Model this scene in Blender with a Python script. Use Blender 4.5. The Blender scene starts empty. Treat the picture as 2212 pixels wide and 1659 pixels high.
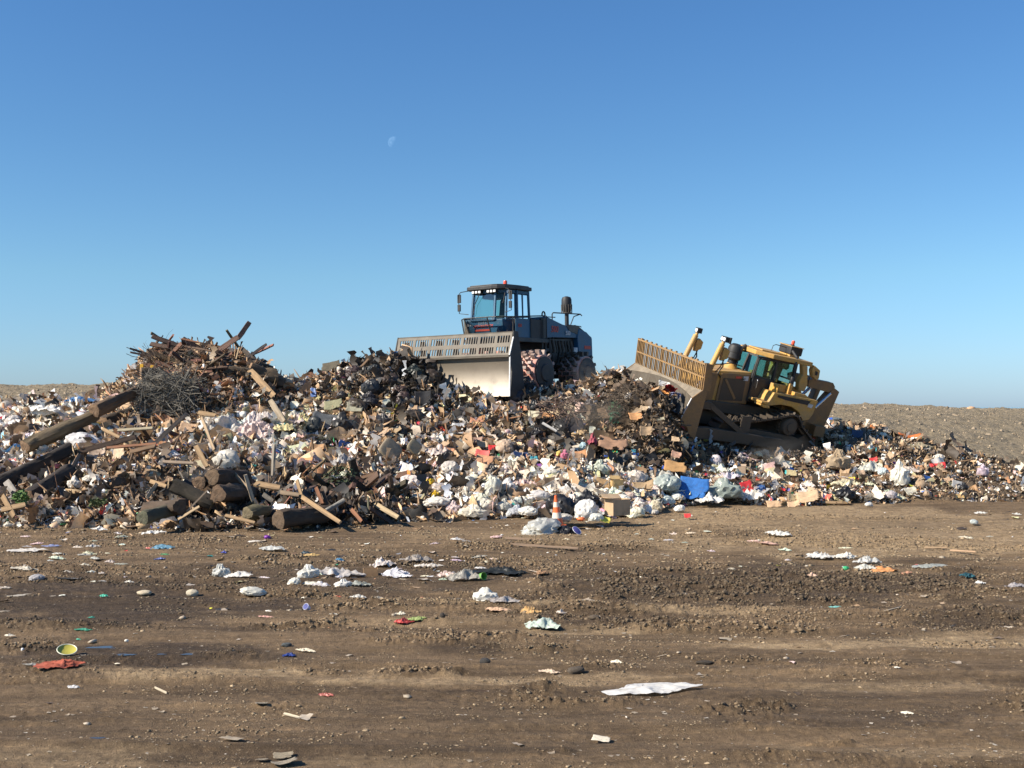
import bpy, math, random
import numpy as np
from mathutils import Vector, Matrix, Euler
R = math.radians
rng = np.random.RandomState(7)
random.seed(7)
SC = bpy.context.scene
COL = SC.collection

# ---------------------------------------------------------------- camera, sky, sun, exposure
F = 2484.0                      # focal length in units of a 2212 px wide picture
CAMZ = 3.0
HOR = 878.0                     # row of the horizon in that picture
PITCH = math.atan((HOR - 829.5) / F)
cam_d = bpy.data.cameras.new('camera'); cam = bpy.data.objects.new('camera', cam_d); COL.objects.link(cam)
cam.location = (0, 0, CAMZ); cam.rotation_euler = (R(90) + PITCH, 0, 0)
cam_d.sensor_width = 36.0; cam_d.lens = 36.0 * F / 2212.0
cam_d.clip_start = 0.2; cam_d.clip_end = 90000
SC.camera = cam

SUN_DIR = Vector((-0.93, -0.37, 0)).normalized()
SUN_EL = R(36)
SUN_VEC = Vector((SUN_DIR.x * math.cos(SUN_EL), SUN_DIR.y * math.cos(SUN_EL), math.sin(SUN_EL)))
world = bpy.data.worlds.new("World"); SC.world = world; world.use_nodes = True
wn = world.node_tree; bg = wn.nodes['Background']
sky = wn.nodes.new('ShaderNodeTexSky'); sky.sky_type = 'NISHITA'; sky.sun_disc = False
sky.sun_elevation = SUN_EL; sky.sun_rotation = math.atan2(SUN_DIR.x, SUN_DIR.y)
sky.air_density = 1.0; sky.dust_density = 0.35; sky.ozone_density = 1.5; sky.altitude = 0
tcw = wn.nodes.new('ShaderNodeTexCoord'); sxw = wn.nodes.new('ShaderNodeSeparateXYZ'); wn.links.new(tcw.outputs['Generated'], sxw.inputs[0])
rw = wn.nodes.new('ShaderNodeValToRGB'); wn.links.new(sxw.outputs[2], rw.inputs[0])      # clear, clean air: bluer than the plain model
for i, (p_, c_) in enumerate([(0.0, (.66, .95, 1.62)), (.04, (.71, 1.03, 1.55)), (.11, (.74, 1.10, 1.40)), (.22, (.65, 1.05, 1.39)), (.32, (.60, 1.03, 1.44))]):
    e_ = rw.color_ramp.elements[i] if i < 2 else rw.color_ramp.elements.new(p_)
    e_.position = p_; e_.color = (c_[0] / 2, c_[1] / 2, c_[2] / 2, 1)
mw = wn.nodes.new('ShaderNodeMix'); mw.data_type = 'RGBA'; mw.blend_type = 'MULTIPLY'; mw.inputs[0].default_value = 1
wn.links.new(sky.outputs[0], mw.inputs[6]); wn.links.new(rw.outputs[0], mw.inputs[7]); wn.links.new(mw.outputs[2], bg.inputs['Color'])
EXPO = 0.8
bg.inputs['Strength'].default_value = 0.10 * 2 / 2 ** EXPO
sl = bpy.data.lights.new('sun', 'SUN'); sl.energy = 4.8; sl.angle = R(0.5); sl.color = (1.0, 0.90, 0.76)
so = bpy.data.objects.new('sun', sl); COL.objects.link(so)
so.rotation_euler = SUN_VEC.to_track_quat('Z', 'Y').to_euler()
SC.view_settings.view_transform = 'Standard'; SC.view_settings.look = 'None'
SC.view_settings.exposure = EXPO; SC.view_settings.gamma = 1.0

# ---------------------------------------------------------------- helpers
CP, SP = math.cos(PITCH), math.sin(PITCH)
def ray(px, py):
    v = (829.5 - py) / F
    return Vector(((px - 1106) / F, CP - v * SP, SP + v * CP))
def at(px, py, Y):
    d = ray(px, py)
    return Vector((0, 0, CAMZ)) + d * (Y / d.y)
def proj(p):
    x, y, z = p[0], p[1], p[2] - CAMZ
    d = y * CP + z * SP
    return 1106 + F * x / d, 829.5 - F * (-y * SP + z * CP) / d
def zrow(py, Y):
    v = (829.5 - py) / F
    return CAMZ + Y * (SP + v * CP) / (CP - v * SP)

def h2(xi, yi, s):
    h = (xi.astype(np.int64) * 374761393 + yi.astype(np.int64) * 668265263 + s * 974711) & 0xffffffff
    h = ((h ^ (h >> 13)) * 1274126177) & 0xffffffff
    h = h ^ (h >> 16)
    return (h & 0xffffff) / 16777215.0
def vn(x, y, s=0):
    x = np.asarray(x, float); y = np.asarray(y, float)
    xi = np.floor(x); yi = np.floor(y); fx = x - xi; fy = y - yi
    fx = fx * fx * (3 - 2 * fx); fy = fy * fy * (3 - 2 * fy)
    a = h2(xi, yi, s); b = h2(xi + 1, yi, s); c = h2(xi, yi + 1, s); d = h2(xi + 1, yi + 1, s)
    return (a * (1 - fx) + b * fx) * (1 - fy) + (c * (1 - fx) + d * fx) * fy
def fbm(x, y, o=4, s=0, g=0.5):
    t = 0; a = 1; n = 0
    for i in range(o):
        t = t + a * vn(x * 2 ** i + 17.3 * i, y * 2 ** i - 9.1 * i, s + i); n += a; a *= g
    return t / n
def sst(a, b, x):
    t = np.clip((x - a) / (b - a), 0, 1); return t * t * (3 - 2 * t)

def tag(o, label=None, cat=None, group=None, kind=None):
    if label: o['label'] = label
    if cat: o['category'] = cat
    if group: o['group'] = group
    if kind: o['kind'] = kind
    return o
def mesh_np(name, V, Fc, mats, parent=None, smooth=False, mi=None, col=None, link=True, attrs=None):
    """V (n,3); Fc list of (m,k) index arrays"""
    me = bpy.data.meshes.new(name)
    V = np.asarray(V, np.float32)
    me.vertices.add(len(V)); me.vertices.foreach_set('co', V.ravel())
    if not isinstance(Fc, list): Fc = [Fc]
    idx = np.concatenate([f.ravel() for f in Fc]); tot = np.concatenate([np.full(len(f), f.shape[1]) for f in Fc])
    st = np.concatenate([[0], np.cumsum(tot)[:-1]])
    me.loops.add(len(idx)); me.loops.foreach_set('vertex_index', idx.astype(np.int32))
    me.polygons.add(len(tot)); me.polygons.foreach_set('loop_start', st.astype(np.int32))
    try: me.polygons.foreach_set('loop_total', tot.astype(np.int32))
    except Exception: pass
    for m in (mats if isinstance(mats, list) else [mats]): me.materials.append(m)
    if mi is not None: me.polygons.foreach_set('material_index', mi.astype(np.int32))
    if smooth: me.polygons.foreach_set('use_smooth', np.ones(len(tot), bool))
    if col is not None:
        a = me.color_attributes.new('Col', 'FLOAT_COLOR', 'POINT')
        c = np.ones((len(V), 4), np.float32); c[:, :3] = col; a.data.foreach_set('color', c.ravel())
    for k, v in (attrs or {}).items():
        a = me.attributes.new(k, 'FLOAT', 'POINT'); a.data.foreach_set('value', np.asarray(v, np.float32))
    me.update(calc_edges=True)
    if not link: return me
    o = bpy.data.objects.new(name, me); COL.objects.link(o)
    if parent: o.parent = parent
    return o
def empty(name, loc=(0, 0, 0), rot=(0, 0, 0)):
    o = bpy.data.objects.new(name, None); COL.objects.link(o); o.location = loc; o.rotation_euler = rot; return o

class MB:
    """collects boxes, prisms and tubes, links them as one mesh object"""
    def __init__(s): s.v = []; s.f = []
    def add(s, V, Fs):
        n = len(s.v); s.v += [tuple(p) for p in V]; s.f += [tuple(i + n for i in f) for f in Fs]; return s
    def box(s, x0, x1, y0, y1, z0, z1):
        V = [(x, y, z) for x in (x0, x1) for y in (y0, y1) for z in (z0, z1)]
        return s.add(V, [(0, 1, 3, 2), (4, 6, 7, 5), (0, 4, 5, 1), (2, 3, 7, 6), (0, 2, 6, 4), (1, 5, 7, 3)])
    def prism(s, poly, a, b, axis='y'):
        n = len(poly)
        if axis == 'y': V = [(p[0], a, p[1]) for p in poly] + [(p[0], b, p[1]) for p in poly]
        elif axis == 'x': V = [(a, p[0], p[1]) for p in poly] + [(b, p[0], p[1]) for p in poly]
        else: V = [(p[0], p[1], a) for p in poly] + [(p[0], p[1], b) for p in poly]
        return s.add(V, [tuple(range(n))[::-1], tuple(range(n, 2 * n))] + [(i, (i + 1) % n, n + (i + 1) % n, n + i) for i in range(n)])
    def bar(s, p0, p1, w, h, up=(0, 0, 1)):
        p0, p1 = Vector(p0), Vector(p1); d = (p1 - p0).normalized(); u = Vector(up)
        sd = d.cross(u)
        if sd.length < 1e-3: sd = d.cross(Vector((0, 1, 0)))
        sd.normalize(); u = sd.cross(d).normalized()
        V = [p + sd * a * w / 2 + u * b * h / 2 for p in (p0, p1) for a, b in ((-1, -1), (1, -1), (1, 1), (-1, 1))]
        return s.add(V, [(3, 2, 1, 0), (4, 5, 6, 7)] + [(i, (i + 1) % 4, 4 + (i + 1) % 4, 4 + i) for i in range(4)])
    def tube(s, pts, r, n=10, caps=True):
        pts = [Vector(p) for p in pts]; m = len(pts); rs = r if isinstance(r, (list, tuple)) else [r] * m
        V = []; pu = None
        for i, p in enumerate(pts):
            d = (pts[min(i + 1, m - 1)] - pts[max(i - 1, 0)])
            if d.length < 1e-6: d = Vector((0, 0, 1))
            d.normalize()
            if pu is None:
                pu = d.orthogonal().normalized()
            u = (pu - d * pu.dot(d))
            u = u.normalized() if u.length > 1e-4 else d.orthogonal().normalized()
            pu = u; w = d.cross(u)
            for k in range(n):
                a = 2 * math.pi * k / n; V.append(p + (u * math.cos(a) + w * math.sin(a)) * rs[i])
        Fs = [(i * n + k, i * n + (k + 1) % n, (i + 1) * n + (k + 1) % n, (i + 1) * n + k) for i in range(m - 1) for k in range(n)]
        if caps: Fs += [tuple(range(n))[::-1], tuple((m - 1) * n + k for k in range(n))]
        return s.add(V, Fs)
    def lathe(s, prof, o=(0, 0, 0), n=20, axis='z'):
        pts = [(0, 0, 0)]; V = []
        for r_, z_ in prof:
            for k in range(n):
                a = 2 * math.pi * k / n; c, q = r_ * math.cos(a), r_ * math.sin(a)
                V.append((o[0] + c, o[1] + q, o[2] + z_) if axis == 'z' else (o[0] + c, o[1] + z_, o[2] + q) if axis == 'y' else (o[0] + z_, o[1] + c, o[2] + q))
        m = len(prof)
        Fs = [(i * n + k, i * n + (k + 1) % n, (i + 1) * n + (k + 1) % n, (i + 1) * n + k) for i in range(m - 1) for k in range(n)]
        Fs += [tuple(range(n))[::-1], tuple((m - 1) * n + k for k in range(n))]
        return s.add(V, Fs)
    def build(s, name, mat, parent=None, bevel=0.0, smooth=None):
        me = bpy.data.meshes.new(name); me.from_pydata(s.v, [], s.f); me.materials.append(mat)
        import bmesh
        bm = bmesh.new(); bm.from_mesh(me); bmesh.ops.recalc_face_normals(bm, faces=bm.faces)
        bm.to_mesh(me); bm.free(); me.update()
        o = bpy.data.objects.new(name, me); COL.objects.link(o)
        if parent: o.parent = parent
        if smooth:
            me.polygons.foreach_set('use_smooth', np.ones(len(me.polygons), bool))
            try: me.set_sharp_from_angle(angle=R(smooth))
            except Exception: pass
        if bevel:
            b = o.modifiers.new('bevel', 'BEVEL'); b.width = bevel; b.segments = 2; b.limit_method = 'ANGLE'; b.angle_limit = R(40)
        return o

# ---------------------------------------------------------------- materials
def newmat(name):
    m = bpy.data.materials.new(name); m.use_nodes = True
    return m, m.node_tree, m.node_tree.nodes['Principled BSDF']
def N(nt, t, **kw):
    n = nt.nodes.new(t)
    for k, v in kw.items():
        if k in n.inputs: n.inputs[k].default_value = v
        else: setattr(n, k, v)
    return n
def mixrgb(nt, a, b, fac, mode='MIX'):
    n = nt.nodes.new('ShaderNodeMix'); n.data_type = 'RGBA'; n.blend_type = mode
    for sock, val in ((n.inputs[6], a), (n.inputs[7], b), (n.inputs[0], fac)):
        if hasattr(val, 'links') or isinstance(val, bpy.types.NodeSocket): nt.links.new(val, sock)
        elif isinstance(val, (int, float)): sock.default_value = val
        else: sock.default_value = (*val, 1)
    return n.outputs[2]
def ramp(nt, src, a, b, c0=(0, 0, 0), c1=(1, 1, 1)):
    r_ = nt.nodes.new('ShaderNodeValToRGB'); r_.color_ramp.elements[0].position = a; r_.color_ramp.elements[1].position = b
    r_.color_ramp.elements[0].color = (*c0, 1); r_.color_ramp.elements[1].color = (*c1, 1)
    nt.links.new(src, r_.inputs[0]); return r_.outputs[0]
def noise(nt, scale, detail=6, rough=0.6, vec=None, coord='Object', stretch=None):
    tc = nt.nodes.new('ShaderNodeTexCoord'); n = nt.nodes.new('ShaderNodeTexNoise')
    n.inputs['Scale'].default_value = scale; n.inputs['Detail'].default_value = detail; n.inputs['Roughness'].default_value = rough
    src = tc.outputs[coord]
    if stretch:
        mp = nt.nodes.new('ShaderNodeMapping'); mp.inputs['Scale'].default_value = stretch; nt.links.new(src, mp.inputs[0]); src = mp.outputs[0]
    nt.links.new(src, n.inputs['Vector']); return n.outputs[0]
def bump(nt, bs, h, strength, dist=0.02):
    b = nt.nodes.new('ShaderNodeBump'); b.inputs['Strength'].default_value = strength; b.inputs['Distance'].default_value = dist
    nt.links.new(h, b.inputs['Height']); nt.links.new(b.outputs[0], bs.inputs['Normal'])
DUST = (0.30, 0.235, 0.165)
def paint(name, c, dust=0.45, rough=0.55, metal=0.0, dcol=DUST, scale=2.2, top=0.35):
    """painted metal with dust and grime lying on it"""
    m, nt, bs = newmat(name)
    n1 = noise(nt, scale, 8, 0.65); n2 = noise(nt, scale * 9, 5, 0.7)
    f = ramp(nt, n1, 0.62 - dust * 0.5, 0.9 - dust * 0.35)
    ge = nt.nodes.new('ShaderNodeNewGeometry'); sx = nt.nodes.new('ShaderNodeSeparateXYZ'); nt.links.new(ge.outputs['Normal'], sx.inputs[0])
    up = ramp(nt, sx.outputs[2], 0.3, 1.0, (0, 0, 0), (top,) * 3)   # dust settles on what faces up
    ad = nt.nodes.new('ShaderNodeMath'); ad.operation = 'ADD'; ad.use_clamp = True
    nt.links.new(f, ad.inputs[0]); nt.links.new(up, ad.inputs[1])
    ml = nt.nodes.new('ShaderNodeMath'); ml.operation = 'MULTIPLY'; ml.inputs[1].default_value = 0.85; nt.links.new(ad.outputs[0], ml.inputs[0])
    c1 = mixrgb(nt, c, tuple(v * 0.55 for v in c), ramp(nt, n2, 0.45, 0.75))
    nt.links.new(mixrgb(nt, c1, dcol, ml.outputs[0]), bs.inputs['Base Color'])
    bs.inputs['Roughness'].default_value = rough; bs.inputs['Metallic'].default_value = metal
    bump(nt, bs, n2, 0.25, 0.006)
    return m
def plain(name, c, rough=0.6, metal=0.0, var=0.3, scale=8):
    m, nt, bs = newmat(name); n1 = noise(nt, scale, 6, 0.65)
    nt.links.new(mixrgb(nt, tuple(v * (1 - var) for v in c), tuple(min(1, v * (1 + var)) for v in c), ramp(nt, n1, 0.3, 0.7)), bs.inputs['Base Color'])
    bs.inputs['Roughness'].default_value = rough; bs.inputs['Metallic'].default_value = metal
    return m
def objcol(name, rough=0.6, var=0.35, scale=6, trans=0.0, bmp=0.3, stretch=None, dirt=0.35, coat=0.0, bscale=None):
    """takes the object's own colour; grime in patches"""
    m, nt, bs = newmat(name); oi = nt.nodes.new('ShaderNodeObjectInfo')
    n1 = noise(nt, scale, 7, 0.65, stretch=stretch)
    hv = nt.nodes.new('ShaderNodeHueSaturation'); nt.links.new(oi.outputs['Color'], hv.inputs['Color']); hv.inputs['Value'].default_value = 1 - var
    c = mixrgb(nt, oi.outputs['Color'], hv.outputs[0], ramp(nt, n1, 0.35, 0.7))
    if dirt:
        n2 = noise(nt, scale * 0.6, 8, 0.7)
        c = mixrgb(nt, c, (0.11, 0.08, 0.055), ramp(nt, n2, 0.68 - dirt * 0.3, 0.80, (0, 0, 0), (0.8,) * 3))
    nt.links.new(c, bs.inputs['Base Color']); bs.inputs['Roughness'].default_value = rough
    if coat: bs.inputs['Coat Weight'].default_value = coat
    bump(nt, bs, noise(nt, bscale or scale * 4, 4, 0.6, stretch=stretch), bmp, 0.02)
    if trans:
        out = nt.nodes['Material Output']; tr = nt.nodes.new('ShaderNodeBsdfTranslucent'); mx = nt.nodes.new('ShaderNodeMixShader')
        nt.links.new(c, tr.inputs[0]); mx.inputs[0].default_value = trans
        nt.links.new(bs.outputs[0], mx.inputs[1]); nt.links.new(tr.outputs[0], mx.inputs[2]); nt.links.new(mx.outputs[0], out.inputs[0])
    return m

M = {}
M['yellow'] = paint('yellow_paint', (0.62, 0.345, 0.07), 0.46, dcol=(0.36, 0.25, 0.14))
M['facegrey'] = paint('smeared_blade_face', (0.17, 0.15, 0.12), 0.6, 0.6, 0.0, dcol=(0.10, 0.08, 0.06), scale=4, top=0.1)
M['rackbrown'] = paint('dusty_rack_paint', (0.36, 0.21, 0.075), 0.55, dcol=(0.22, 0.155, 0.095))
M['cleat'] = paint('sunlit_cleat_paint', (0.50, 0.37, 0.32), 0.7, dcol=(0.08, 0.06, 0.05), scale=4, top=0.1)  # pale red paint, lightened for the sun on the front drums
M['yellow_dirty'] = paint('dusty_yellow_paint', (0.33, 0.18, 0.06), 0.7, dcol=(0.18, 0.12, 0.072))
M['blue'] = paint('blue_paint', (0.018, 0.10, 0.19), 0.3, 0.5, dcol=(0.055, 0.09, 0.115), top=0.3)
M['black'] = paint('black_steel', (0.022, 0.023, 0.025), 0.4, 0.55, dcol=(0.075, 0.066, 0.055), top=0.35)
M['charcoal'] = paint('charcoal_plastic', (0.02, 0.021, 0.023), 0.3, 0.6, dcol=(0.055, 0.05, 0.045), top=0.2)
M['track'] = paint('muddy_track_steel', (0.06, 0.05, 0.042), 0.7, 0.55, 0.2, dcol=(0.10, 0.078, 0.056), top=0.6)
M['muddy'] = paint('muddy_steel', (0.09, 0.066, 0.043), 0.7, 0.7, 0.0, dcol=(0.085, 0.065, 0.045), top=0.5)
M['lampglass'] = plain('lamp_glass', (0.85, 0.85, 0.82), 0.15, 0.0, 0.05)
M['whitemark'] = plain('white_marking', (0.55, 0.56, 0.56), 0.6, 0, 0.2)
M['redmark'] = plain('red_marking', (0.55, 0.07, 0.04), 0.6, 0, 0.35, 20)
M['beacon'] = plain('red_lens', (0.75, 0.09, 0.04), 0.25, 0.0, 0.1)
M['chrome'] = plain('polished_rod', (0.6, 0.62, 0.65), 0.18, 0.9, 0.05)
M['drumred'] = paint('red_drum_paint', (0.58, 0.22, 0.17), 0.5, 0.6, dcol=(0.5, 0.43, 0.36), scale=5)
def worn_steel():
    m, nt, bs = newmat('worn_blade_steel')
    n1 = noise(nt, 1.6, 8, 0.6); n2 = noise(nt, 14, 6, 0.7, stretch=(1, 1, 0.25))
    tc = nt.nodes.new('ShaderNodeTexCoord'); sx = nt.nodes.new('ShaderNodeSeparateXYZ'); nt.links.new(tc.outputs['Object'], sx.inputs[0])
    hz = ramp(nt, sx.outputs[2], 0.1, 1.15)                      # the lower half is ground bright by the waste it pushes
    c = mixrgb(nt, (0.56, 0.49, 0.39), (0.20, 0.17, 0.13), hz)
    c = mixrgb(nt, c, (0.16, 0.13, 0.10), ramp(nt, n1, 0.5, 0.78, (0, 0, 0), (0.75,) * 3))
    c = mixrgb(nt, c, (0.12, 0.10, 0.08), ramp(nt, n2, 0.6, 0.8, (0, 0, 0), (0.5,) * 3))
    nt.links.new(c, bs.inputs['Base Color']); bs.inputs['Metallic'].default_value = 0.1; bs.inputs['Roughness'].default_value = 0.6
    bump(nt, bs, n2, 0.3, 0.015); return m
M['steel'] = worn_steel()
M['railsteel'] = paint('dusty_grey_steel', (0.085, 0.072, 0.055), 0.6, 0.6, 0.1, dcol=(0.16, 0.135, 0.10), top=0.6)
M['bladetan'] = paint('scoured_blade_plate', (0.33, 0.275, 0.20), 0.55, 0.6, 0.0, dcol=(0.15, 0.125, 0.09), scale=3)
def glassmat(name, tint):
    m, nt, bs = newmat(name); nt.nodes.remove(bs); out = nt.nodes['Material Output']
    tr = nt.nodes.new('ShaderNodeBsdfTransparent'); tr.inputs[0].default_value = (*tint, 1)
    gl = nt.nodes.new('ShaderNodeBsdfGlossy'); gl.inputs['Roughness'].default_value = 0.05
    fr = nt.nodes.new('ShaderNodeFresnel'); fr.inputs[0].default_value = 1.5
    mx = nt.nodes.new('ShaderNodeMixShader')
    nt.links.new(fr.outputs[0], mx.inputs[0]); nt.links.new(tr.outputs[0], mx.inputs[1]); nt.links.new(gl.outputs[0], mx.inputs[2]); nt.links.new(mx.outputs[0], out.inputs[0])
    return m
M['glass'] = glassmat('tinted_cab_glass', (0.58, 0.78, 0.74))
M['mesh'] = glassmat('fine_guard_mesh', (0.9, 0.9, 0.9))
M['bag'] = objcol('plastic_bag_film', 0.42, 0.25, 5, trans=0.22, bmp=0.4, dirt=0.42, bscale=4)
M['film'] = objcol('clear_plastic_film', 0.3, 0.3, 6, trans=0.25, bmp=0.5, dirt=0.42, bscale=9)
M['wood'] = objcol('weathered_wood', 0.85, 0.6, 7, bmp=0.9, stretch=(0.12, 1.5, 1.5), dirt=0.55, bscale=18)
M['bark'] = objcol('rough_bark', 0.9, 0.55, 3, bmp=1.0, stretch=(0.4, 1.5, 1.5), dirt=0.4, bscale=14)
M['card'] = objcol('cardboard', 0.85, 0.25, 4, bmp=0.2, dirt=0.4)
M['cloth'] = objcol('torn_fabric', 0.85, 0.35, 5, bmp=0.6, dirt=0.35)
M['solid'] = objcol('hard_plastic', 0.4, 0.2, 5, bmp=0.1, dirt=0.25)

# ---------------------------------------------------------------- machines' places (their ground planes shape the terrain)
DZ = dict(loc=(8.02, 41.80, 1.82), rot=(-0.2487, -0.1448, 3.6195))
CM = dict(loc=(0.49, 45.07, 3.38), rot=(0.0086, 0.0157, 4.0922))
def mat_of(d): return Matrix.Translation(d['loc']) @ Euler(d['rot'], 'XYZ').to_matrix().to_4x4()

# ---------------------------------------------------------------- terrain heights
PROF = {
 -900: [(28.4,1140),(33,1030),(38,925),(41,885),(48,880),(76,835)],
 0: [(28.4,1140),(33,1030),(38,925),(41,888),(48,882),(76,835)],
 150: [(28.4,1140),(33,1020),(38,925),(41,880),(48,875),(76,833)],
 250: [(28,1144),(33,1010),(38,915),(41,860),(50,860),(76,831)],
 300: [(28,1144),(33,1010),(38,905),(40.4,815),(43,800),(48,845),(76,829)],
 340: [(28,1145),(33,1020),(38,900),(40.0,790),(42,765),(48,850),(76,832)],
 400: [(27.8,1146),(32,1045),(37,930),(39.6,795),(41.6,758),(49,850),(76,842)],
 500: [(27.7,1147),(32,1050),(37,940),(40.0,795),(41.8,768),(49,850),(76,852)],
 560: [(27.9,1145),(32,1055),(37,945),(40.5,815),(42.3,798),(49,852),(76,852)],
 590: [(27.9,1145),(32,1055),(37,945),(41,838),(43,832),(49,852),(76,852)],
 640: [(28.2,1142),(32,1055),(37,950),(42,838),(46,850),(76,857)],
 700: [(28.5,1139),(33,1040),(38,930),(42,824),(46,850),(76,857)],
 780: [(29,1134),(33,1040),(38,920),(41,810),(43,785),(47,847),(76,857)],
 860: [(30,1124),(34,1030),(38,910),(41,795),(42.5,768),(46,845),(76,857)],
 930: [(30.3,1122),(34,1030),(38,910),(41,818),(42.5,800),(46,845),(76,857)],
 975: [(30.8,1118),(34,1030),(38,920),(41,855),(42.5,848),(44,857),(60,857),(76,858)],
 1100: [(30.8,1118),(34,1030),(38,935),(41,858),(42.3,842),(43.4,855),(60,857),(76,858)],
 1240: [(30.5,1120),(34,1035),(38,940),(41,858),(42.3,840),(43.2,856),(60,857),(76,858)],
 1300: [(31,1118),(34.5,1035),(38,940),(40,840),(41.2,815),(44,850),(50,858),(76,862)],
 1350: [(31.5,1114),(34.5,1040),(37,955),(38,925),(39,840),(39.8,799),(40.6,803),(42,880),(50,900),(76,868)],
 1400: [(33,1103),(35.5,1040),(36.6,955),(37.2,890),(37.9,818),(38.5,810),(39.0,850),(41,930),(50,910),(76,872)],
 1450: [(34,1098),(36,1030),(36.6,960),(37.0,900),(37.5,856),(37.9,851),(38.5,920),(40,955),(50,910),(76,874)],
 1490: [(34.6,1093),(36.5,1015),(38.2,972),(39.5,962),(46,930),(60,895),(76,876)],
 1600: [(35,1091),(37.5,1030),(39,990),(40.5,975),(45,935),(60,893),(76,876)],
 1760: [(35.3,1089),(38,1030),(40,985),(42,960),(46,922),(60,890),(76,874)],
 1900: [(35.8,1086),(39,1010),(42,960),(46,922),(60,888),(76,876)],
 2050: [(36,1085),(39,1025),(42,985),(50,925),(60,895),(76,881)],
 2212: [(36.5,1082),(39,1040),(42,1010),(50,950),(60,905),(76,884)],
 3100: [(36.5,1082),(39,1045),(42,1020),(50,960),(60,910),(76,888)],
}
TY = np.arange(0, 200, 0.25); TP = np.arange(-900, 3101, 20.0)
_cols = sorted(PROF); _zz = []
for c in _cols:
    p = PROF[c]; ys = [0] + [a for a, b in p]; zs = [0.0] + [zrow(b, a) for a, b in p]; zs[1] = 0.0
    ys += [p[-1][0] + 14, 200]; zs += [zs[-1] - 1.2, zs[-1] - 9]
    _zz.append(np.interp(TY, ys, zs))
_zz = np.array(_zz)
TT = np.array([[np.interp(q, _cols, _zz[:, j]) for q in TP] for j in range(len(TY))])   # [Y, px]
def _sm(a, ax, k):
    ker = np.array(k, float); ker /= ker.sum(); r = len(ker) // 2
    pad = [(0, 0), (0, 0)]; pad[ax] = (r, r); b = np.pad(a, pad, 'edge'); o = 0
    for i, w in enumerate(ker): o = o + w * (b[i:i + a.shape[0], :] if ax == 0 else b[:, i:i + a.shape[1]])
    return o
TT = _sm(_sm(TT, 0, [1, 2, 1]), 1, [1, 2, 1])
TOE = lambda px: np.interp(px, _cols, [PROF[c][0][0] for c in _cols])
BACK = lambda px: np.interp(px, [-900, 0, 1240, 1500, 1760, 1850, 1950, 2050, 2212, 2500], [42, 43, 47, 44.5, 45, 46.5, 44.5, 43.2, 41.0, 40.0])
def footprint(x, y, d, rect, blend, off):
    cy, sy = math.cos(d['rot'][2]), math.sin(d['rot'][2]); dx = x - d['loc'][0]; dy = y - d['loc'][1]
    lx = dx * cy + dy * sy; ly = -dx * sy + dy * cy
    ex = np.maximum(np.maximum(rect[0] - lx, lx - rect[1]), 0); ey = np.maximum(np.maximum(rect[2] - ly, ly - rect[3]), 0)
    w = 1 - sst(0, blend, np.hypot(ex, ey))
    pl = d['loc'][2] - math.tan(d['rot'][1]) * lx + math.tan(d['rot'][0]) * ly + off
    return w, pl
def tbase(x, y):
    x = np.asarray(x, float); y = np.asarray(y, float); ys = np.clip(y, 1.0, 199.5)
    px = np.clip(1106 + F * x / ys, -899, 3099)
    a = (px + 900) / 20.0; b = ys / 0.25
    i = np.clip(a.astype(int), 0, len(TP) - 2); j = np.clip(b.astype(int), 0, len(TY) - 2); fa = a - i; fb = b - j
    z = (TT[j, i] * (1 - fa) + TT[j, i + 1] * fa) * (1 - fb) + (TT[j + 1, i] * (1 - fa) + TT[j + 1, i + 1] * fa) * fb
    w, p = footprint(x, y, DZ, (-3.2, 3.2, -1.9, 2.0), 0.7, -0.02); z = z * (1 - w) + p * w
    w, p = footprint(x, y, DZ, (2.9, 4.0, -2.2, 2.0), 0.35, -0.05); z = z * (1 - w) + np.minimum(p, z) * w
    w, p = footprint(x, y, CM, (-3.2, 4.0, -2.2, 2.2), 0.6, -0.03); z = z * (1 - w) + np.minimum(p, z) * w
    return z
def gmask(x, y):
    x = np.asarray(x, float); y = np.asarray(y, float)
    px = 1106 + F * x / np.maximum(y, 1); e = 0.9 * (vn(x * 0.8, y * 0.8, 31) - 0.5) + 0.5 * (vn(x * 3, y * 3, 37) - 0.5)
    return sst(-0.35, 0.3, y - TOE(px) + e) * (1 - sst(-0.5, 0.4, y - BACK(px) + 2 * e))

# patches of the yard (centre and half size in picture units of the photograph, laid on the ground once)
CHURN = [(1650,1268,560,48,1),(2100,1322,190,20,1),(1350,1230,380,22,.6),(678,1353,190,11,1),(775,1316,90,14,.9),(640,1290,140,14,.8),(1262,1333,230,24,1),(980,1382,240,11,1),(1139,1394,130,12,.9),
 (857,1451,190,13,1),(1190,1490,130,12,1),(1230,1512,190,10,.9),(1670,1355,300,17,1),(1805,1442,230,17,1),(1620,1535,120,18,1),(1670,1563,110,14,.9),(1788,1598,70,8,1),(2174,1514,90,24,1),
 (63,1393,75,22,.9),(600,1522,100,12,.7),(545,1577,90,10,.6),(320,1235,260,20,.45),(500,1420,80,9,.8),(1300,1440,120,10,.8),(1240,1180,300,12,.7),(900,1215,420,18,.7),(330,1165,330,18,.5),(1500,1150,400,18,.5),(2080,1390,170,10,.6),(260,1570,90,8,.5),(1180,1625,60,9,.6),(1560,1420,90,12,.8)]
WET = [(250,1300,420,70,1),(300,1415,300,34,1),(700,1245,500,40,.7),(1620,1265,560,50,.8),(1500,1520,900,40,.35),(1800,1545,330,30,.6),(900,1580,500,60,.35),(1000,1400,120,14,.8),(2110,1340,160,30,.7),(1290,1335,230,26,.6),(1950,1370,120,12,.5),(150,1560,300,50,.3),(1920,1130,300,14,.3),(1250,1190,200,8,.4),(560,1130,330,22,.9)]
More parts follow.
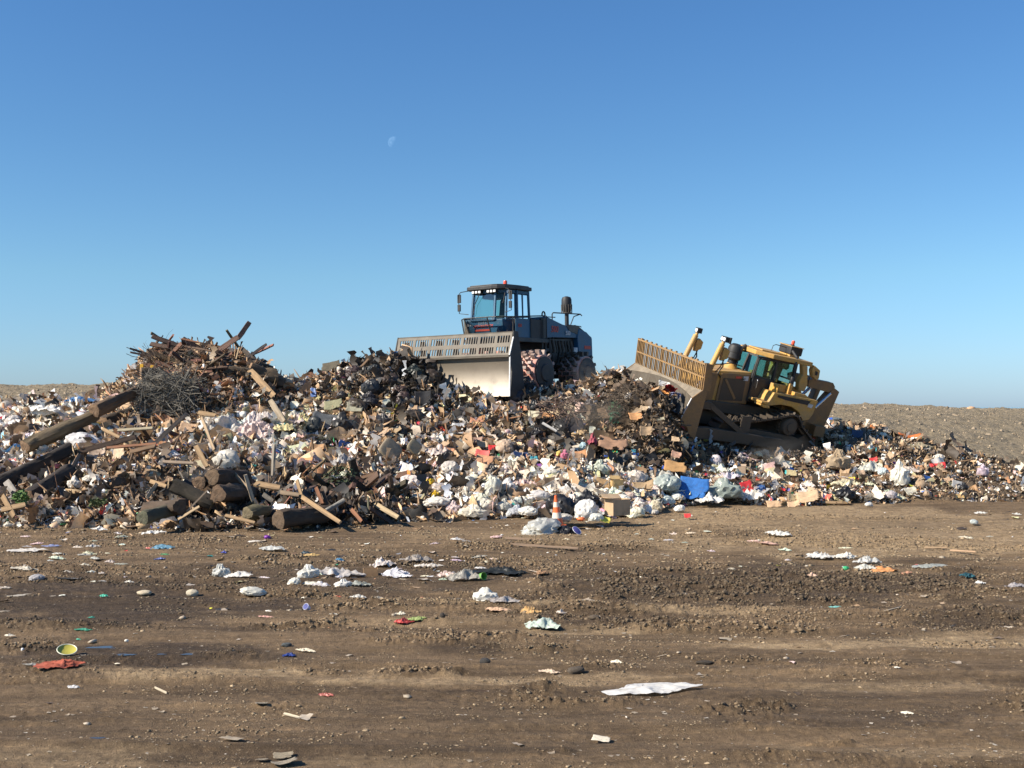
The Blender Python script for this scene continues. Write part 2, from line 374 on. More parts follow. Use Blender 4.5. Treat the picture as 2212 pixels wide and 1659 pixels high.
DRY = [(1750,1122,640,30,.9),(1950,1175,460,34,.9),(1250,1160,330,16,.6),(1650,1180,300,14,.5),(1800,1392,280,13,1),(2107,1385,200,18,1),(457,1453,320,18,1),(945,1470,360,13,.9),(1150,1303,260,8,.9),(1500,1320,250,8,.8),(1950,1160,420,45,.7),(1500,1130,350,24,.5),(1950,1480,300,14,.6),(1250,1360,240,8,.8),(900,1345,250,7,.5),(100,1630,300,25,.5),(2000,1620,300,25,.5),(800,1640,200,12,.4),(1300,1460,240,10,.7),(60,1345,120,10,.5)]
def patch(px, py, L, s):
    o = np.zeros_like(px)
    wob = (fbm(px / 90, py / 16, 3, 71 + s) - 0.5)
    for cx, cy, rx, ry, k in L:
        d = np.sqrt(((px - cx) / rx) ** 2 + ((py - cy) / ry) ** 2) + wob * 1.1
        o = np.maximum(o, k * (1 - sst(0.55, 1.15, d)))
    return o
def ground_detail(x, y):
    """height of ruts and clods, and where the soil is churned / wet / dry"""
    ys = np.maximum(y, 2.0); px = 1106 + F * x / ys; py = 878 + 7452 / ys
    g = gmask(x, y); flat = (1 - sst(0, 0.5, y - TOE(px) + 0.6))
    ch = patch(px, py, CHURN, 1) * (.35 + .9 * sst(.38, .6, fbm(x * 1.1, y * 2.4, 3, 33))); we = patch(px, py, WET, 2); dr = patch(px, py, DRY, 3)
    band = fbm(x * 0.13, y * 0.8 + 0.10 * x, 4, 5)
    ch = np.clip(np.maximum(ch, sst(0.52, 0.70, band) * 0.6) , 0, 1)
    far = sst(0, 1.5, y - BACK(px))                                 # soil cover beyond the waste
    ch = np.where(y > TOE(px), np.maximum(far * 0.45, 0.2), ch)
    lump = (fbm(x * 5.5, y * 5.5, 4, 11, 0.6) - 0.42); fine = (fbm(x * 19, y * 19, 2, 15) - 0.5)
    clod = np.clip(lump, 0, 1) * 2.2
    h = 0.016 * (fbm(x * 1.2, y * 2.5, 3, 2) - 0.5) * 2 + 0.014 * fine + 0.018 * vn(x * 15, y * 17, 78) * sst(.35, .7, vn(x * .9, y * 1.6, 77))
    rg = lambda q: 1 - np.abs(q - .5) * 2
    h = h + ch * (0.055 * rg(fbm(x * 4.5, y * 6.5, 2, 21)) ** 2 * sst(.35, .6, vn(x * 1.4, y * 2.6, 22)) + 0.040 * rg(vn(x * 15, y * 18, 23)) * vn(x * 5, y * 7, 28) * 1.6 + 0.038 * (vn(x * 27, y * 30, 24)) - .02)
    rut = np.sin((y + 0.10 * x + 0.8 * (fbm(x * 0.15, y * 0.3, 2, 9) - 0.5)) * 5.2)
    h = h + flat * 0.030 * rut * (0.3 + 0.7 * band) + flat * 0.03 * (fbm(x * .35, y * 5.5 + x * .4, 3, 19) - .5) * 2
    h = h + far * (0.30 * (fbm(x * 0.9, y * 0.9, 3, 41) - 0.5) + 0.16 * (fbm(x * 2.2, y * 2.2, 3, 43) - 0.5) + 0.04 * vn(x * 6, y * 6, 79))
    gl = g * (0.55 * (fbm(x * 1.1, y * 1.1, 3, 51) - 0.5) + 0.35 * (fbm(x * 4, y * 4, 3, 55) - 0.5))
    fw, _ = footprint(x, y, DZ, (-2.6, 4.0, -2.2, 2.2), 0.6, 0); gl = gl * (1 - 0.8 * fw)
    fw, _ = footprint(x, y, CM, (-2.8, 4.2, -2.2, 2.2), 0.6, 0); gl = gl * (1 - 0.8 * fw)
    return h + gl, ch, we * flat, dr * flat, g, far
def tz(x, y):
    return tbase(x, y) + ground_detail(np.atleast_1d(np.asarray(x, float)), np.atleast_1d(np.asarray(y, float)))[0].reshape(np.shape(x))
def hit(px, py, y0=9.0, y1=75.0, default=41.5):
    d = ray(px, py); ys = np.concatenate([np.arange(y0, 45, 0.1), np.arange(45, y1, 0.4)])
    X = d.x / d.y * ys; Zr = CAMZ + d.z / d.y * ys; Zt = tbase(X, ys)
    k = np.where(Zt >= Zr)[0]
    if len(k) == 0: return at(px, py, default), False
    return at(px, py, float(ys[k[0]])), True

# ---------------------------------------------------------------- ground sheet
def soil_mat():
    m, nt, bs = newmat('landfill_soil')
    def attr(n): a = nt.nodes.new('ShaderNodeAttribute'); a.attribute_name = n; return a.outputs['Fac']
    wet, dry, far, gar, ch = attr('wet'), attr('dry'), attr('far'), attr('waste'), attr('churn')
    nb = noise(nt, 1.3, 9, 0.66, stretch=(0.16, 1.5, 1)); nf = noise(nt, 26, 6, 0.7); nm = noise(nt, 6, 6, 0.65)
    c = mixrgb(nt, (0.103, 0.069, 0.039), (0.242, 0.165, 0.094), ramp(nt, nb, 0.35, 0.68))
    c = mixrgb(nt, c, (0.391, 0.281, 0.162), mulm(nt, dry, ramp(nt, nm, 0.25, 0.6)))
    c = mixrgb(nt, c, (0.062, 0.042, 0.026), mulm(nt, wet, ramp(nt, nm, 0.2, 0.55, (0.45,) * 3)))
    c = mixrgb(nt, c, mixrgb(nt, (0.27, 0.222, 0.15), (0.185, 0.15, 0.10), ramp(nt, nm, 0.35, 0.65)), far)
    mot = noise(nt, 8, 9, 0.78, stretch=(0.6, 1.3, 1)); mo2 = noise(nt, 2.4, 8, 0.7, stretch=(0.5, 1.6, 1))
    c = mixrgb(nt, c, mixrgb(nt, c, (0.33, 0.30, 0.27), 1.0, 'MULTIPLY'), ramp(nt, mot, 0.53, 0.66, (0, 0, 0), (0.5,) * 3))
    c = mixrgb(nt, c, mixrgb(nt, c, (0.50, 0.48, 0.45), 1.0, 'MULTIPLY'), ramp(nt, mo2, 0.50, 0.64, (0, 0, 0), (0.5,) * 3))
    c = mixrgb(nt, c, mixrgb(nt, c, (1.5, 1.46, 1.40), 1.0, 'MULTIPLY'), ramp(nt, mot, 0.36, 0.47, (1, 1, 1), (0, 0, 0)))
    c = mixrgb(nt, c, (0.105, 0.078, 0.053), gar)
    c = mixrgb(nt, c, (0.433, 0.325, 0.207), ramp(nt, nf, 0.60, 0.68, (0, 0, 0), (0.6,) * 3))
    c = mixrgb(nt, c, (0.05, 0.035, 0.025), ramp(nt, nf, 0.34, 0.43, (0.6,) * 3, (0, 0, 0)))
    nt.links.new(c, bs.inputs['Base Color'])
    # wet film: smoother where the mud is wet and not churned
    rr = nt.nodes.new('ShaderNodeMapRange'); rr.inputs[3].default_value = 0.9; rr.inputs[4].default_value = 0.5
    nt.links.new(mulm(nt, wet, ramp(nt, nb, 0.5, 0.7)), rr.inputs[0]); nt.links.new(rr.outputs[0], bs.inputs['Roughness'])
    bs.inputs['Specular IOR Level'].default_value = 0.25
    ad = nt.nodes.new('ShaderNodeMath'); ad.operation = 'ADD'; nt.links.new(noise(nt, 70, 5, .7), ad.inputs[0]); nt.links.new(nm, ad.inputs[1])
    bump(nt, bs, ad.outputs[0], 1.0, 0.03)
    return m
def mulm(nt, a, b):
    n = nt.nodes.new('ShaderNodeMath'); n.operation = 'MULTIPLY'; n.use_clamp = True; nt.links.new(a, n.inputs[0]); nt.links.new(b, n.inputs[1]); return n.outputs[0]
M['soil'] = soil_mat()
def build_ground():
    ys = [6.0]
    while ys[-1] < 130:
        y = ys[-1]; ys.append(y + (min(max(y * y / 3450 * 0.85, 0.025), 0.075) if y < 37 else 0.11 if y < 48 else 0.16 if y < 80 else 1.2))
    ys = np.array(ys)
    us = np.concatenate([np.linspace(-3.2, -0.62, 60)[:-1], np.linspace(-0.62, -0.48, 60)[:-1], np.linspace(-0.48, 0.48, 1180), np.linspace(0.48, 0.62, 60)[1:], np.linspace(0.62, 3.2, 60)[1:]])
    U, Y = np.meshgrid(us, ys); X = U * Y
    h, ch, we, dr, g, far = ground_detail(X, Y)
    Z = tbase(X, Y) + h
    nr, nc = X.shape; idx = np.arange(nr * nc).reshape(nr, nc)
    q = np.stack([idx[:-1, :-1], idx[:-1, 1:], idx[1:, 1:], idx[1:, :-1]], -1).reshape(-1, 4)
    o = mesh_np('ground', np.stack([X, Y, Z], -1).reshape(-1, 3), q, M['soil'], smooth=False,
                attrs=dict(wet=we.ravel(), dry=dr.ravel(), far=far.ravel(), waste=g.ravel(), churn=ch.ravel()))
    tag(o, kind='structure')
build_ground()
s_ = 420
og = MB().add([(-s_, -s_, -0.25), (s_, -s_, -0.25), (s_, 140, -0.25), (-s_, 140, -0.25)], [(0, 1, 2, 3)]).build('outer_ground', M['soil']); tag(og, kind='structure')
def haze_mirror():  # added sheet: mirrors the low sky where the horizon shows only haze
    m, nt, bs = newmat('horizon_haze_mirror'); bs.inputs['Base Color'].default_value = (0.02, 0.05, 0.07, 1); bs.inputs['Roughness'].default_value = 0.12
    bump(nt, bs, noise(nt, 0.4, 4), 0.1, 0.1)
    a = 60000; o = MB().add([(-a, -a, -40), (a, -a, -40), (a, a, -40), (-a, a, -40)], [(0, 1, 2, 3)]).build('horizon_haze_mirror', m); tag(o, kind='structure')
haze_mirror()

# ---------------------------------------------------------------- loose scatter: many small pieces in one mesh
def ico(n):
    import bmesh
    bm = bmesh.new(); bmesh.ops.create_icosphere(bm, subdivisions=n, radius=1)
    v = np.array([p.co[:] for p in bm.verts]); f = np.array([[q.index for q in a.verts] for a in bm.faces]); bm.free(); return v, f
ICO1, ICO2, ICO3, ICO4 = ico(1), ico(2), ico(3), ico(4)
def p_lump(r, base=ICO1, k=0.45):
    v = base[0] * (1 + k * (r.rand(len(base[0]), 1) - 0.5) * 1.6); v = v * (0.6 + 0.6 * r.rand(1, 3)); return v * 0.5, base[1]
def p_sheet(r, n=4):
    g = np.linspace(-0.5, 0.5, n); X, Y = np.meshgrid(g, g); X = X + (r.rand(n, n) - 0.5) * 0.3 / n * 2; Y = Y + (r.rand(n, n) - 0.5) * 0.5 / n * 2
    Z = (r.rand(n, n) - 0.5) * 0.22 + 0.9 * (r.rand() - 0.5) * (X * X) * 2 + .5 * (r.rand() - .5) * X * Y * 2
    X = X * (1 + 0.5 * Y * (r.rand() - 0.5)); asp = 0.45 + 0.55 * r.rand()
    v = np.stack([X, Y * asp, Z], -1).reshape(-1, 3); i = np.arange(n * n).reshape(n, n)
    a, b, c, d = i[:-1, :-1].ravel(), i[:-1, 1:].ravel(), i[1:, 1:].ravel(), i[1:, :-1].ravel()
    return v, np.concatenate([np.stack([a, b, c], -1), np.stack([a, c, d], -1)])
BOXF = np.array([(0, 1, 3), (0, 3, 2), (4, 6, 7), (4, 7, 5), (0, 4, 5), (0, 5, 1), (2, 3, 7), (2, 7, 6), (0, 2, 6), (0, 6, 4), (1, 5, 7), (1, 7, 3)])
def p_box(r, sx, sy, sz, j=0.12):
    v = np.array([(x, y, z) for x in (-.5, .5) for y in (-.5, .5) for z in (-.5, .5)], float); v += (r.rand(8, 3) - 0.5) * j
    return v * [sx, sy, sz], BOXF
def p_stick(r):
    v, f = p_box(r, 1, 1, 1, 0.5); v = v * [1.0, 0.03 + 0.05 * r.rand(), 0.02 + 0.02 * r.rand()]
    return v, f
def p_strip(r):
    n = 9; a = 0.0; x = z = 0.0; V = []; w = .05 + .10 * r.rand()
    for i in range(n):
        a += (r.rand() - .5) * 1.1; x += math.cos(a) / n; z += math.sin(a) / n; ww = w * (.5 + r.rand()); t = (r.rand() - .5) * .12
        V += [(x - .5, -ww + t, z), (x - .5, ww + t, z + (r.rand() - .5) * .08)]
    i = np.arange(n - 1) * 2; return np.array(V), np.concatenate([np.stack([i, i + 1, i + 3], -1), np.stack([i, i + 3, i + 2], -1)])
def p_card(r):  # flat stiff piece, perhaps folded once
    a = (r.rand() - 0.5) * 1.5; t = 0.02; w = 0.35 + 0.4 * r.rand()
    xs = [-0.5, 0.05 * r.rand(), 0.5]; zs = [0.25 * a, 0, 0.3 * a]; V = []
    for x, z in zip(xs, zs):
        for y in (-w / 2, w / 2 * (0.7 + 0.4 * r.rand())):
            for k in (-t, t): V.append((x, y, z + k))
    V = np.array(V); Fq = []
    for s in (0, 4):
        a_ = [s, s + 1, s + 2, s + 3, s + 4, s + 5, s + 6, s + 7]
        for q in ((0, 4, 6, 2), (1, 3, 7, 5), (0, 1, 5, 4), (2, 6, 7, 3)): Fq += [(a_[q[0]], a_[q[1]], a_[q[2]]), (a_[q[0]], a_[q[2]], a_[q[3]])]
    Fq += [(0, 2, 3), (0, 3, 1), (8, 9, 11), (8, 11, 10)]
    return V, np.array(Fq)
_r = np.random.RandomState(3)
PROTO = dict(lump=[p_lump(_r) for _ in range(10)], bagl=[p_lump(_r, ICO2, 0.28) for _ in range(6)], sheet=[p_sheet(_r) for _ in range(14)], sheet5=[p_sheet(_r, 6) for _ in range(8)],
             strip=[p_strip(_r) for _ in range(14)], stick=[p_stick(_r) for _ in range(8)], card=[p_card(_r) for _ in range(10)], box=[p_box(_r, 1, .8, .6) for _ in range(4)], clod=[p_lump(_r, ICO1, 0.75) for _ in range(14)])
def rotmats(n, r, flat=0.0):
    a = r.rand(n) * 2 * np.pi; tilt = (r.rand(n) - 0.5) * np.pi * 2 * (1 - flat); az = r.rand(n) * 2 * np.pi
    ca, sa, ct, st, cz, sz = np.cos(a), np.sin(a), np.cos(tilt), np.sin(tilt), np.cos(az), np.sin(az)
    O, I = np.zeros(n), np.ones(n)
    A = np.array([[ca, -sa, O], [sa, ca, O], [O, O, I]]).transpose(2, 0, 1)
    B = np.array([[I, O, O], [O, ct, -st], [O, st, ct]]).transpose(2, 0, 1)
    C = np.array([[cz, -sz, O], [sz, cz, O], [O, O, I]]).transpose(2, 0, 1)
    return C @ B @ A
class Scatter:
    def __init__(s): s.V = []; s.F = []; s.C = []; s.n = 0
    def add(s, kind, P, S, Cc, r, flat=0.0, aniso=None):
        n = len(P)
        if n == 0: return
        RM = rotmats(n, r, flat); pk = r.randint(0, len(PROTO[kind]), n)
        for k in range(len(PROTO[kind])):
            w = np.where(pk == k)[0]
            if not len(w): continue
            v, f = PROTO[kind][k]
            vv = v[None] * S[w][:, None, None] if S.ndim == 1 else v[None] * S[w][:, None, :]
            vv = np.einsum('nij,nkj->nki', RM[w], vv)
            if aniso is not None: vv = vv * np.asarray(aniso)
            vv = vv + P[w][:, None, :]
            s.V.append(vv.reshape(-1, 3)); s.F.append((f[None] + (np.arange(len(w)) * len(v))[:, None, None] + s.n).reshape(-1, 3))
            s.C.append(np.repeat(Cc[w], len(v), 0)); s.n += len(w) * len(v)
    def build(s, name, mat, label=None, cat=None, kind='stuff'):
        o = mesh_np(name, np.concatenate(s.V), np.concatenate(s.F), mat, col=np.concatenate(s.C)); tag(o, label, cat, None, kind); return o
def scat_mat(name, rough=0.6, trans=0.0, var=0.3):
    m, nt, bs = newmat(name); a = nt.nodes.new('ShaderNodeVertexColor'); a.layer_name = 'Col'
    n1 = noise(nt, 14, 6, 0.7); c = mixrgb(nt, a.outputs[0], (0.08, 0.06, 0.042), ramp(nt, n1, 0.52, 0.76, (0, 0, 0), (0.6,) * 3))
    nt.links.new(c, bs.inputs['Base Color']); bs.inputs['Roughness'].default_value = rough
    bump(nt, bs, noise(nt, 40, 3, 0.6), 0.4, 0.01)
    if trans:
        out = nt.nodes['Material Output']; tr = nt.nodes.new('ShaderNodeBsdfTranslucent'); mx = nt.nodes.new('ShaderNodeMixShader')
        nt.links.new(c, tr.inputs[0]); mx.inputs[0].default_value = trans
        nt.links.new(bs.outputs[0], mx.inputs[1]); nt.links.new(tr.outputs[0], mx.inputs[2]); nt.links.new(mx.outputs[0], out.inputs[0])
    return m
M['waste'] = scat_mat('mixed_waste', 0.6, 0.12); M['clodmat'] = scat_mat('dry_clods', 0.95)
PAL = dict(
 soil=[(.09,.062,.04),(.13,.09,.058),(.06,.042,.028),(.16,.115,.075),(.21,.155,.10)],
 wood=[(.24,.145,.075),(.31,.20,.11),(.15,.09,.05),(.38,.27,.15),(.09,.058,.038),(.30,.15,.075)],
 card=[(.38,.25,.14),(.46,.31,.18),(.30,.19,.105),(.5,.36,.23)],
 pale=[(.70,.64,.54),(.60,.53,.44),(.80,.75,.67),(.52,.45,.36),(.66,.54,.42)],
 grey=[(.25,.25,.25),(.35,.35,.35),(.18,.18,.19),(.3,.28,.25)],
 dark=[(.03,.028,.026),(.02,.02,.02),(.06,.05,.04),(.085,.068,.05),(.045,.034,.025)],
 pink=[(.75,.52,.47),(.7,.58,.55),(.6,.4,.36),(.76,.62,.6)],
 khaki=[(.33,.3,.17),(.28,.26,.18),(.6,.55,.3),(.22,.21,.15)],
 bright=[(.55,.06,.05),(.6,.1,.07),(.05,.14,.42),(.07,.22,.5),(.02,.3,.28),(.05,.33,.16),(.7,.5,.05),(.75,.28,.05),(.3,.55,.65),(.6,.2,.3),(.1,.09,.25),(.45,.5,.6)])
MIXW = dict(soil=.22, wood=.21, card=.22, pale=.17, grey=.05, dark=.055, pink=.02, khaki=.025, bright=.03)
def zone_weights(px, py):
    """mix of waste colours at a place of the heap, some darkened for shade (picture position of the piece)"""
    keys = list(MIXW); W = np.tile(np.array([MIXW[k] for k in keys]), (len(px), 1))
    def zone(cx, cy, rx, ry, **mul):
        k = np.exp(-(((px - cx) / rx) ** 2 + ((py - cy) / ry) ** 2))
        for a, b in mul.items(): W[:, keys.index(a)] *= (1 - k) + k * b
    zone(870, 812, 110, 55, dark=34, pale=.25, card=.3, bright=.4, soil=1.5)
    zone(1120, 850, 100, 16, dark=3)
    zone(1395, 885, 95, 75, soil=8, dark=8, pale=.7, card=.5, wood=1.6)  # earthy load; extra dark pieces also stand for its self-shadow
    zone(1215, 925, 75, 55, dark=8, soil=2, pale=.6)
    zone(1500, 990, 330, 14, dark=5, soil=3, pale=.5)  # darker strip put in for the shade below the pushed load
    zone(560, 945, 110, 55, pale=6, pink=12, dark=.4, soil=.4)
    zone(70, 900, 130, 50, pale=4, pink=5, bright=2)
    zone(80, 980, 120, 60, pale=3, pink=6)
    zone(440, 810, 170, 80, wood=7, dark=1.5, pale=.2, bright=.1, card=.6)
    zone(330, 980, 200, 60, wood=3, card=1.5, pale=.8)
    zone(600, 1085, 250, 50, wood=2.5, dark=16, pale=.12, card=.3, soil=1.8, bright=.3)  # dark wood, with extra dark painting in shade of the overhanging pile
    zone(230, 1060, 160, 45, soil=4, pale=.7, wood=1.5)
    zone(730, 900, 90, 60, khaki=7, dark=1.6)
    zone(640, 955, 60, 30, khaki=8)
    zone(900, 900, 150, 50, wood=1.6, card=1.4, dark=1.3)
    zone(1180, 1060, 250, 50, pale=4.2, soil=.3, dark=.6)
    zone(1450, 1020, 400, 60, pale=1.5, bright=1.8)
    zone(1340, 890, 110, 60, soil=3.5, dark=1.6, pale=.5, wood=1.3)
    zone(1560, 985, 260, 22, dark=3, soil=2)
    zone(1900, 985, 320, 60, pale=1.5, card=1.3, bright=1.5)
    zone(2100, 1000, 260, 90, soil=3.5, bright=.5, pale=.8)
    return keys, W / W.sum(1, keepdims=True)
def colours(px, py, r):
    keys, W = zone_weights(px, py); cum = np.cumsum(W, 1); u = r.rand(len(px), 1); k = (u > cum).sum(1).clip(0, len(keys) - 1)
    out = np.zeros((len(px), 3))
    for i, kk in enumerate(keys):
        w = np.where(k == i)[0]; P = np.array(PAL[kk]); out[w] = P[r.randint(0, len(P), len(w))]
    out *= (0.85 + 0.85 * r.rand(len(px), 1)); return out.clip(0, 0.85), np.array(keys)[k]
def normals(x, y, e=0.3):
    gx = (tbase(x + e, y) - tbase(x - e, y)) / (2 * e); gy = (tbase(x, y + e) - tbase(x, y - e)) / (2 * e); return gx, gy
def waste():
    r = np.random.RandomState(11); n = 430000
    X = r.uniform(-23, 23, n); Y = r.uniform(26.5, 46, n)
    gx, gy = normals(X, Y); g = gmask(X, Y)
    vis = np.where(gy > -0.1, 1.0, 0.35)
    keep = r.rand(n) < g * np.clip(np.sqrt(1 + gx ** 2 + gy ** 2), 1, 2.2) * 1.0 * vis
    inv = np.abs(X / Y) < 0.52; keep &= inv
    pxx = 1106 + F * X / Y; pyy = 878 + F * (3 - tbase(X, Y)) / Y
    keep &= ~((r.rand(n) < .75) & (np.exp(-((pxx - 290) / 110) ** 2 - ((pyy - 1095) / 45) ** 2) > .4))
    keep &= r.rand(n) > np.interp(pxx, [1780, 1950, 2250], [0, .45, .78])
    fw, _ = footprint(X, Y, DZ, (-2.4, 3.7, -1.9, 1.9), 0.3, 0); fw2, _ = footprint(X, Y, CM, (-2.4, 4.2, -2.2, 2.2), 0.3, 0)
    keep &= (fw < 0.5) & (fw2 < 0.5)
    X, Y = X[keep], Y[keep]; n = len(X); h = ground_detail(X, Y)[0]; Z = tbase(X, Y) + h
    px = 1106 + F * X / Y; py = np.array([878 - (z - 3) / y * F for z, y in zip(Z, Y)])
    C, kk = colours(px, py, r)
    # size: finer waste to the right and at the toe, coarser on the left
    sz = np.exp(r.normal(math.log(0.053), 0.66, n)) * np.interp(px, [0, 900, 1300, 1800, 2212], [1.2, 1.15, 0.95, 0.75, 0.65])
    sz = np.clip(sz, 0.028, 0.40); print('waste', n)
    P = np.stack([X, Y, Z + r.uniform(-0.05, 0.09, n)], -1)
    soft, woody = Scatter(), Scatter()
    t = r.rand(n)
    ks = lambda *a: np.isin(kk, a)
    def put(sc, kind, w, s, flat=0.0): sc.add(kind, P[w], sz[w] * s, C[w], r, flat)
    put2 = lambda sc, kind, w, f_, flat=0.0, mx=1.0: sc.add(kind, P[w], np.minimum(sz[w] * f_, mx), C[w], r, flat)
    m = ks('soil'); put2(woody, 'clod', m & (t < .25), .9); put2(soft, 'sheet', m & (t >= .25) & (t < .7), 2.0, .5); put2(soft, 'strip', m & (t >= .7), 4.5, .2, .9)
    m = ks('wood'); put2(woody, 'stick', m & (t < .55), 4.2, .3, .95); put2(woody, 'card', m & (t >= .55) & (t < .85), 2.0); put2(soft, 'strip', m & (t >= .85), 5, .2, .9)
    m = ks('card'); put2(woody, 'card', m & (t < .5), 2.2, .1); put2(soft, 'sheet', m & (t >= .5) & (t < .94), 2.3, .45); put2(woody, 'box', m & (t >= .94), 1.4)
    m = ks('pale', 'pink'); put2(soft, 'sheet', m & (t < .5), 2.1, .35, .55); put2(soft, 'strip', m & (t >= .5) & (t < .68), 6.0, .35, .9); put2(soft, 'bagl', m & (t >= .68) & (t < .84), 1.7, 0, .30); put2(soft, 'sheet5', m & (t >= .84), 2.6)
    m = ks('grey', 'khaki', 'bright'); put2(soft, 'sheet', m & (t < .55), 2.0, .4, .45); put2(soft, 'strip', m & (t >= .55) & (t < .8), 4.0, .2, .8); put2(woody, 'card', m & (t >= .8), 1.6)
    m = ks('dark'); put2(soft, 'sheet5', m & (t < .5), 3.0, .35, .8); put2(soft, 'strip', m & (t >= .5) & (t < .75), 5, .2, 1.0); put2(woody, 'stick', m & (t >= .75), 3.6, .2, .9)
    soft.build('loose_waste', M['waste'], 'crushed bags, paper, film and rags covering the whole waste heap', 'loose waste')
    woody.build('wood_and_card_debris', M['waste'], 'splintered wood, sticks, clods and torn card mixed through the heap', 'debris')
    # tiny bits along the toe and over the yard
    sc = Scatter(); n = 6500
    X = r.uniform(-15, 17, n); Y = 9 + 24 * r.rand(n) ** 0.8; px = 1106 + F * X / Y; py = 878 + 7452 / Y
    toe = TOE(px); near = np.exp(-np.abs(toe - Y) / 1.6)
    band = np.exp(-((px - 900) / 480) ** 2 - ((py - 1225) / 45) ** 2)
    keep = (Y < toe + .3) & (np.abs(X / Y) < .47) & (r.rand(n) < 0.12 + .9 * near + .7 * band)
    X, Y, px, py = X[keep], Y[keep], px[keep], py[keep]; n = len(X); Z = tz(X, Y)
    C, kk = colours(px, np.full(n, 1050.), r)
    lowp = r.rand(n) < np.where(Y < 17, .75, .25); C[lowp] = np.array([(.42,.34,.25),(.5,.42,.32),(.36,.3,.22)])[r.randint(0, 3, lowp.sum())]
    S = np.clip(np.exp(r.normal(math.log(.045), .5, n)), .015, .16); P = np.stack([X, Y, Z + S * .12], -1)
    t = r.rand(n); a = dict(flat=.85, aniso=(1, 1, .45))
    sc.add('sheet', P[t < .5], S[t < .5] * 1.6, C[t < .5], r, **a); sc.add('lump', P[(t >= .5) & (t < .8)], S[(t >= .5) & (t < .8)], C[(t >= .5) & (t < .8)], r, **a)
    sc.add('stick', P[t >= .8], S[t >= .8] * 3, C[t >= .8], r, **a)
    n = 4200; Y = 9.3 + 13 * r.rand(n); X = r.uniform(-.46, .46, n) * Y; cl = vn(X * .8, Y * 1.5, 61) * .6 + vn(X * 3, Y * 4, 62) * .4; kp = r.rand(n) < sst(.3, .7, cl); X, Y = X[kp], Y[kp]; n = len(X)
    S = np.clip(np.exp(r.normal(math.log(.015), .55, n)), .006, .06); C = np.array([(.38,.31,.22),(.42,.35,.26),(.30,.24,.17),(.52,.46,.37)])[r.randint(0, 4, n)]
    sc.add('sheet', np.stack([X, Y, tz(X, Y) + S * .12], -1), S, C, r, .85, aniso=(1.2, 1, .6))
    sc.build('litter_scraps', M['waste'], 'tiny scraps of paper, plastic and wood trodden into the muddy yard', 'litter scraps')
    # clods of churned mud
    sc = Scatter(); n = 330000
    Y = 9 + 25 * r.rand(n) ** 1.0; X = r.uniform(-.47, .47, n) * Y
    hd, ch, we, dr, g, far = ground_detail(X, Y)
    keep = (r.rand(n) < ch ** 1.3 * .60 * np.clip(Y / 18, .5, 1) + .012) & (Y < TOE(1106 + F * X / Y)); X, Y, we, ch, hd = X[keep], Y[keep], we[keep], ch[keep], hd[keep]; n = len(X)
    Z = tbase(X, Y) + hd; S = np.clip(np.exp(r.normal(math.log(.028), .5, n)), .008, .075) * (.5 + .7 * ch) * np.clip(Y / 20, .5, 1.1)
    base = np.array([.20, .143, .085])[None] * (1 - .62 * we[:, None]) * (.7 + .7 * r.rand(n, 1))
    sc.add('clod', np.stack([X, Y, Z + S * .1], -1), S, base, r, 0, aniso=(1, 1, .75))
    # crumbs and grit everywhere
    n = 90000; Y = 9 + 20 * r.rand(n) ** .8; X = r.uniform(-.46, .46, n) * Y; px = 1106 + F * X / Y
    cl = vn(X * 1.3, Y * 2.2, 91) * .6 + vn(X * 4, Y * 6, 92) * .4
    keep = (Y < TOE(px)) & (r.rand(n) < sst(.45, .75, cl) * .8); X, Y = X[keep], Y[keep]; n = len(X); hd, ch, we, dr, g, far = ground_detail(X, Y); Z = tbase(X, Y) + hd
    S = np.clip(np.exp(r.normal(math.log(.016), .5, n)), .006, .05) * np.clip(Y / 16, .8, 1.5); base = np.array([.26, .195, .12])[None] * (1 - .45 * we[:, None]) * (.55 + 1.1 * r.rand(n, 1) ** 1.5)
    sc.add('clod', np.stack([X, Y, Z + S * .1], -1), S, base, r, 0, aniso=(1.3, 1, .6))
    # far soil beyond the waste
    n = 9000; Y = 42 + 36 * r.rand(n); X = r.uniform(-.5, .5, n) * Y; px = 1106 + F * X / Y
    keep = (Y > BACK(px)) & ((px < 420) | (px > 1700)); X, Y = X[keep], Y[keep]; n = len(X); Z = tz(X, Y)
    S = np.clip(np.exp(r.normal(math.log(.06), .5, n)), .02, .3); base = np.array([.28, .22, .15])[None] * (.65 + .8 * r.rand(n, 1))
    sc.add('clod', np.stack([X, Y, Z], -1), S, base, r)
    sc.build('mud_clods', M['clodmat'], 'clods of dried mud thrown up along the ruts of the yard', 'mud clods')
waste()
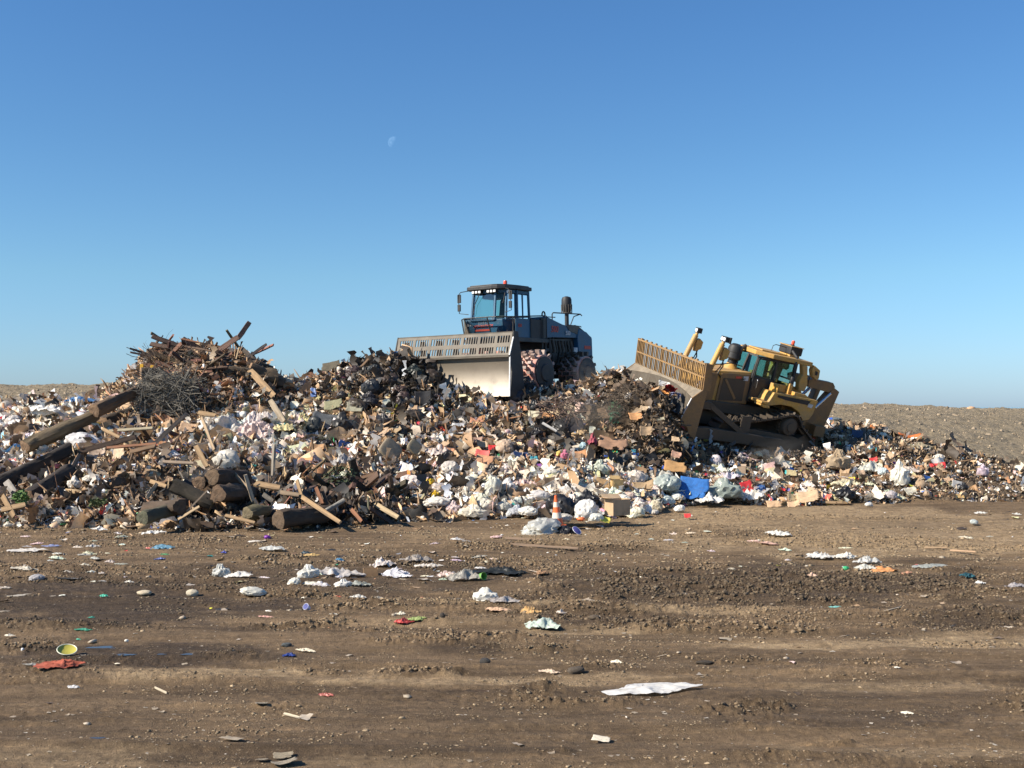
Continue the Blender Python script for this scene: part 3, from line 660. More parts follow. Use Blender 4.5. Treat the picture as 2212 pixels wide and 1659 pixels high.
# ---------------------------------------------------------------- yellow bulldozer
def bulldozer():
    root = empty('bulldozer', DZ['loc'], DZ['rot'])
    tag(root, 'dusty yellow crawler bulldozer with slatted blade rack, tilted nose up on the waste', 'bulldozer')
    Yl, YD, BK, CH = M['yellow'], M['yellow_dirty'], M['black'], M['charcoal']
    # blade: stations across, lip and cutting edge swept forward at the ends
    ys = np.linspace(-2.15, 2.15, 19); front, back = [], []
    b = MB(); V = []; prof = [(0.05, -0.06), (-0.10, 0.25), (-0.17, 0.6), (-0.17, 0.95), (-0.11, 1.25), (-0.04, 1.50)]
    n = len(prof)
    for y in ys:
        k = (abs(y) / 2.15) ** 1.7; zl = .22 * (1 - k)
        for dx, z in prof: V.append((3.56 + k * .27 + dx, y, z * (1 + zl / 1.5)))
        for dx, z in prof: V.append((3.56 + k * .27 + dx - 0.09 , y, z * (1 + zl / 1.5) + (0.0 if z < 1.4 else -0.03)))
    Fq = []
    for i in range(len(ys) - 1):
        a, c = i * 2 * n, (i + 1) * 2 * n
        for j in range(n - 1): Fq += [(a + j, a + j + 1, c + j + 1, c + j), (a + n + j, c + n + j, c + n + j + 1, a + n + j + 1)]
        Fq += [(a, c, c + n, a + n), (a + n - 1, a + 2 * n - 1, c + 2 * n - 1, c + n - 1)]
    for a in (0, (len(ys) - 1) * 2 * n): Fq += [tuple([a + j for j in range(n)] + [a + n + j for j in range(n)][::-1])]
    b.add(V, Fq); blade = b.build('blade', M['facegrey'], root, smooth=45)
    t = MB(); V = []
    for y in ys:
        k = (abs(y) / 2.15) ** 1.7; zl = .22 * (1 - k)
        V += [(3.515 + k * .27, y, 1.51 + zl), (3.46, y, 1.82), (3.46, y, 1.76), (3.47 + k * .27, y, 1.47 + zl)]
    Fq = [(i * 4 + j, i * 4 + (j + 1) % 4, i * 4 + 4 + (j + 1) % 4, i * 4 + 4 + j) for i in range(len(ys) - 1) for j in range(4)] + [(0, 1, 2, 3), tuple(72 + j for j in range(4))]
    t.add(V, Fq); t.build('top_plate', M['bladetan'], blade)
    for sgn in (-1, 1):
        y0 = 2.152 * sgn; y1 = 2.20 * sgn
        MB().prism([(3.28, -0.02), (3.74, -0.09), (4.03, 0.78), (3.82, 1.50), (3.47, 1.83), (3.28, 1.80)], min(y0, y1), max(y0, y1)).build('end_plate', YD, blade, 0.008)
        MB().bar((4.03, 2.18 * sgn, 0.78), (3.82, 2.18 * sgn, 1.50), 0.045, 0.02).build('wear_edge', M['whitemark'], blade)
    bk = MB().box(3.30, 3.46, -2.14, 2.14, 0.25, 0.55); bk.box(3.28, 3.44, -2.14, 2.14, 1.2, 1.6)
    for y in (-1.6, -0.8, 0, 0.8, 1.6): bk.box(3.18, 3.42, y - .05, y + .05, 0.2, 1.7)
    bk.build('back_rib', YD, blade)
    # rack
    rk = MB()
    for i in range(43):
        y = -2.1 + 4.2 * i / 42; rk.bar((3.47, y, 1.80), (3.60, y, 2.66), 0.03, 0.032, (1, 0, 0))
    rk.bar((3.60, -2.16, 2.68), (3.60, 2.16, 2.68), 0.07, 0.06); rk.bar((3.53, -2.16, 2.24), (3.53, 2.16, 2.24), 0.04, 0.05)
    for i in range(13):
        y = -1.95 + 3.9 * i / 12; rk.bar((3.36, y, 1.78), (3.50, y, 2.64), 0.05, 0.055, (1, 0, 0)); rk.box(3.57, 3.63, y - .04, y + .04, 2.70, 2.76)
    rack = rk.build('blade_rack', M['rackbrown'], blade)
    for sgn in (-1, 1):
        MB().prism([(3.18, 1.82), (3.48, 1.83), (3.62, 2.72), (3.34, 2.72)], min(2.17 * sgn, 2.21 * sgn), max(2.17 * sgn, 2.21 * sgn)).build('rack_end_plate', YD, rack, 0.006)
    # push arms, braces
    for sgn in (-1, 1):
        MB().prism([(3.35, 0.12), (3.35, 0.52), (2.8, 0.60), (-0.45, 0.62), (-0.7, 0.45), (-0.45, 0.28), (2.8, 0.20)], *sorted((1.88 * sgn, 2.10 * sgn))).build('push_arm', M['muddy'], root, 0.015)
        MB().bar((2.9, 1.98 * sgn, 1.35), (1.2, 1.98 * sgn, 0.55), 0.16, 0.18).box(2.85, 3.3, *sorted((1.90 * sgn, 2.06 * sgn)), 1.2, 1.45).build('brace', M['muddy'], root, 0.01)
    # tracks
    C = [(1.75, 0.47, 0.42), (-0.93, 1.05, 0.46), (-1.80, 0.47, 0.40)]   # idler, sprocket, rear idler (x, z, r)
    def path():
        pts = []
        for a in np.linspace(-90, 78, 9): pts.append((C[0][0] + C[0][2] * math.cos(R(a)), C[0][1] + C[0][2] * math.sin(R(a))))
        for s_, sag in ((.25, .05), (.5, .08), (.75, .05)):
            p0 = pts[8]; p1 = (C[1][0] + 0.02, C[1][1] + C[1][2]); pts.append((p0[0] * (1 - s_) + p1[0] * s_, p0[1] * (1 - s_) + p1[1] * s_ - sag))
        for a in np.linspace(85, 165, 6): pts.append((C[1][0] + C[1][2] * math.cos(R(a)), C[1][1] + C[1][2] * math.sin(R(a))))
        for a in np.linspace(150, 270, 8): pts.append((C[2][0] + C[2][2] * math.cos(R(a)), C[2][1] + C[2][2] * math.sin(R(a))))
        pts.append(pts[0]); return np.array(pts)
    P = path(); d = np.r_[0, np.cumsum(np.hypot(*np.diff(P, axis=0).T))]; L = d[-1]; ns = 42
    for sgn in (-1, 1):
        tr = MB(); ya, yb = sorted((1.20 * sgn, 1.80 * sgn)); yc, yd = sorted((1.36 * sgn, 1.62 * sgn))
        for i in range(ns):
            s0 = L * i / ns; s1 = L * (i + .9) / ns; p = [(np.interp(q, d, P[:, 0]), np.interp(q, d, P[:, 1])) for q in (s0, s1)]
            dx, dz = p[1][0] - p[0][0], p[1][1] - p[0][1]; l = math.hypot(dx, dz); nx, nz = dz / l, -dx / l
            q = lambda a, o: (p[0][0] + dx * a + nx * o, p[0][1] + dz * a + nz * o)
            tr.prism([q(0, -.03), q(1, -.03), q(1, .03), q(.22, .03), q(.18, .095), q(.08, .095), q(.04, .03)], ya, yb)
            tr.prism([q(0, -.12), q(1.1, -.12), q(1.1, -.035), q(0, -.035)], yc, yd)
        tk = tr.build('track', M['track'], root)
        MB().lathe([(.38, -.05), (.40, 0), (.40, .3), (.38, .35)], (C[0][0], (1.35 * sgn if sgn > 0 else -1.65), C[0][1]), 28, 'y').build('idler_wheel', M['track'], tk, smooth=40)
        MB().lathe([(.36, -.05), (.36, .3)], (C[2][0], (1.35 if sgn > 0 else -1.6), C[2][1]), 28, 'y').build('idler_wheel', M['track'], tk, smooth=40)
        sp = MB().lathe([(.32, 0), (.33, .03), (.33, .30), (.30, .34), (.17, .36), (.16, .40)], (C[1][0], (1.40 if sgn > 0 else -1.70), C[1][1]), 28, 'y')
        for k in range(22):
            a = 2 * math.pi * k / 22; c = (C[1][0] + .36 * math.cos(a), C[1][1] + .36 * math.sin(a)); sp.box(c[0] - .03, c[0] + .03, *sorted((1.44 * sgn, 1.56 * sgn)), c[1] - .03, c[1] + .03)
        sp.build('sprocket', M['muddy'], tk, smooth=40)
        fr = MB().prism([(1.55, .30), (1.6, .62), (0.6, .74), (-1.3, .72), (-1.75, .58), (-1.6, .28)], *sorted((1.30 * sgn, 1.70 * sgn)))
        for k in range(7): fr.lathe([(.13, 0), (.13, .3)], (1.25 - k * .42, (1.36 if sgn > 0 else -1.66), .22), 14, 'y')
        fr.build('roller_frame', M['muddy'], tk, 0.01)
    # hull and hood
    MB().box(-1.9, 2.1, -.55, .55, .45, 1.35).prism([(2.0, 1.0), (2.2, 1.35), (-2.0, 1.5), (-2.2, 1.0)], -.85, .85).box(-1.2, -.7, -1.4, 1.4, .9, 1.2).build('hull', M['muddy'], root, 0.02)
    hood = MB().prism([(2.42, 1.20), (2.40, 2.30), (2.25, 2.38), (.50, 2.58), (.40, 1.42)], -.70, .70).build('engine_hood', Yl, root, 0.03)
    for sgn in (-1, 1):
        a, c = sorted((.705 * sgn, .745 * sgn))
        MB().prism([(1.76, 1.28), (1.80, 2.36), (.56, 2.50), (.44, 1.45)], a, c).build('side_panel', YD, hood, 0.006)
        a, c = sorted((.750 * sgn, .760 * sgn))
        g = MB().prism([(1.66, 1.40), (1.69, 2.20), (.74, 2.30), (.66, 1.52)], a, c).build('side_grille', M['muddy'], hood)
        MB().bar((1.6, .765 * sgn, 2.18), (1.0, .765 * sgn, 1.55), .02, .09, (0, 0, 1)).build('panel_rib', YD, hood)
        MB().prism([(1.95, 1.25), (2.40, 1.22), (2.38, 2.28), (1.98, 2.34)], *sorted((.705 * sgn, .80 * sgn))).build('radiator_guard', YD, hood, 0.015)
        MB().prism([(.85, 2.24), (.64, 2.26), (.66, 2.42), (.87, 2.40)], *sorted((.764 * sgn, .77 * sgn))).build('number_plate', M['whitemark'], hood)
        MB().prism([(1.18, 2.27), (.94, 2.29), (.95, 2.37), (1.19, 2.35)], *sorted((.764 * sgn, .77 * sgn))).build('warning_decal', M['redmark'], hood)
    txt('D8T', .085, (.845, .772, 2.29), (R(90), R(-5), R(180)), M['charcoal'], hood, 'number_decal')
    # lift cylinders with work lamps
    for sgn, nl in ((-1, 1), (1, 2)):
        y = .82 * sgn
        cy = MB().tube([(2.50, y, 2.05), (2.17, y, 3.36)], .095, 14).tube([(2.17, y, 3.30), (2.14, y, 3.46)], .06, 10)
        cl = cy.build('lift_cylinder', Yl, root, smooth=40)
        MB().tube([(2.45, y, 2.3), (3.25, y, .75)], .045, 10).build('cylinder_rod', M['chrome'], cl, smooth=40)
        MB().prism([(2.10, 2.78), (1.86, 2.90), (1.84, 3.16), (2.0, 3.26), (2.12, 3.20)], y - .09, y + .09).build('cylinder_bracket', Yl, cl, 0.01)
        MB().tube([(2.0, y, 2.9), (1.9, y, 2.6), (2.0, y - .05, 2.35), (1.8, y - .1, 2.2)], .025, 8).tube([(1.95, y + .05, 2.9), (2.05, y + .05, 2.55), (2.2, y + .05, 2.35)], .02, 8).build('hydraulic_hose', BK, cl)
        for k in range(nl):
            yy = y + (.13 * k if nl > 1 else 0) - (.05 if nl > 1 else 0)
            hb = MB().box(2.0, 2.20, yy - .085, yy + .085, 3.44, 3.63).build('work_lamp', CH, cl, 0.01)
            MB().lathe([(.068, 0), (.068, .01), (.04, .018)], (2.203, yy, 3.535), 18, 'x').build('lamp_lens', M['lampglass'], hb)
        if nl == 2: MB().box(1.98, 2.05, y + .17, y + .21, 3.42, 3.64).build('lamp_bracket', CH, cl)
    # intake and exhaust
    st = MB().lathe([(.36, 2.40), (.30, 2.52), (.20, 2.62), (.17, 2.70)], (.95, .0, 0), 24).build('stack_base', Yl, hood, smooth=40)
    MB().lathe([(.135, 2.60), (.13, 2.84), (.18, 2.88)], (.95, 0, 0), 22).lathe([(.25, 2.86), (.275, 2.90), (.255, 3.10), (.265, 3.11), (.26, 3.24), (.22, 3.35), (.12, 3.41), (.02, 3.42)], (.95, 0, 0), 28).build('air_precleaner', CH, hood, smooth=35)
    MB().tube([(.68, -.15, 2.55), (.66, -.15, 3.05), (.60, -.15, 3.25), (.42, -.16, 3.42)], [.085, .085, .08, .06], 12).tube([(.72, -.38, 2.55), (.72, -.38, 3.0)], .07, 12).build('exhaust_pipe', M['track'], hood, smooth=40)
    MB().tube([(2.2, .3, 2.48), (1.2, .3, 2.72), (.6, .3, 2.68)], .018, 6).build('hand_rail', BK, hood)
    # cab
    cab = MB().prism([(.50, 1.55), (.52, 2.45), (-.45, 2.45), (-.5, 1.95), (-.42, 1.55)], -.78, .78).box(-1.35, -.45, -.78, .78, 1.9, 2.30).build('cab', BK, root, 0.015)
    pil = MB()
    for sgn in (-1, 1):
        y = .78 * sgn
        for a, c, w in (((.50, y, 2.4), (.46, y, 3.2), .10), ((-.38, y, 2.4), (-.36, y, 3.2), .11), ((-1.28, y, 2.2), (-1.22, y, 3.25), .14), ((.74, .42 * sgn, 2.5), (.62, .42 * sgn, 3.2), .08)): pil.bar(a, c, w, .07, (0, 1, 0))
        pil.bar((.50, y, 3.16), (-1.25, y, 3.2), .06, .10); pil.bar((.50, y, 2.44), (.74, .42 * sgn, 2.5), .06, .06); pil.bar((.5, y, 3.2), (.62, .42 * sgn, 3.2), .06, .06)
    pil.bar((.74, -.42, 2.5), (.74, .42, 2.5), .06, .06); pil.bar((-1.25, -.78, 2.6), (-1.25, .78, 2.6), .05, .06)
    pil.prism([(.5, 2.42), (.74, 2.5), (.5, 2.0)], -.42, .42)
    pil.build('cab_frame', BK, cab)
    for sgn in (-1, 1):
        y = .79 * sgn; a, c = sorted((y, y + .008 * sgn))
        MB().prism([(.42, 2.50), (.40, 3.12), (-.31, 3.12), (-.32, 2.50)], a, c).build('side_window', M['glass'], cab)
        MB().prism([(-.46, 2.34), (-.44, 3.12), (-1.16, 3.14), (-1.2, 2.34)], a, c).build('side_window', M['glass'], cab)
        MB().add([(.505, .76 * sgn, 2.47), (.725, .45 * sgn, 2.52), (.61, .45 * sgn, 3.17), (.47, .76 * sgn, 3.15)], [(0, 1, 2, 3)]).build('corner_window', M['glass'], cab)
    MB().add([(.745, -.40, 2.52), (.745, .40, 2.52), (.625, .40, 3.17), (.625, -.40, 3.17)], [(0, 1, 2, 3)]).build('front_window', M['glass'], cab)
    MB().add([(-1.25, -.72, 2.65), (-1.25, .72, 2.65), (-1.22, .72, 3.17), (-1.22, -.72, 3.17)], [(0, 1, 2, 3)]).build('rear_window', M['glass'], cab)
    dr = MB(); dy = (.80, .84)
    dr.prism([(.50, 1.58), (.52, 2.46), (-.34, 2.46), (-.30, 1.62)], *dy)
    for a, c in (((.49, .82, 2.46), (.47, .82, 3.12)), ((-.36, .82, 2.46), (-.33, .82, 3.12)), ((.47, .82, 3.12), (-.33, .82, 3.14))): dr.bar(a, c, .05, .05, (0, 1, 0))
    door = dr.build('door', M['black'], cab, 0.01)
    MB().tube([(.33, .86, 2.4), (.33, .90, 2.35), (.33, .90, 2.1), (.33, .86, 2.05)], .013, 6).build('door_handle', M['chrome'], door)
    MB().tube([(.40, .86, 3.10), (.36, .87, 3.15), (-.22, .87, 3.17)], .012, 6).build('door_seal', CH, door)
    MB().box(-1.0, -.45, -.25, .25, 2.2, 2.42).prism([(-.95, 2.4), (-1.1, 3.0), (-1.2, 3.0), (-1.1, 2.4)], -.23, .23).prism([(-1.08, 2.98), (-1.12, 3.18), (-1.2, 3.18), (-1.18, 2.98)], -.13, .13).build('operator_seat', CH, cab, 0.03)
    roof = MB().prism([(.42, -.48), (.42, .48), (-.05, .93), (-1.85, .93), (-1.85, -.93), (-.05, -.93)], 3.22, 3.38, 'z').prism([(.1, -.4), (.1, .4), (-1.0, .5), (-1.0, -.5)], 3.383, 3.43, 'z').build('cab_roof', Yl, root, 0.02)
    MB().box(-1.75, -1.2, -.34, .34, 3.46, 3.74).build('air_conditioner', CH, roof, 0.03)
    MB().box(-1.77, -1.18, -.36, .36, 3.743, 3.77).box(-1.7, -1.25, -.3, .3, 3.385, 3.457).build('unit_cover', M['yellow'], roof, 0.01)
    bc = MB().lathe([(.075, 0), (.075, .04)], (-1.45, .05, 3.775), 16).build('beacon_base', CH, roof)
    MB().lathe([(.06, .04), (.062, .14), (.05, .18), (.01, .19)], (-1.45, .05, 3.775), 16).build('beacon', M['beacon'], roof, smooth=40)
    MB().tube([(-.62, 0, 3.42), (-.64, 0, 3.62), (-.75, 0, 3.68), (-1.19, .05, 3.66)], .014, 6).build('roof_cable', BK, roof)
    MB().tube([(-1.2, .44, 3.6), (-1.25, .70, 3.42), (-1.05, .96, 3.2), (-1.12, .97, 2.75)], .05, 10).build('roof_hose', CH, roof)
    # rollover posts and rear lamps
    for sgn in (-1, 1):
        y = .86 * sgn
        p = MB(); p.prism([(-1.38, 3.22), (-1.62, 3.22), (-1.72, 2.9), (-1.84, 2.55), (-1.78, 2.3), (-1.5, 2.3), (-1.42, 2.6), (-1.5, 2.9)], y - .11, y + .11)
        po = p.build('rollover_post', Yl, roof, 0.03)
        lb = MB().prism([(-1.9, 3.30), (-2.22, 3.16), (-2.26, 2.86), (-2.16, 2.78), (-1.96, 2.90), (-1.86, 3.1)], y - .10, y + .12).build('rear_lamp_housing', Yl, roof, 0.02)
        MB().prism([(-2.0, 3.12), (-2.12, 3.08), (-2.12, 2.96), (-2.02, 2.96)], *sorted((y + .125 * sgn, y + .14 * sgn))).build('rear_lamp', CH, lb)
    MB().tube([(-1.92, .86, 2.85), (-1.96, .86, 2.45)], .012, 6).build('rear_cable', BK, roof)
    # fenders with tool box and tank
    for sgn in (-1, 1):
        a, c = sorted((.80 * sgn, 1.50 * sgn))
        fe = MB().prism([(.48, 1.66), (.48, 1.74), (.10, 1.76), (-.04, 2.12), (-1.70, 2.13), (-2.04, 2.12), (-1.98, 1.62), (-1.86, 1.38), (-1.60, 1.32), (-1.36, 1.58), (-.95, 1.74), (-.45, 1.74), (.0, 1.64)], a, c).build('fender', Yl, root, 0.02)
        MB().prism([(-.20, 1.98), (-.22, 2.06), (-1.72, 2.06), (-1.60, 1.90), (-.62, 1.93)], *sorted((1.502 * sgn, 1.512 * sgn))).build('fender_stripe', CH, fe)
        MB().prism([(-1.62, 1.84), (-1.64, 1.97), (-1.86, 1.95), (-1.82, 1.82)], *sorted((1.516 * sgn, 1.522 * sgn))).build('fender_plate', M['whitemark'], fe)
        bx = MB()
        a2, c2 = sorted((1.0 * sgn, 1.44 * sgn))
        bx.box(-.20, -.16, a2, c2, 2.13, 2.40).box(-.90, -.20, *sorted((1.0 * sgn, 1.04 * sgn)), 2.13, 2.40)
        bx.build('tool_box', Yl, fe, 0.01)
        MB().prism([(-1.0, 2.13), (-1.0, 2.26), (-1.5, 2.24), (-1.75, 2.13)], *sorted((.95 * sgn, 1.4 * sgn))).lathe([(.10, 2.13), (.10, 2.45), (.07, 2.5)], (-.98, 1.08 * sgn, 0), 14).box(-.93, -.86, *sorted((1.05 * sgn, 1.2 * sgn)), 2.1, 2.5).build('tank', Yl, fe, 0.01)
        MB().lathe([(.07, 2.5), (.07, 2.72), (.05, 2.75)], (-.98, 1.08 * sgn, 0), 14).build('filter_cap', CH, fe, smooth=40)
        MB().prism([(.48, 1.60), (.48, 1.66), (.10, 1.65), (.05, 1.55), (.30, 1.54)], *sorted((1.2 * sgn, 1.58 * sgn))).box(.22, .50, *sorted((1.0 * sgn, 1.62 * sgn)), 1.68, 1.76).build('step', Yl, fe, 0.01)
    # carrier bracket seen before the track
    MB().prism([(1.35, .55), (1.32, 1.15), (.95, 1.22), (.90, .60)], 1.83, 1.90).build('guard_plate', M['muddy'], root, 0.01)
    # rear case and ripper
    MB().prism([(-1.2, 1.3), (-1.2, 2.45), (-1.85, 2.30), (-2.2, 1.85), (-2.3, 1.0), (-1.8, .9)], -.70, .70).build('fuel_tank', Yl, root, 0.03)
    MB().tube([(-1.95, .3, 2.3), (-2.02, .3, 2.45), (-2.1, .2, 2.3)], .08, 10).build('rear_hose', BK, root)
    rp = MB()
    for sgn in (-1, 1):
        a, c = sorted((.32 * sgn, .62 * sgn))
        rp.prism([(-2.12, 2.70), (-2.20, 2.46), (-3.2, 2.40), (-3.45, 2.64), (-3.30, 2.78), (-2.3, 2.78)], a, c)
        if sgn > 0: rp.prism([(-3.70, 2.50), (-3.40, 2.62), (-2.98, 1.98), (-2.50, 1.40), (-2.60, .60), (-3.05, .50), (-3.38, .62)], a, c)
        else: rp.prism([(-3.66, 2.45), (-3.46, 2.45), (-3.30, 1.5), (-2.6, 1.2), (-2.60, .60), (-3.38, .62)], a, c)
        rp.prism([(-2.2, 1.30), (-2.2, .95), (-3.2, .70), (-3.2, 1.05)], a, c)
    rp.box(-3.6, -3.35, -.32, .32, 1.3, 1.9).box(-3.3, -2.8, -.9, .9, .75, 1.15)
    ripper = rp.build('ripper', YD, root, 0.015)
    [MB().tube([(-2.75, q, 1.75), (-3.28, q, 2.38)], .06, 12).build('ripper_cylinder', M['chrome'], ripper, smooth=40) for q in (.64, -.47)]
    MB().prism([(-3.05, 1.5), (-3.25, 1.5), (-3.2, .4), (-2.95, .15), (-2.9, .4)], -.08, .08).build('ripper_shank', M['track'], ripper, 0.01)
    MB().box(-3.16, -3.02, .64, .66, .52, .66).build('rear_reflector', M['redmark'], ripper)

def txt(s, size, loc, rot, mat, parent, name, shear=0.0, ext=0.002):
    c = bpy.data.curves.new(name, 'FONT'); c.body = s; c.size = size; c.shear = shear; c.extrude = ext; c.align_x = 'CENTER'; c.align_y = 'CENTER'; c.offset = size * .02
    t = bpy.data.objects.new(name, c); COL.objects.link(t)
    dg = bpy.context.evaluated_depsgraph_get(); me = bpy.data.meshes.new_from_object(t.evaluated_get(dg)); bpy.data.objects.remove(t)
    me.materials.clear(); me.materials.append(mat)
    o = bpy.data.objects.new(name, me); COL.objects.link(o); o.parent = parent; o.location = loc; o.rotation_euler = rot; return o

# ---------------------------------------------------------------- blue compactor
def compactor():
    root = empty('landfill_compactor', CM['loc'], CM['rot'])
    tag(root, 'blue landfill compactor with wide steel blade and slotted rack, parked on top of the heap', 'compactor')
    BL, BK, CH = M['blue'], M['black'], M['charcoal']
    W0, W1 = -2.78, 2.5
    prof = [(4.52, .02), (4.40, .25), (4.30, .6), (4.28, .95), (4.34, 1.25), (4.44, 1.42)]
    b = MB(); b.prism(prof + [(x - .08, z) for x, z in prof[::-1]], W0, W1); blade = b.build('blade', M['steel'], root, smooth=40)
    MB().bar((4.44, W0, 1.43), (4.44, W1, 1.43), .14, .06).build('blade_lip', M['railsteel'], blade)
    MB().box(4.395, 4.42, -.02 + .7, .0 + .7, .05, .32).tube([(4.30, .7, .3), (4.27, .7, .6), (4.265, .7, .95), (4.325, .7, 1.25), (4.41, .7, 1.4)], .012, 5).build('weld_seam', CH, blade)
    MB().prism([(.1, .0), (.16, .05), (.05, .22), (-.05, .28), (-.02, .1)], 4.29, 4.33, 'x').build('dark_patch', M['muddy'], blade).location = (0, -.75, .75)  # small dark patch set on the blade face
    def rx(z): return 4.44 - (z - 1.42) * .26
    rk = MB(); H = W1 - W0
    for z, w in ((1.50, .07), (1.83, .15), (2.20, .10)): rk.bar((rx(z), W0, z), (rx(z), W1, z), .035, w, (-.26, 0, 1))
    ng = 7; gw = H / ng
    for g in range(ng):
        y0 = W0 + g * gw
        rk.bar((rx(1.5), y0 + .07, 1.5), (rx(2.2), y0 + .07, 2.2), .13, .036, (1, 0, .26))
        for k in range(5):
            y = y0 + .14 + (gw - .14) * (k + .95) / 5.6
            rk.bar((rx(1.5), y, 1.5), (rx(2.2), y, 2.2), .042, .034, (1, 0, .26))
    rk.bar((rx(1.5), W1 - .03, 1.5), (rx(2.2), W1 - .03, 2.2), .06, .036, (1, 0, .26))
    rack = rk.build('blade_rack', M['railsteel'], blade)
    MB().bar((rx(2.28) - .04, W0, 2.27), (rx(2.28) - .04, W1, 2.27), .12, .05).build('top_rail', M['railsteel'], rack)
    MB().prism([(4.52, .02), (4.46, .3), (4.38, .9), (4.50, 1.45), (4.24, 2.0), (4.23, 2.31), (3.98, 2.30), (3.86, 1.75), (3.70, .9), (3.62, .02)], W1 + .002, W1 + .05).build('side_plate', CH, blade, 0.01)
    MB().prism([(4.52, .02), (4.38, .9), (4.50, 1.45), (4.24, 2.31), (4.1, 2.0), (4.0, .9), (4.1, .02)], W0 - .05, W0 - .002).build('side_plate', CH, blade, 0.01)
    MB().bar((4.53, W1 + .03, .02), (4.47, W1 + .03, 1.42), .05, .03).bar((4.5, W1 + .03, 1.46), (4.25, W1 + .03, 2.1), .05, .03).build('wear_edge', M['whitemark'], blade)
    bb = MB().box(4.05, 4.2, W0 + .05, W1 - .05, .3, .6).box(4.05, 4.25, W0 + .05, W1 - .05, 1.1, 1.4)
    for y in np.linspace(W0 + .3, W1 - .3, 7): bb.box(3.98, 4.22, y - .04, y + .04, .2, 2.1)
    bb.build('back_rib', CH, blade)
    for sgn in (-1, 1): MB().bar((4.05, .75 * sgn, .7), (1.4, .75 * sgn, .95), .22, .26).tube([(4.0, .45 * sgn, 1.3), (2.6, .45 * sgn, 1.7)], .08, 12).build('push_arm', M['drumred'], root, 0.01)
    # drums with cleats
    def drum(x, sgn):
        ya = 1.05 if sgn > 0 else -2.0
        d = MB().lathe([(.30, 0), (.66, .03), (.68, .06), (.68, .92), (.66, .95), (.30, .90)], (x, ya, .88), 36, 'y').build('drum', M['drumred'], root, smooth=35)
        cl = MB()
        for row in range(5):
            for k in range(14):
                a = 2 * math.pi * (k + .5 * (row % 2)) / 14; c, s_ = math.cos(a), math.sin(a); y = ya + .05 + row * .175
                p0 = Vector((x + .66 * c, y + .06, .88 + .66 * s_)); p1 = Vector((x + .87 * c, y + .06, .88 + .87 * s_)); cl.bar(p0, p1, .11, .15, (0, 1, 0))
        cl.build('cleat', M['cleat'] if x > 0 else M['track'], d)  # front and rear colours differ to paint in sun and shade
        yo = (ya + .96) if sgn > 0 else ya - .05
        MB().lathe([(.60, 0), (.60, .03), (.34, .05), (.30, .09)], (x, yo, .88), 32, 'y').build('hub_plate', CH, d, smooth=35)
    for x in (1.55, -1.45):
        for sgn in (-1, 1): drum(x, sgn)
    # frame, axles
    MB().box(-3.1, 2.2, -.55, .55, .75, 1.55).box(1.3, 1.8, -1.05, 1.05, .7, 1.05).box(-1.7, -1.2, -1.05, 1.05, .7, 1.05).build('chassis', CH, root, 0.02)
    MB().box(1.0, 2.1, -.95, -.60, 1.25, 1.95).box(1.15, 1.5, -.6, .4, 1.3, 1.6).box(1.65, 2.0, -.5, .3, 1.5, 1.75).box(1.2, 1.9, -.55, -.2, 1.0, 1.25).build('hydraulic_block', M['drumred'], root, 0.03)
    # platform and cab base
    pf = MB().box(.10, 2.25, -1.2, 1.2, 2.06, 2.22).build('platform', BK, root, 0.01)
    MB().box(1.20, 2.15, 1.12, 1.16, 2.22, 2.93).build('side_panel', BL, pf, 0.005)
    MB().box(.35, 1.18, 1.12, 1.15, 2.22, 2.93).build('mesh_gate', CH, pf)
    MB().box(1.20, 2.15, -1.16, -1.12, 2.22, 2.93).build('side_panel', BL, pf, 0.005)
    rl = MB()
    for sgn in (-1, 1):
        y = 1.19 * sgn
        rl.tube([(2.35, y, 2.97), (.25, y, 3.10), (.15, y, 3.10), (.15, y, 2.2)], .025, 6)
        for x in (2.25, 1.2, .4): rl.tube([(x, y, 2.22), (x, y, 3.0)], .022, 6)
    for z0, z1 in ((2.30, 2.97),):
        for y in (-1.2, -.72, .35, 1.2): rl.bar((2.55 if abs(y) < 1 else 2.30, y * .94, z0), (2.85 if abs(y) < 1 else 2.38, y, z1), .04, .03, (1, 0, 0))
        rl.tube([(2.38, -1.2, z1), (2.85, -.72, z1), (2.85, .35, z1), (2.85, .75, z1), (2.38, 1.2, z1)], .022, 6)
        rl.tube([(2.30, -1.13, z0), (2.55, -.68, z0), (2.55, .33, z0), (2.30, 1.13, z0)], .022, 6)
    rl.tube([(.06 + .10 * math.cos(a), 1.0, 3.16 + .12 * math.sin(a)) for a in np.linspace(-.4, math.pi + .4, 12)], .03, 6)
    rl.build('guard_rail', BK, pf)
    MB().add([(2.30, -1.13, 2.30), (2.55, -.68, 2.30), (2.85, -.72, 2.97), (2.38, -1.2, 2.97)], [(0, 1, 2, 3)]).add([(2.55, -.68, 2.3), (2.55, .33, 2.3), (2.85, .35, 2.97), (2.85, -.72, 2.97)], [(0, 1, 2, 3)]).add([(2.55, .33, 2.3), (2.30, 1.13, 2.3), (2.38, 1.2, 2.97), (2.85, .75, 2.97), (2.85, .35, 2.97)], [(0, 1, 2, 3, 4)]).build('guard_mesh', M['mesh'], pf)
    base = MB().prism([(.75, 2.22), (2.42, 2.22), (2.50, 2.90), (.75, 2.90)], -.80, .80).build('cab_base', BL, root, 0.02)
    lt = txt('ADVANTAGE', .15, (2.478, -.12, 2.66), (R(90), 0, R(90)), M['redmark'], base, 'front_lettering', .35, .004)
    MB().bar((2.458, -.52, 2.52), (2.458, .22, 2.52), .02, .07).build('front_stripe', M['redmark'], base)
    # cab
    cf = MB(); zt = 4.02
    cor = [(2.52, -.62), (2.52, .45), (2.28, .80), (1.62, .82), (.78, .82), (.78, -.82), (2.20, -.80)]
    top = [(2.38, -.60), (2.38, .43), (2.18, .78), (1.60, .80), (.80, .80), (.80, -.80), (2.10, -.78)]
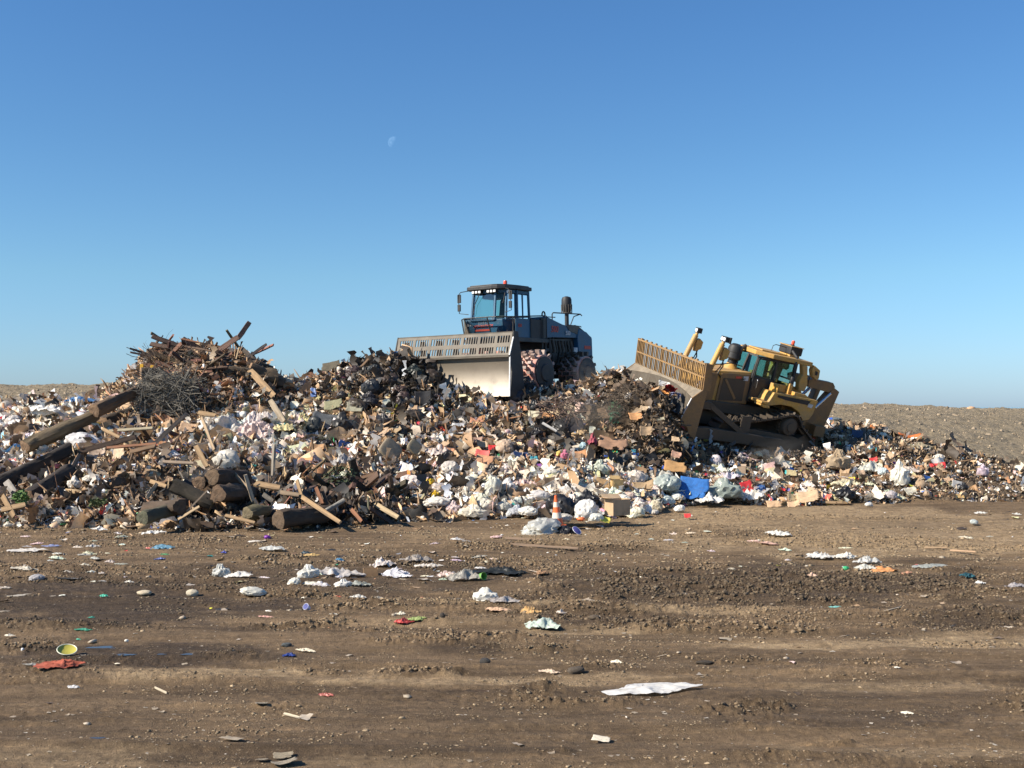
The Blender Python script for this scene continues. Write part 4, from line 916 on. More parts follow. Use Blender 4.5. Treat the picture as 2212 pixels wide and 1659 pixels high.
    for i in range(len(cor)):
        w = .14 if i in (3,) else .075
        cf.bar((*cor[i], 2.88), (*top[i], zt), w, .08, (1, 0, 0)); j = (i + 1) % len(cor)
        cf.bar((*cor[i], 2.90), (*cor[j], 2.90), .06, .07); cf.bar((*top[i], zt - .06), (*top[j], zt - .06), .06, .12)
    cf.bar((1.2, .81, 2.9), (1.2, .80, 4.0), .06, .05, (1, 0, 0)); cf.box(.78, 1.6, -.79, .79, 3.78, 4.0)
    cab = cf.build('cab', BL, root, 0.008)
    def pane(name, i, j, z0=2.94, z1=3.86, n=.03):
        p = lambda q, z: tuple(cor[q][k] + (top[q][k] - cor[q][k]) * (z - 2.9) / (zt - 2.9) for k in (0, 1)) + (z,)
        a, b_ = Vector(p(i, z0)), Vector(p(j, z0)); c, d = Vector(p(j, z1)), Vector(p(i, z1)); e = (b_ - a) * .06
        MB().add([a + e, b_ - e, c - e, d + e], [(0, 1, 2, 3)]).build(name, M['glass'], cab)
    pane('windshield', 0, 1); pane('side_window', 6, 0); pane('side_window', 1, 2); pane('side_window', 2, 3); pane('side_window', 3, 4); pane('rear_window', 4, 5, 2.94, 3.76); pane('side_window', 5, 6)
    MB().prism([(1.15, 3.0), (.98, 3.1), (.90, 3.78), (1.05, 3.84), (1.2, 3.7), (1.3, 3.05)], -.25, .28).box(1.1, 1.7, -.28, .3, 2.85, 3.1).build('operator_seat', CH, cab, 0.04)
    MB().box(.82, .86, -.2, .35, 2.95, 3.75).build('rear_panel', BK, cab)
    MB().tube([(2.54, -.2, 3.9), (2.53, -.45, 3.5), (2.58, -.5, 3.1)], .016, 6).build('wiper', BK, cab); MB().tube([(2.3, .80, 3.9), (2.38, .75, 3.5)], .014, 6).build('wiper', BK, cab)
    rf = [(2.60, -.72), (2.62, .40), (2.55, .62), (2.35, .86), (1.5, .95), (.72, .93), (.66, .6), (.66, -.6), (.72, -.93), (2.2, -.93), (2.48, -.85)]
    roof = MB().prism(rf, 4.03, 4.17, 'z').prism([(x * .93 + .1, y * .9) for x, y in rf], 4.172, 4.22, 'z').build('cab_roof', BK, root, 0.03)
    for y0 in (-.50, .20):
        for k in range(3):
            y = y0 + k * .15; hb = MB().box(2.42, 2.56, y - .06, y + .06, 3.90, 4.01).build('work_lamp', CH, roof)
            MB().box(2.561, 2.572, y - .05, y + .05, 3.915, 3.995).build('lamp_lens', M['lampglass'], hb)
    MB().box(2.1, 2.22, .80, .88, 3.88, 3.98).build('side_lamp', M['lampglass'], roof)
    MB().lathe([(.085, 4.22), (.085, 4.26)], (1.75, .42, 0), 16).build('beacon_base', CH, roof)
    MB().lathe([(.075, 4.262), (.075, 4.36), (.06, 4.40), (.01, 4.41)], (1.75, .42, 0), 16).build('beacon', M['beacon'], roof, smooth=40)
    for sgn in (-1, 1):
        y = sgn * .9
        m = MB().tube([(2.35, y * .95, 4.05), (2.55, y * 1.22, 4.0), (2.55, y * 1.35, 3.9), (2.5, y * 1.35, 3.2), (2.4, y * .95, 3.15)], .016, 6)
        ar = m.build('mirror_arm', BK, cab)
        MB().box(2.50, 2.54, *sorted((y * 1.24, y * 1.42)), 3.60, 3.92).box(2.50, 2.56, *sorted((y * 1.26, y * 1.40)), 3.28, 3.54).build('mirror', CH, ar, 0.01)
    # engine bay
    rear = MB().prism([(-.02, 2.25), (-.05, 3.10), (-.25, 3.08), (-1.3, 2.84), (-2.4, 2.72), (-2.5, 2.34), (-.5, 2.30)], -1.0, 1.0).build('engine_hood', BL, root, 0.02)
    MB().prism([(-2.3, 2.34), (-2.42, 2.72), (-3.0, 2.60), (-3.42, 2.36), (-3.46, 1.3), (-3.0, 1.15), (-2.42, 1.5)], -1.05, 1.05).build('rear_counterweight', BL, root, 0.03)
    MB().prism([(-.02, 1.1), (-.02, 2.24), (-2.35, 2.33), (-2.40, 1.1)], -.85, .85).build('engine_block', BK, root, 0.02)
    pipes = MB()
    for k in range(9):
        x = -.3 - k * .22; pipes.tube([(x, .86, 2.2), (x - .05, .92, 1.8), (x + .06, .88, 1.3)], .03 + .02 * (k % 3), 8)
    pipes.box(-1.9, -1.5, .86, .98, 1.3, 1.75).box(-.9, -.6, .86, .95, 1.4, 1.7); pipes.build('hydraulic_hose', M['track'], root)
    MB().box(-2.36, -2.1, .88, 1.02, 1.45, 1.95).box(-2.34, -2.12, .9, 1.0, 1.15, 1.42).build('filter_housing', M['whitemark'], root, 0.02)
    MB().prism([(-1.55, 2.80), (-1.75, 2.62), (-2.45, 2.46), (-2.5, 2.78), (-2.2, 2.86)], 1.002, 1.02).build('hood_plate', M['railsteel'], rear)
    MB().prism([(-2.5, 2.80), (-3.45, 2.40), (-3.45, 2.37), (-2.5, 2.76)], -1.0, 1.0).build('rear_deck', M['railsteel'], rear)
    MB().box(-3.30, -2.80, 1.052, 1.06, 1.90, 2.04).build('red_sticker', M['redmark'], rear)
    txt('500', .34, (-.70, 1.012, 2.62), (R(90), 0, R(180)), M['redmark'], rear, 'side_number', .1)
    txt('500', .24, (-1.62, 1.03, 2.50), (R(90), 0, R(180)), M['whitemark'], rear, 'hood_number', .1)
    txt('500', .16, (1.9, 1.172, 2.66), (R(90), 0, R(180)), M['redmark'], pf, 'panel_number', .1)
    # ladder posts with square holes
    ld = MB()
    for x in (.10, -.18): ld.box(x - .03, x + .03, 1.02, 1.12, .75, 2.25)
    for z in (.78, 1.10, 1.45, 1.80, 2.15): ld.box(-.2, .12, 1.03, 1.11, z - .06, z + .06)
    ld.build('ladder', CH, root, 0.005)
    MB().prism([(.02, 2.2), (.02, 3.02), (.35, 3.02), (.35, 2.2)], 1.0, 1.1).build('mesh_door', BK, root)
    # exhaust stack and rails
    ex = MB().tube([(-3.0, .1, 2.5), (-3.0, .1, 3.55)], .085, 14).build('exhaust_pipe', CH, root, smooth=40)
    MB().lathe([(.14, 3.45), (.20, 3.52), (.215, 3.75), (.21, 3.98), (.17, 4.08), (.05, 4.12)], (-3.0, .1, 0), 22).build('exhaust_cap', CH, ex, smooth=40)
    cg = MB()
    for k in range(14):
        a = 2 * math.pi * k / 14; cg.tube([(-3.0 + .225 * math.cos(a), .1 + .225 * math.sin(a), 3.44), (-3.0 + .225 * math.cos(a), .1 + .225 * math.sin(a), 3.78)], .008, 4)
    cg.lathe([(.23, 3.43), (.23, 3.45)], (-3.0, .1, 0), 18); cg.build('exhaust_guard', M['railsteel'], ex)
    MB().tube([(-.62, .95, 2.1), (-.62, .95, 3.22), (-.70, .95, 3.28), (-2.7, .95, 3.32), (-3.2, .7, 3.30)], .025, 6).tube([(-2.7, .95, 3.32), (-2.2, .95, 3.2), (-1.9, .95, 2.78)], .022, 6).tube([(-1.6, .95, 2.85), (-2.7, .95, 2.82), (-3.3, .6, 2.84)], .022, 6).tube([(-2.7, -.9, 3.32), (-3.2, -.6, 3.30)], .022, 6).build('hand_rail', BK, root)
bulldozer(); compactor()
#@@MEND
# ---------------------------------------------------------------- single things lying on the heap and the yard
# coordinates below were read off enlarged crops of the photograph; Zn turns them into rows and columns, hit() drops them on the terrain
ZZ = {'A': (0, 777.7, .28127), 'B': (553, 743.1, .26036), 'C': (1036.9, 864.1, .27345), 'D': (1607.2, 846.8, .27345), 'E': (328.4, 950.5, .20313), 'G': (259.2, 656.7, .17969),
      'H': (345.6, 1157.9, .39063), 'I': (0, 1140.6, .35157), 'J': (734.5, 1278.9, .35157), 'K': (1469, 1209.8, .33595), 'P': (0, 0, 1.0), 'Q': (1019.6, 587.6, .15622), 'L': (1313.4, 708.6, .14584)}
def zz(k, x, y): a, b, s = ZZ[k]; return a + x * s, b + y * s
LAND = []          # findable things that other labels can point at
def place(k, x, y, w, h, Y=None, front=0.0):
    px, py = zz(k, x, y); s = ZZ[k][2]; ph = h * s; base = min(py + ph * .45, 1655)
    p, ok = hit(px, base)
    if Y is not None: p = at(px, base, Y)
    if Y is None and k in 'ABCDEGP' and p.y > 27: p = at(px, base, p.y - .28 - front)
    mpp = p.y / F
    if Y is None:
        zt = float(tz(np.array([p.x]), np.array([p.y]))[0])
        p = Vector((p.x, p.y, max(p.z, zt) if p.y < 30 else p.z))
    return p, max(w * s * mpp, .02), max(ph * mpp, .012)
def orient(rx=0, ry=0, rz=0): return (rx, ry, rz)
CRUMP = {}
def crumple(kind, i):
    key = (kind, i)
    if key in CRUMP: return CRUMP[key]
    r = np.random.RandomState(100 + i * 7 + len(kind))
    if kind == 'bag':        # tied or slack bag: lumpy body with creases gathered towards a neck
        v = ICO4[0].copy(); f = ICO4[1]; o = r.rand(3) * 40
        n1 = fbm(v[:, 0] * 1.3 + o[0], v[:, 1] * 1.3 + v[:, 2] * 1.7 + o[1], 3, i); a = np.arctan2(v[:, 1], v[:, 0])
        cr = np.abs(fbm(a * 2.2 + o[2], v[:, 2] * 2.2 + v[:, 0] * 2.0, 3, i + 5) - .5) * 2
        cr2 = np.abs(vn(v[:, 0] * 4.5 + o[0], v[:, 1] * 4.5 + v[:, 2] * 5, i + 8) - .5) * 2
        v = v * (0.80 + .42 * n1 - .16 * np.clip(1 - cr * 2.2, 0, 1) ** 1.5 - .05 * np.clip(1 - cr2 * 2, 0, 1) + .03)[:, None]
        v[:, 2] = np.where(v[:, 2] < -.45, -.45 + (v[:, 2] + .45) * .25, v[:, 2])
        k = i % 3
        if k == 0: m = v[:, 2] > .45; v[m, 0] *= .55; v[m, 1] *= .55; v[m, 2] = .45 + (v[m, 2] - .45) * 1.25
        if k == 2: v[:, 2] *= .8; v[:, 0] += v[:, 2] * .35
    elif kind == 'film':     # slack crumpled sheet with a ragged outline
        n = 26; g = np.linspace(-1, 1, n); X, Y = np.meshgrid(g, g); o = r.rand(2) * 50
        rad = np.maximum(np.abs(X), np.abs(Y)); th = np.arctan2(Y, X)
        rr = rad * (.62 + .75 * vn(th * 1.6 + o[0], th * 0 + 3, i)); X2 = np.cos(th) * rr; Y2 = np.sin(th) * rr
        rd = lambda q, w: (1 - np.abs(vn(X2 * q + o[0], Y2 * q + w + o[1], i) - .5) * 2)
        Z = .55 * rd(2.3, 0) ** 2 + .38 * rd(4.5, 9) ** 2 + .07 * rd(9, 3) - .1; Z *= (1.15 - .75 * rad)
        v = np.stack([X2, Y2, Z], -1).reshape(-1, 3) + (r.rand(n * n, 3) - .5) * .03; ii = np.arange(n * n).reshape(n, n)
        a, b, c, d = ii[:-1, :-1].ravel(), ii[:-1, 1:].ravel(), ii[1:, 1:].ravel(), ii[1:, :-1].ravel()
        f = np.concatenate([np.stack([a, b, c], -1), np.stack([a, c, d], -1)])
    elif kind == 'sheet':    # stiff bent sheet with torn edge, real thickness
        n = 12; g = np.linspace(-1, 1, n); X, Y = np.meshgrid(g, g); o = r.rand(2) * 50
        e = .16 * (vn(X * 3 + o[0], Y * 3 + o[1], i) - .5); e2 = .16 * (vn(X * 3 + o[1], Y * 3 + o[0], i + 3) - .5)
        cut = np.where((X + Y * (1 if i % 2 else -1)) > 1.1 + .6 * r.rand(), .82, 1)
        X2 = (X + e) * cut; Y2 = (Y + e2) * cut; bend = (r.rand() - .3) * .5; fo = (r.rand() - .5) * 1.2
        Z = bend * (X2 ** 2) + .10 * (fbm(X2 * 2 + o[0], Y2 * 2, 2, i) - .5) * 2 + np.abs(X2 - fo) * .22
        t = .03; v0 = np.stack([X2, Y2, Z], -1).reshape(-1, 3); v = np.concatenate([v0, v0 - [0, 0, t]]); m = n * n; ii = np.arange(m).reshape(n, n)
        a, b, c, d = ii[:-1, :-1].ravel(), ii[:-1, 1:].ravel(), ii[1:, 1:].ravel(), ii[1:, :-1].ravel()
        top = np.concatenate([np.stack([a, b, c], -1), np.stack([a, c, d], -1)]); rim = np.concatenate([ii[0, :], ii[1:, -1], ii[-1, -2::-1], ii[-2:0:-1, 0]]); r2 = np.roll(rim, -1)
        f = np.concatenate([top, top[:, ::-1] + m, np.stack([rim, rim + m, r2 + m], -1), np.stack([rim, r2 + m, r2], -1)])
    elif kind == 'pillow':   # boxy padded cushion
        v = ICO4[0].copy(); f = ICO4[1]; v = np.sign(v) * np.abs(v) ** .42; v[:, 2] *= (.8 + .3 * fbm(v[:, 0] * 1.5 + i, v[:, 1] * 1.5, 2, i)); v += .05 * (fbm(v[:, 0] * 2 + i, v[:, 1] * 2 + v[:, 2], 2, 4) - .5)[:, None]
    elif kind == 'lumpy':    # stones, clods, wet paper
        v = ICO3[0].copy(); f = ICO3[1]; o = r.rand(3) * 40
        v = v * (.65 + .6 * fbm(v[:, 0] * 1.6 + o[0], v[:, 1] * 1.6 + v[:, 2] * 1.3 + o[1], 3, i))[:, None]; v[:, 2] *= .8
    me = mesh_np(kind + '_shape', v, f, M['bag'], smooth=True, link=False)
    if kind == 'bag':
        try: me.set_sharp_from_angle(angle=R(38))
        except Exception: pass
    CRUMP[key] = me; return me
_cnt = [0]; MESHMAT = {}
def soft(name, kind, k, x, y, w, h, col, label, cat, mat='bag', depth=None, Y=None, group=None, tilt=0.0, yaw=None, var=None, land=False):
    p, W, H = place(k, x, y, w, h, Y, .25 if k in 'ABCD' else 0); _cnt[0] += 1; i = (var if var is not None else _cnt[0]) % (9 if kind == 'bag' else 8)
    key = (kind, i, mat)
    if key not in MESHMAT:
        me = crumple(kind, i).copy(); me.materials.clear(); me.materials.append(M[mat]); MESHMAT[key] = me
    me = MESHMAT[key]; o = bpy.data.objects.new(name, me); COL.objects.link(o)
    D = depth if depth is not None else (W + H) * .45
    if kind == 'bag': o.scale = (W / 1.75, D / 1.7, H / 1.35); dz = H * .36
    elif kind == 'film': o.scale = (W / 1.75, (D if depth else max(D, W * .35)) / 1.75, H / .9); dz = H * .08
    elif kind == 'pillow': o.scale = (W / 2.6, W / 2.6, W * .11); dz = H * .42; yaw = yaw or .2
    elif kind == 'lumpy': o.scale = (W / 1.8, D / 1.8, H / 1.5); dz = H * .3
    else: o.scale = (W / 2, max(D, H * .8) / 2, max(W * .35, .05)); dz = H * .4
    yw = yaw if yaw is not None else (random.uniform(-.35, .35) + (math.pi if random.random() < .5 else 0))
    o.location = (p.x, p.y, p.z + dz)
    if k in 'HIJK' and kind == 'sheet': o.scale.z *= .5; o.scale.y = o.scale.x * .7; o.location.z = p.z + .02
    o.rotation_euler = (.14, random.uniform(-.1, .1), yw) if (k in 'HIJK' and kind == 'sheet') else (tilt, random.uniform(-.08, .08), yw) if kind in ('bag', 'film', 'lumpy') else (1.05, .75, .3) if kind == 'pillow' else (tilt or .75, random.uniform(-.25, .25), random.uniform(-.3, .3))
    if min(col) > .35: col = (col[0], col[1] * .965, col[2] * .88)
    o.color = (*col, 1); tag(o, label, cat, group)
    px, py = zz(k, x, y)
    if land: LAND.append((px, py, land))
    return o
def plank(k, x0, y0, x1, y1, w, col, label, name='wooden_plank', cat='plank', Y=(None, None), thick=.32, mat='wood', lift=.04, group='broken planks on the heap', bend=0):
    s = ZZ[k][2]; P = []
    for (x, y), YY in (((x0, y0), Y[0]), ((x1, y1), Y[1])):
        px, py = zz(k, x, y); q, ok = hit(px, py)
        q = at(px, py, (YY if YY is not None else q.y) - (0 if k in 'HIJKP' else .30))
        P.append(q)
    if Y == (None, None) and abs(P[0].y - P[1].y) > 2.2:         # keep a board from running deep into the slope
        m = min(P[0].y, P[1].y) + .9; P = [at(*zz(k, x, y), min(q.y, m)) for (x, y), q in zip(((x0, y0), (x1, y1)), P)]
    w = w * s * (P[0].y + P[1].y) / 2 / F
    for q in P: q.z += lift
    a, b = P; L = (b - a).length; c = (a + b) / 2
    r = random.Random(int(x0 * 7 + y1)); V = []; n = 7; Fs = []
    prof = [(-.5, -.5), (.5, -.5), (.5, .5), (-.5, .5)]
    for j in range(n):
        t = j / (n - 1) - .5; e = (.5 if j in (0, n - 1) else 1)
        for pi, (u, v) in enumerate(prof):
            dx = r.uniform(-.12, .12) * w * (1.8 if j in (0, n - 1) else 0.2)
            V.append((t * L + dx, u * w * r.uniform(.88, 1.05) * (.9 if e < 1 else 1), v * w * thick * r.uniform(.85, 1.1) + bend * L * (t * t * 4 - 1) * -.25))
    for j in range(n - 1):
        for q in range(4): Fs.append((j * 4 + q, j * 4 + (q + 1) % 4, j * 4 + 4 + (q + 1) % 4, j * 4 + 4 + q))
    Fs += [(3, 2, 1, 0), tuple((n - 1) * 4 + q for q in range(4))]
    o = MB().add(V, Fs).build(name, M[mat])
    d = (b - a).normalized(); rot = d.to_track_quat('X', 'Z'); o.rotation_euler = (rot.to_matrix() @ Matrix.Rotation(R(r.uniform(35, 75)), 3, 'X')).to_euler(); o.location = c
    o.color = (*col, 1); tag(o, label, cat, group); px, py = zz(k, (x0 + x1) / 2, (y0 + y1) / 2); return o
def log(k, x0, y0, x1, y1, r_, col, label, Y=(None, None), taper=.9, group='logs in the heap', endcol=(.30, .19, .11), land=False, n=22, name='log'):
    s = ZZ[k][2]; P = []
    for (x, y), YY in (((x0, y0), Y[0]), ((x1, y1), Y[1])):
        px, py = zz(k, x, y); q, ok = hit(px, py + r_ * s * .6)
        P.append(at(px, py, (YY if YY is not None else q.y) - .55))
    a, b = P; rad = r_ * s * a.y / F; d = b - a; L = d.length; rr = random.Random(int(x0 + 3 * y1))
    m = max(8, int(L / .12)); V = []; Fs = []; ph = rr.random() * 9
    for j in range(m):
        t = j / (m - 1); R0 = rad * (1 + (taper - 1) * t)
        for q in range(n):
            an = 2 * math.pi * q / n
            k_ = 1 + .10 * math.sin(an * 3 + ph + t * 2) + .05 * math.sin(an * 9 + t * 5) + rr.uniform(-.07, .07) + .08 * math.sin(t * 7 + ph) + (.12 if rr.random() < .03 else 0)
            if j in (0, m - 1): k_ *= .93
            V.append((t * L, R0 * k_ * math.cos(an), R0 * k_ * math.sin(an)))
    for j in range(m - 1):
        for q in range(n): Fs.append((j * n + q, j * n + (q + 1) % n, (j + 1) * n + (q + 1) % n, (j + 1) * n + q))
    o = MB().add(V, Fs).build(name, M['bark'], smooth=50); o.location = a; o.rotation_euler = d.to_track_quat('X', 'Z').to_euler(); o.color = (*col, 1)
    for j, ex in ((0, -.003), (m - 1, L + .003)):
        e = MB(); ring = [(ex, V[j * n + q][1] * 1.0, V[j * n + q][2] * 1.0) for q in range(n)]; rin = [(ex - .01 * (1 if j == 0 else -1), p[1] * .55, p[2] * .55) for p in ring]
        e.add(ring + rin + [(ex, 0, 0)], [(q, (q + 1) % n, n + (q + 1) % n, n + q) for q in range(n)] + [(n + q, n + (q + 1) % n, 2 * n) for q in range(n)])
        eo = e.build('cut_end', M['wood'], o); eo.color = (*endcol, 1)
    tag(o, label, 'log', group)
    if land: LAND.append((*zz(k, x0, y0), land))
    return o
WD, WL, WB, WG, WR = (.20, .12, .065), (.38, .25, .13), (.09, .055, .035), (.30, .26, .205), (.27, .12, .06)
WH, CL, BK_, BU, TAN = (.80, .76, .68), (.62, .64, .64), (.022, .022, .025), (.03, .16, .48), (.46, .32, .19)

def cone():
    p, W, H = place('C', 607, 865, 70, 260, 28.0); p = at(*zz('C', 612, 985), 28.0); h = .74
    root = empty('traffic_cone', (p.x, p.y, p.z - .02), (R(3), R(-4), R(10)))
    tag(root, 'orange traffic cone with two white bands behind a heap of clear bags', 'traffic cone'); LAND.append((*zz('C', 610, 860), 'the orange traffic cone'))
    def band(name, z0, z1, c, n=24):
        r = lambda z: .155 - .125 * z / h
        m = MB().lathe([(r(z0), z0), (r(z1), z1)], n=n); o = m.build(name, M['solid'], root, smooth=40); o.color = (*c, 1)
    OR = (.80, .16, .045)
    band('cone_body', .03, .19, OR); band('white_band', .19, .33, (.78, .66, .52)); band('cone_body', .33, .46, OR); band('white_band', .46, .58, (.78, .68, .55)); band('cone_body', .58, h, OR)
    o = MB().box(-.19, .19, -.19, .19, 0, .03).build('base', M['solid'], root, .008); o.color = (.6, .13, .04, 1)
cone()
# ---- logs, bark colours darkened to carry their shaded faces
log('A', 722, 388, 1085, 232, 52, (.15, .095, .055), 'thick brown log pointing at the camera, uppermost on the left side of the heap', (36.6, 38.8), land='the uppermost left log')
log('A', 190, 668, 735, 420, 58, (.17, .125, .07), 'very long pale brown log sloping down below the uppermost left log', (34.6, 37.0))
log('A', -90, 985, 545, 678, 56, (.045, .035, .028), 'long black log crossing the left edge of the photo', (31.6, 33.6), land='the long black log')
log('A', 205, 1060, 545, 850, 64, (.05, .038, .03), 'short thick dark log lying in shade below the long black log', (30.5, 32.4))
log('A', 790, 490, 1040, 400, 60, (.07, .05, .035), 'shadow-dark stump wedged under the uppermost left log', (37.6, 39.0))  # its dark colour includes the shadow beneath the log above
log('A', 250, 900, 430, 815, 22, (.10, .065, .04), 'thin dark log between the two black logs at the left', (32.6, 33.6))
log('E', 640, 392, 1000, 400, 84, (.085, .055, .035), 'split-ended log on top of the front log stack', (29.4, 31.0), land='the split-ended log', endcol=(.17, .11, .062))
log('E', 700, 575, 1080, 560, 100, (.08, .054, .034), 'widest log in the middle of the front log stack, round end towards the camera', (28.7, 30.6), endcol=(.17, .105, .06), land='the widest front log')
log('E', 225, 480, 640, 690, 78, (.05, .04, .026), 'dark mossy log leaning down to the right at the left of the front stack', (28.9, 28.9), endcol=(.16, .14, .08))
log('E', 300, 710, -60, 735, 80, (.09, .06, .038), 'brown log with flat cut end facing right in the front stack', (28.2, 29.4), endcol=(.14, .085, .05))
log('E', 1345, 845, 1900, 790, 100, (.085, .057, .036), 'fat brown log lying on the mud at the right of the front stack', (27.9, 29.2), endcol=(.13, .085, .05), land='the fat log on the mud')
log('E', 1010, 780, 1230, 750, 78, (.15, .13, .07), 'mossy green-brown stump left of the fat log on the mud', (28.2, 29.0), endcol=(.2, .16, .09))
log('A', 1095, 1210, 1330, 1150, 52, (.12, .105, .065), 'short log with greenish round end, leftmost in the front row', (27.4, 28.6), endcol=(.13, .13, .08))
log('E', 500, 455, 620, 380, 72, (.03, .025, .02), 'black hollow log behind the dark mossy log', (29.4, 30.4))
log('G', 1230, 840, 1880, 880, 100, (.17, .12, .07), 'big pale brown log across the top right of the wood pile', (40.4, 41.2), land='the big log on the wood pile')
log('G', 250, 825, 800, 840, 62, (.12, .085, .055), 'dark log with yellow tags at the left end of the wood pile', (39.8, 40.6), land='the yellow-tagged log')
log('G', 1560, 760, 1960, 960, 70, (.14, .10, .065), 'broken log running down the right flank of the wood pile', (40.8, 41.3))
log('E', 1850, 755, 2045, 640, 26, (.30, .28, .24), 'grey bare branch stub leaning beside the long pale plank', (28.6, 28.9), n=12, name='branch')
for x, y in ((262, 770), (380, 785)):
    p = at(*zz('G', x, y), 39.55); o = MB().box(-.06, .06, -.02, .02, -.14, .14).build('yellow_tag', M['solid'], None, .01); o.location = p; o.rotation_euler = (0, .2 if x > 300 else 0, 0); o.color = (.75, .42, .03, 1)
    tag(o, 'yellow plastic tag on the dark log, ' + ('left one of the pair' if x < 300 else 'right one of the pair'), 'tag', 'yellow tags on the dark log')
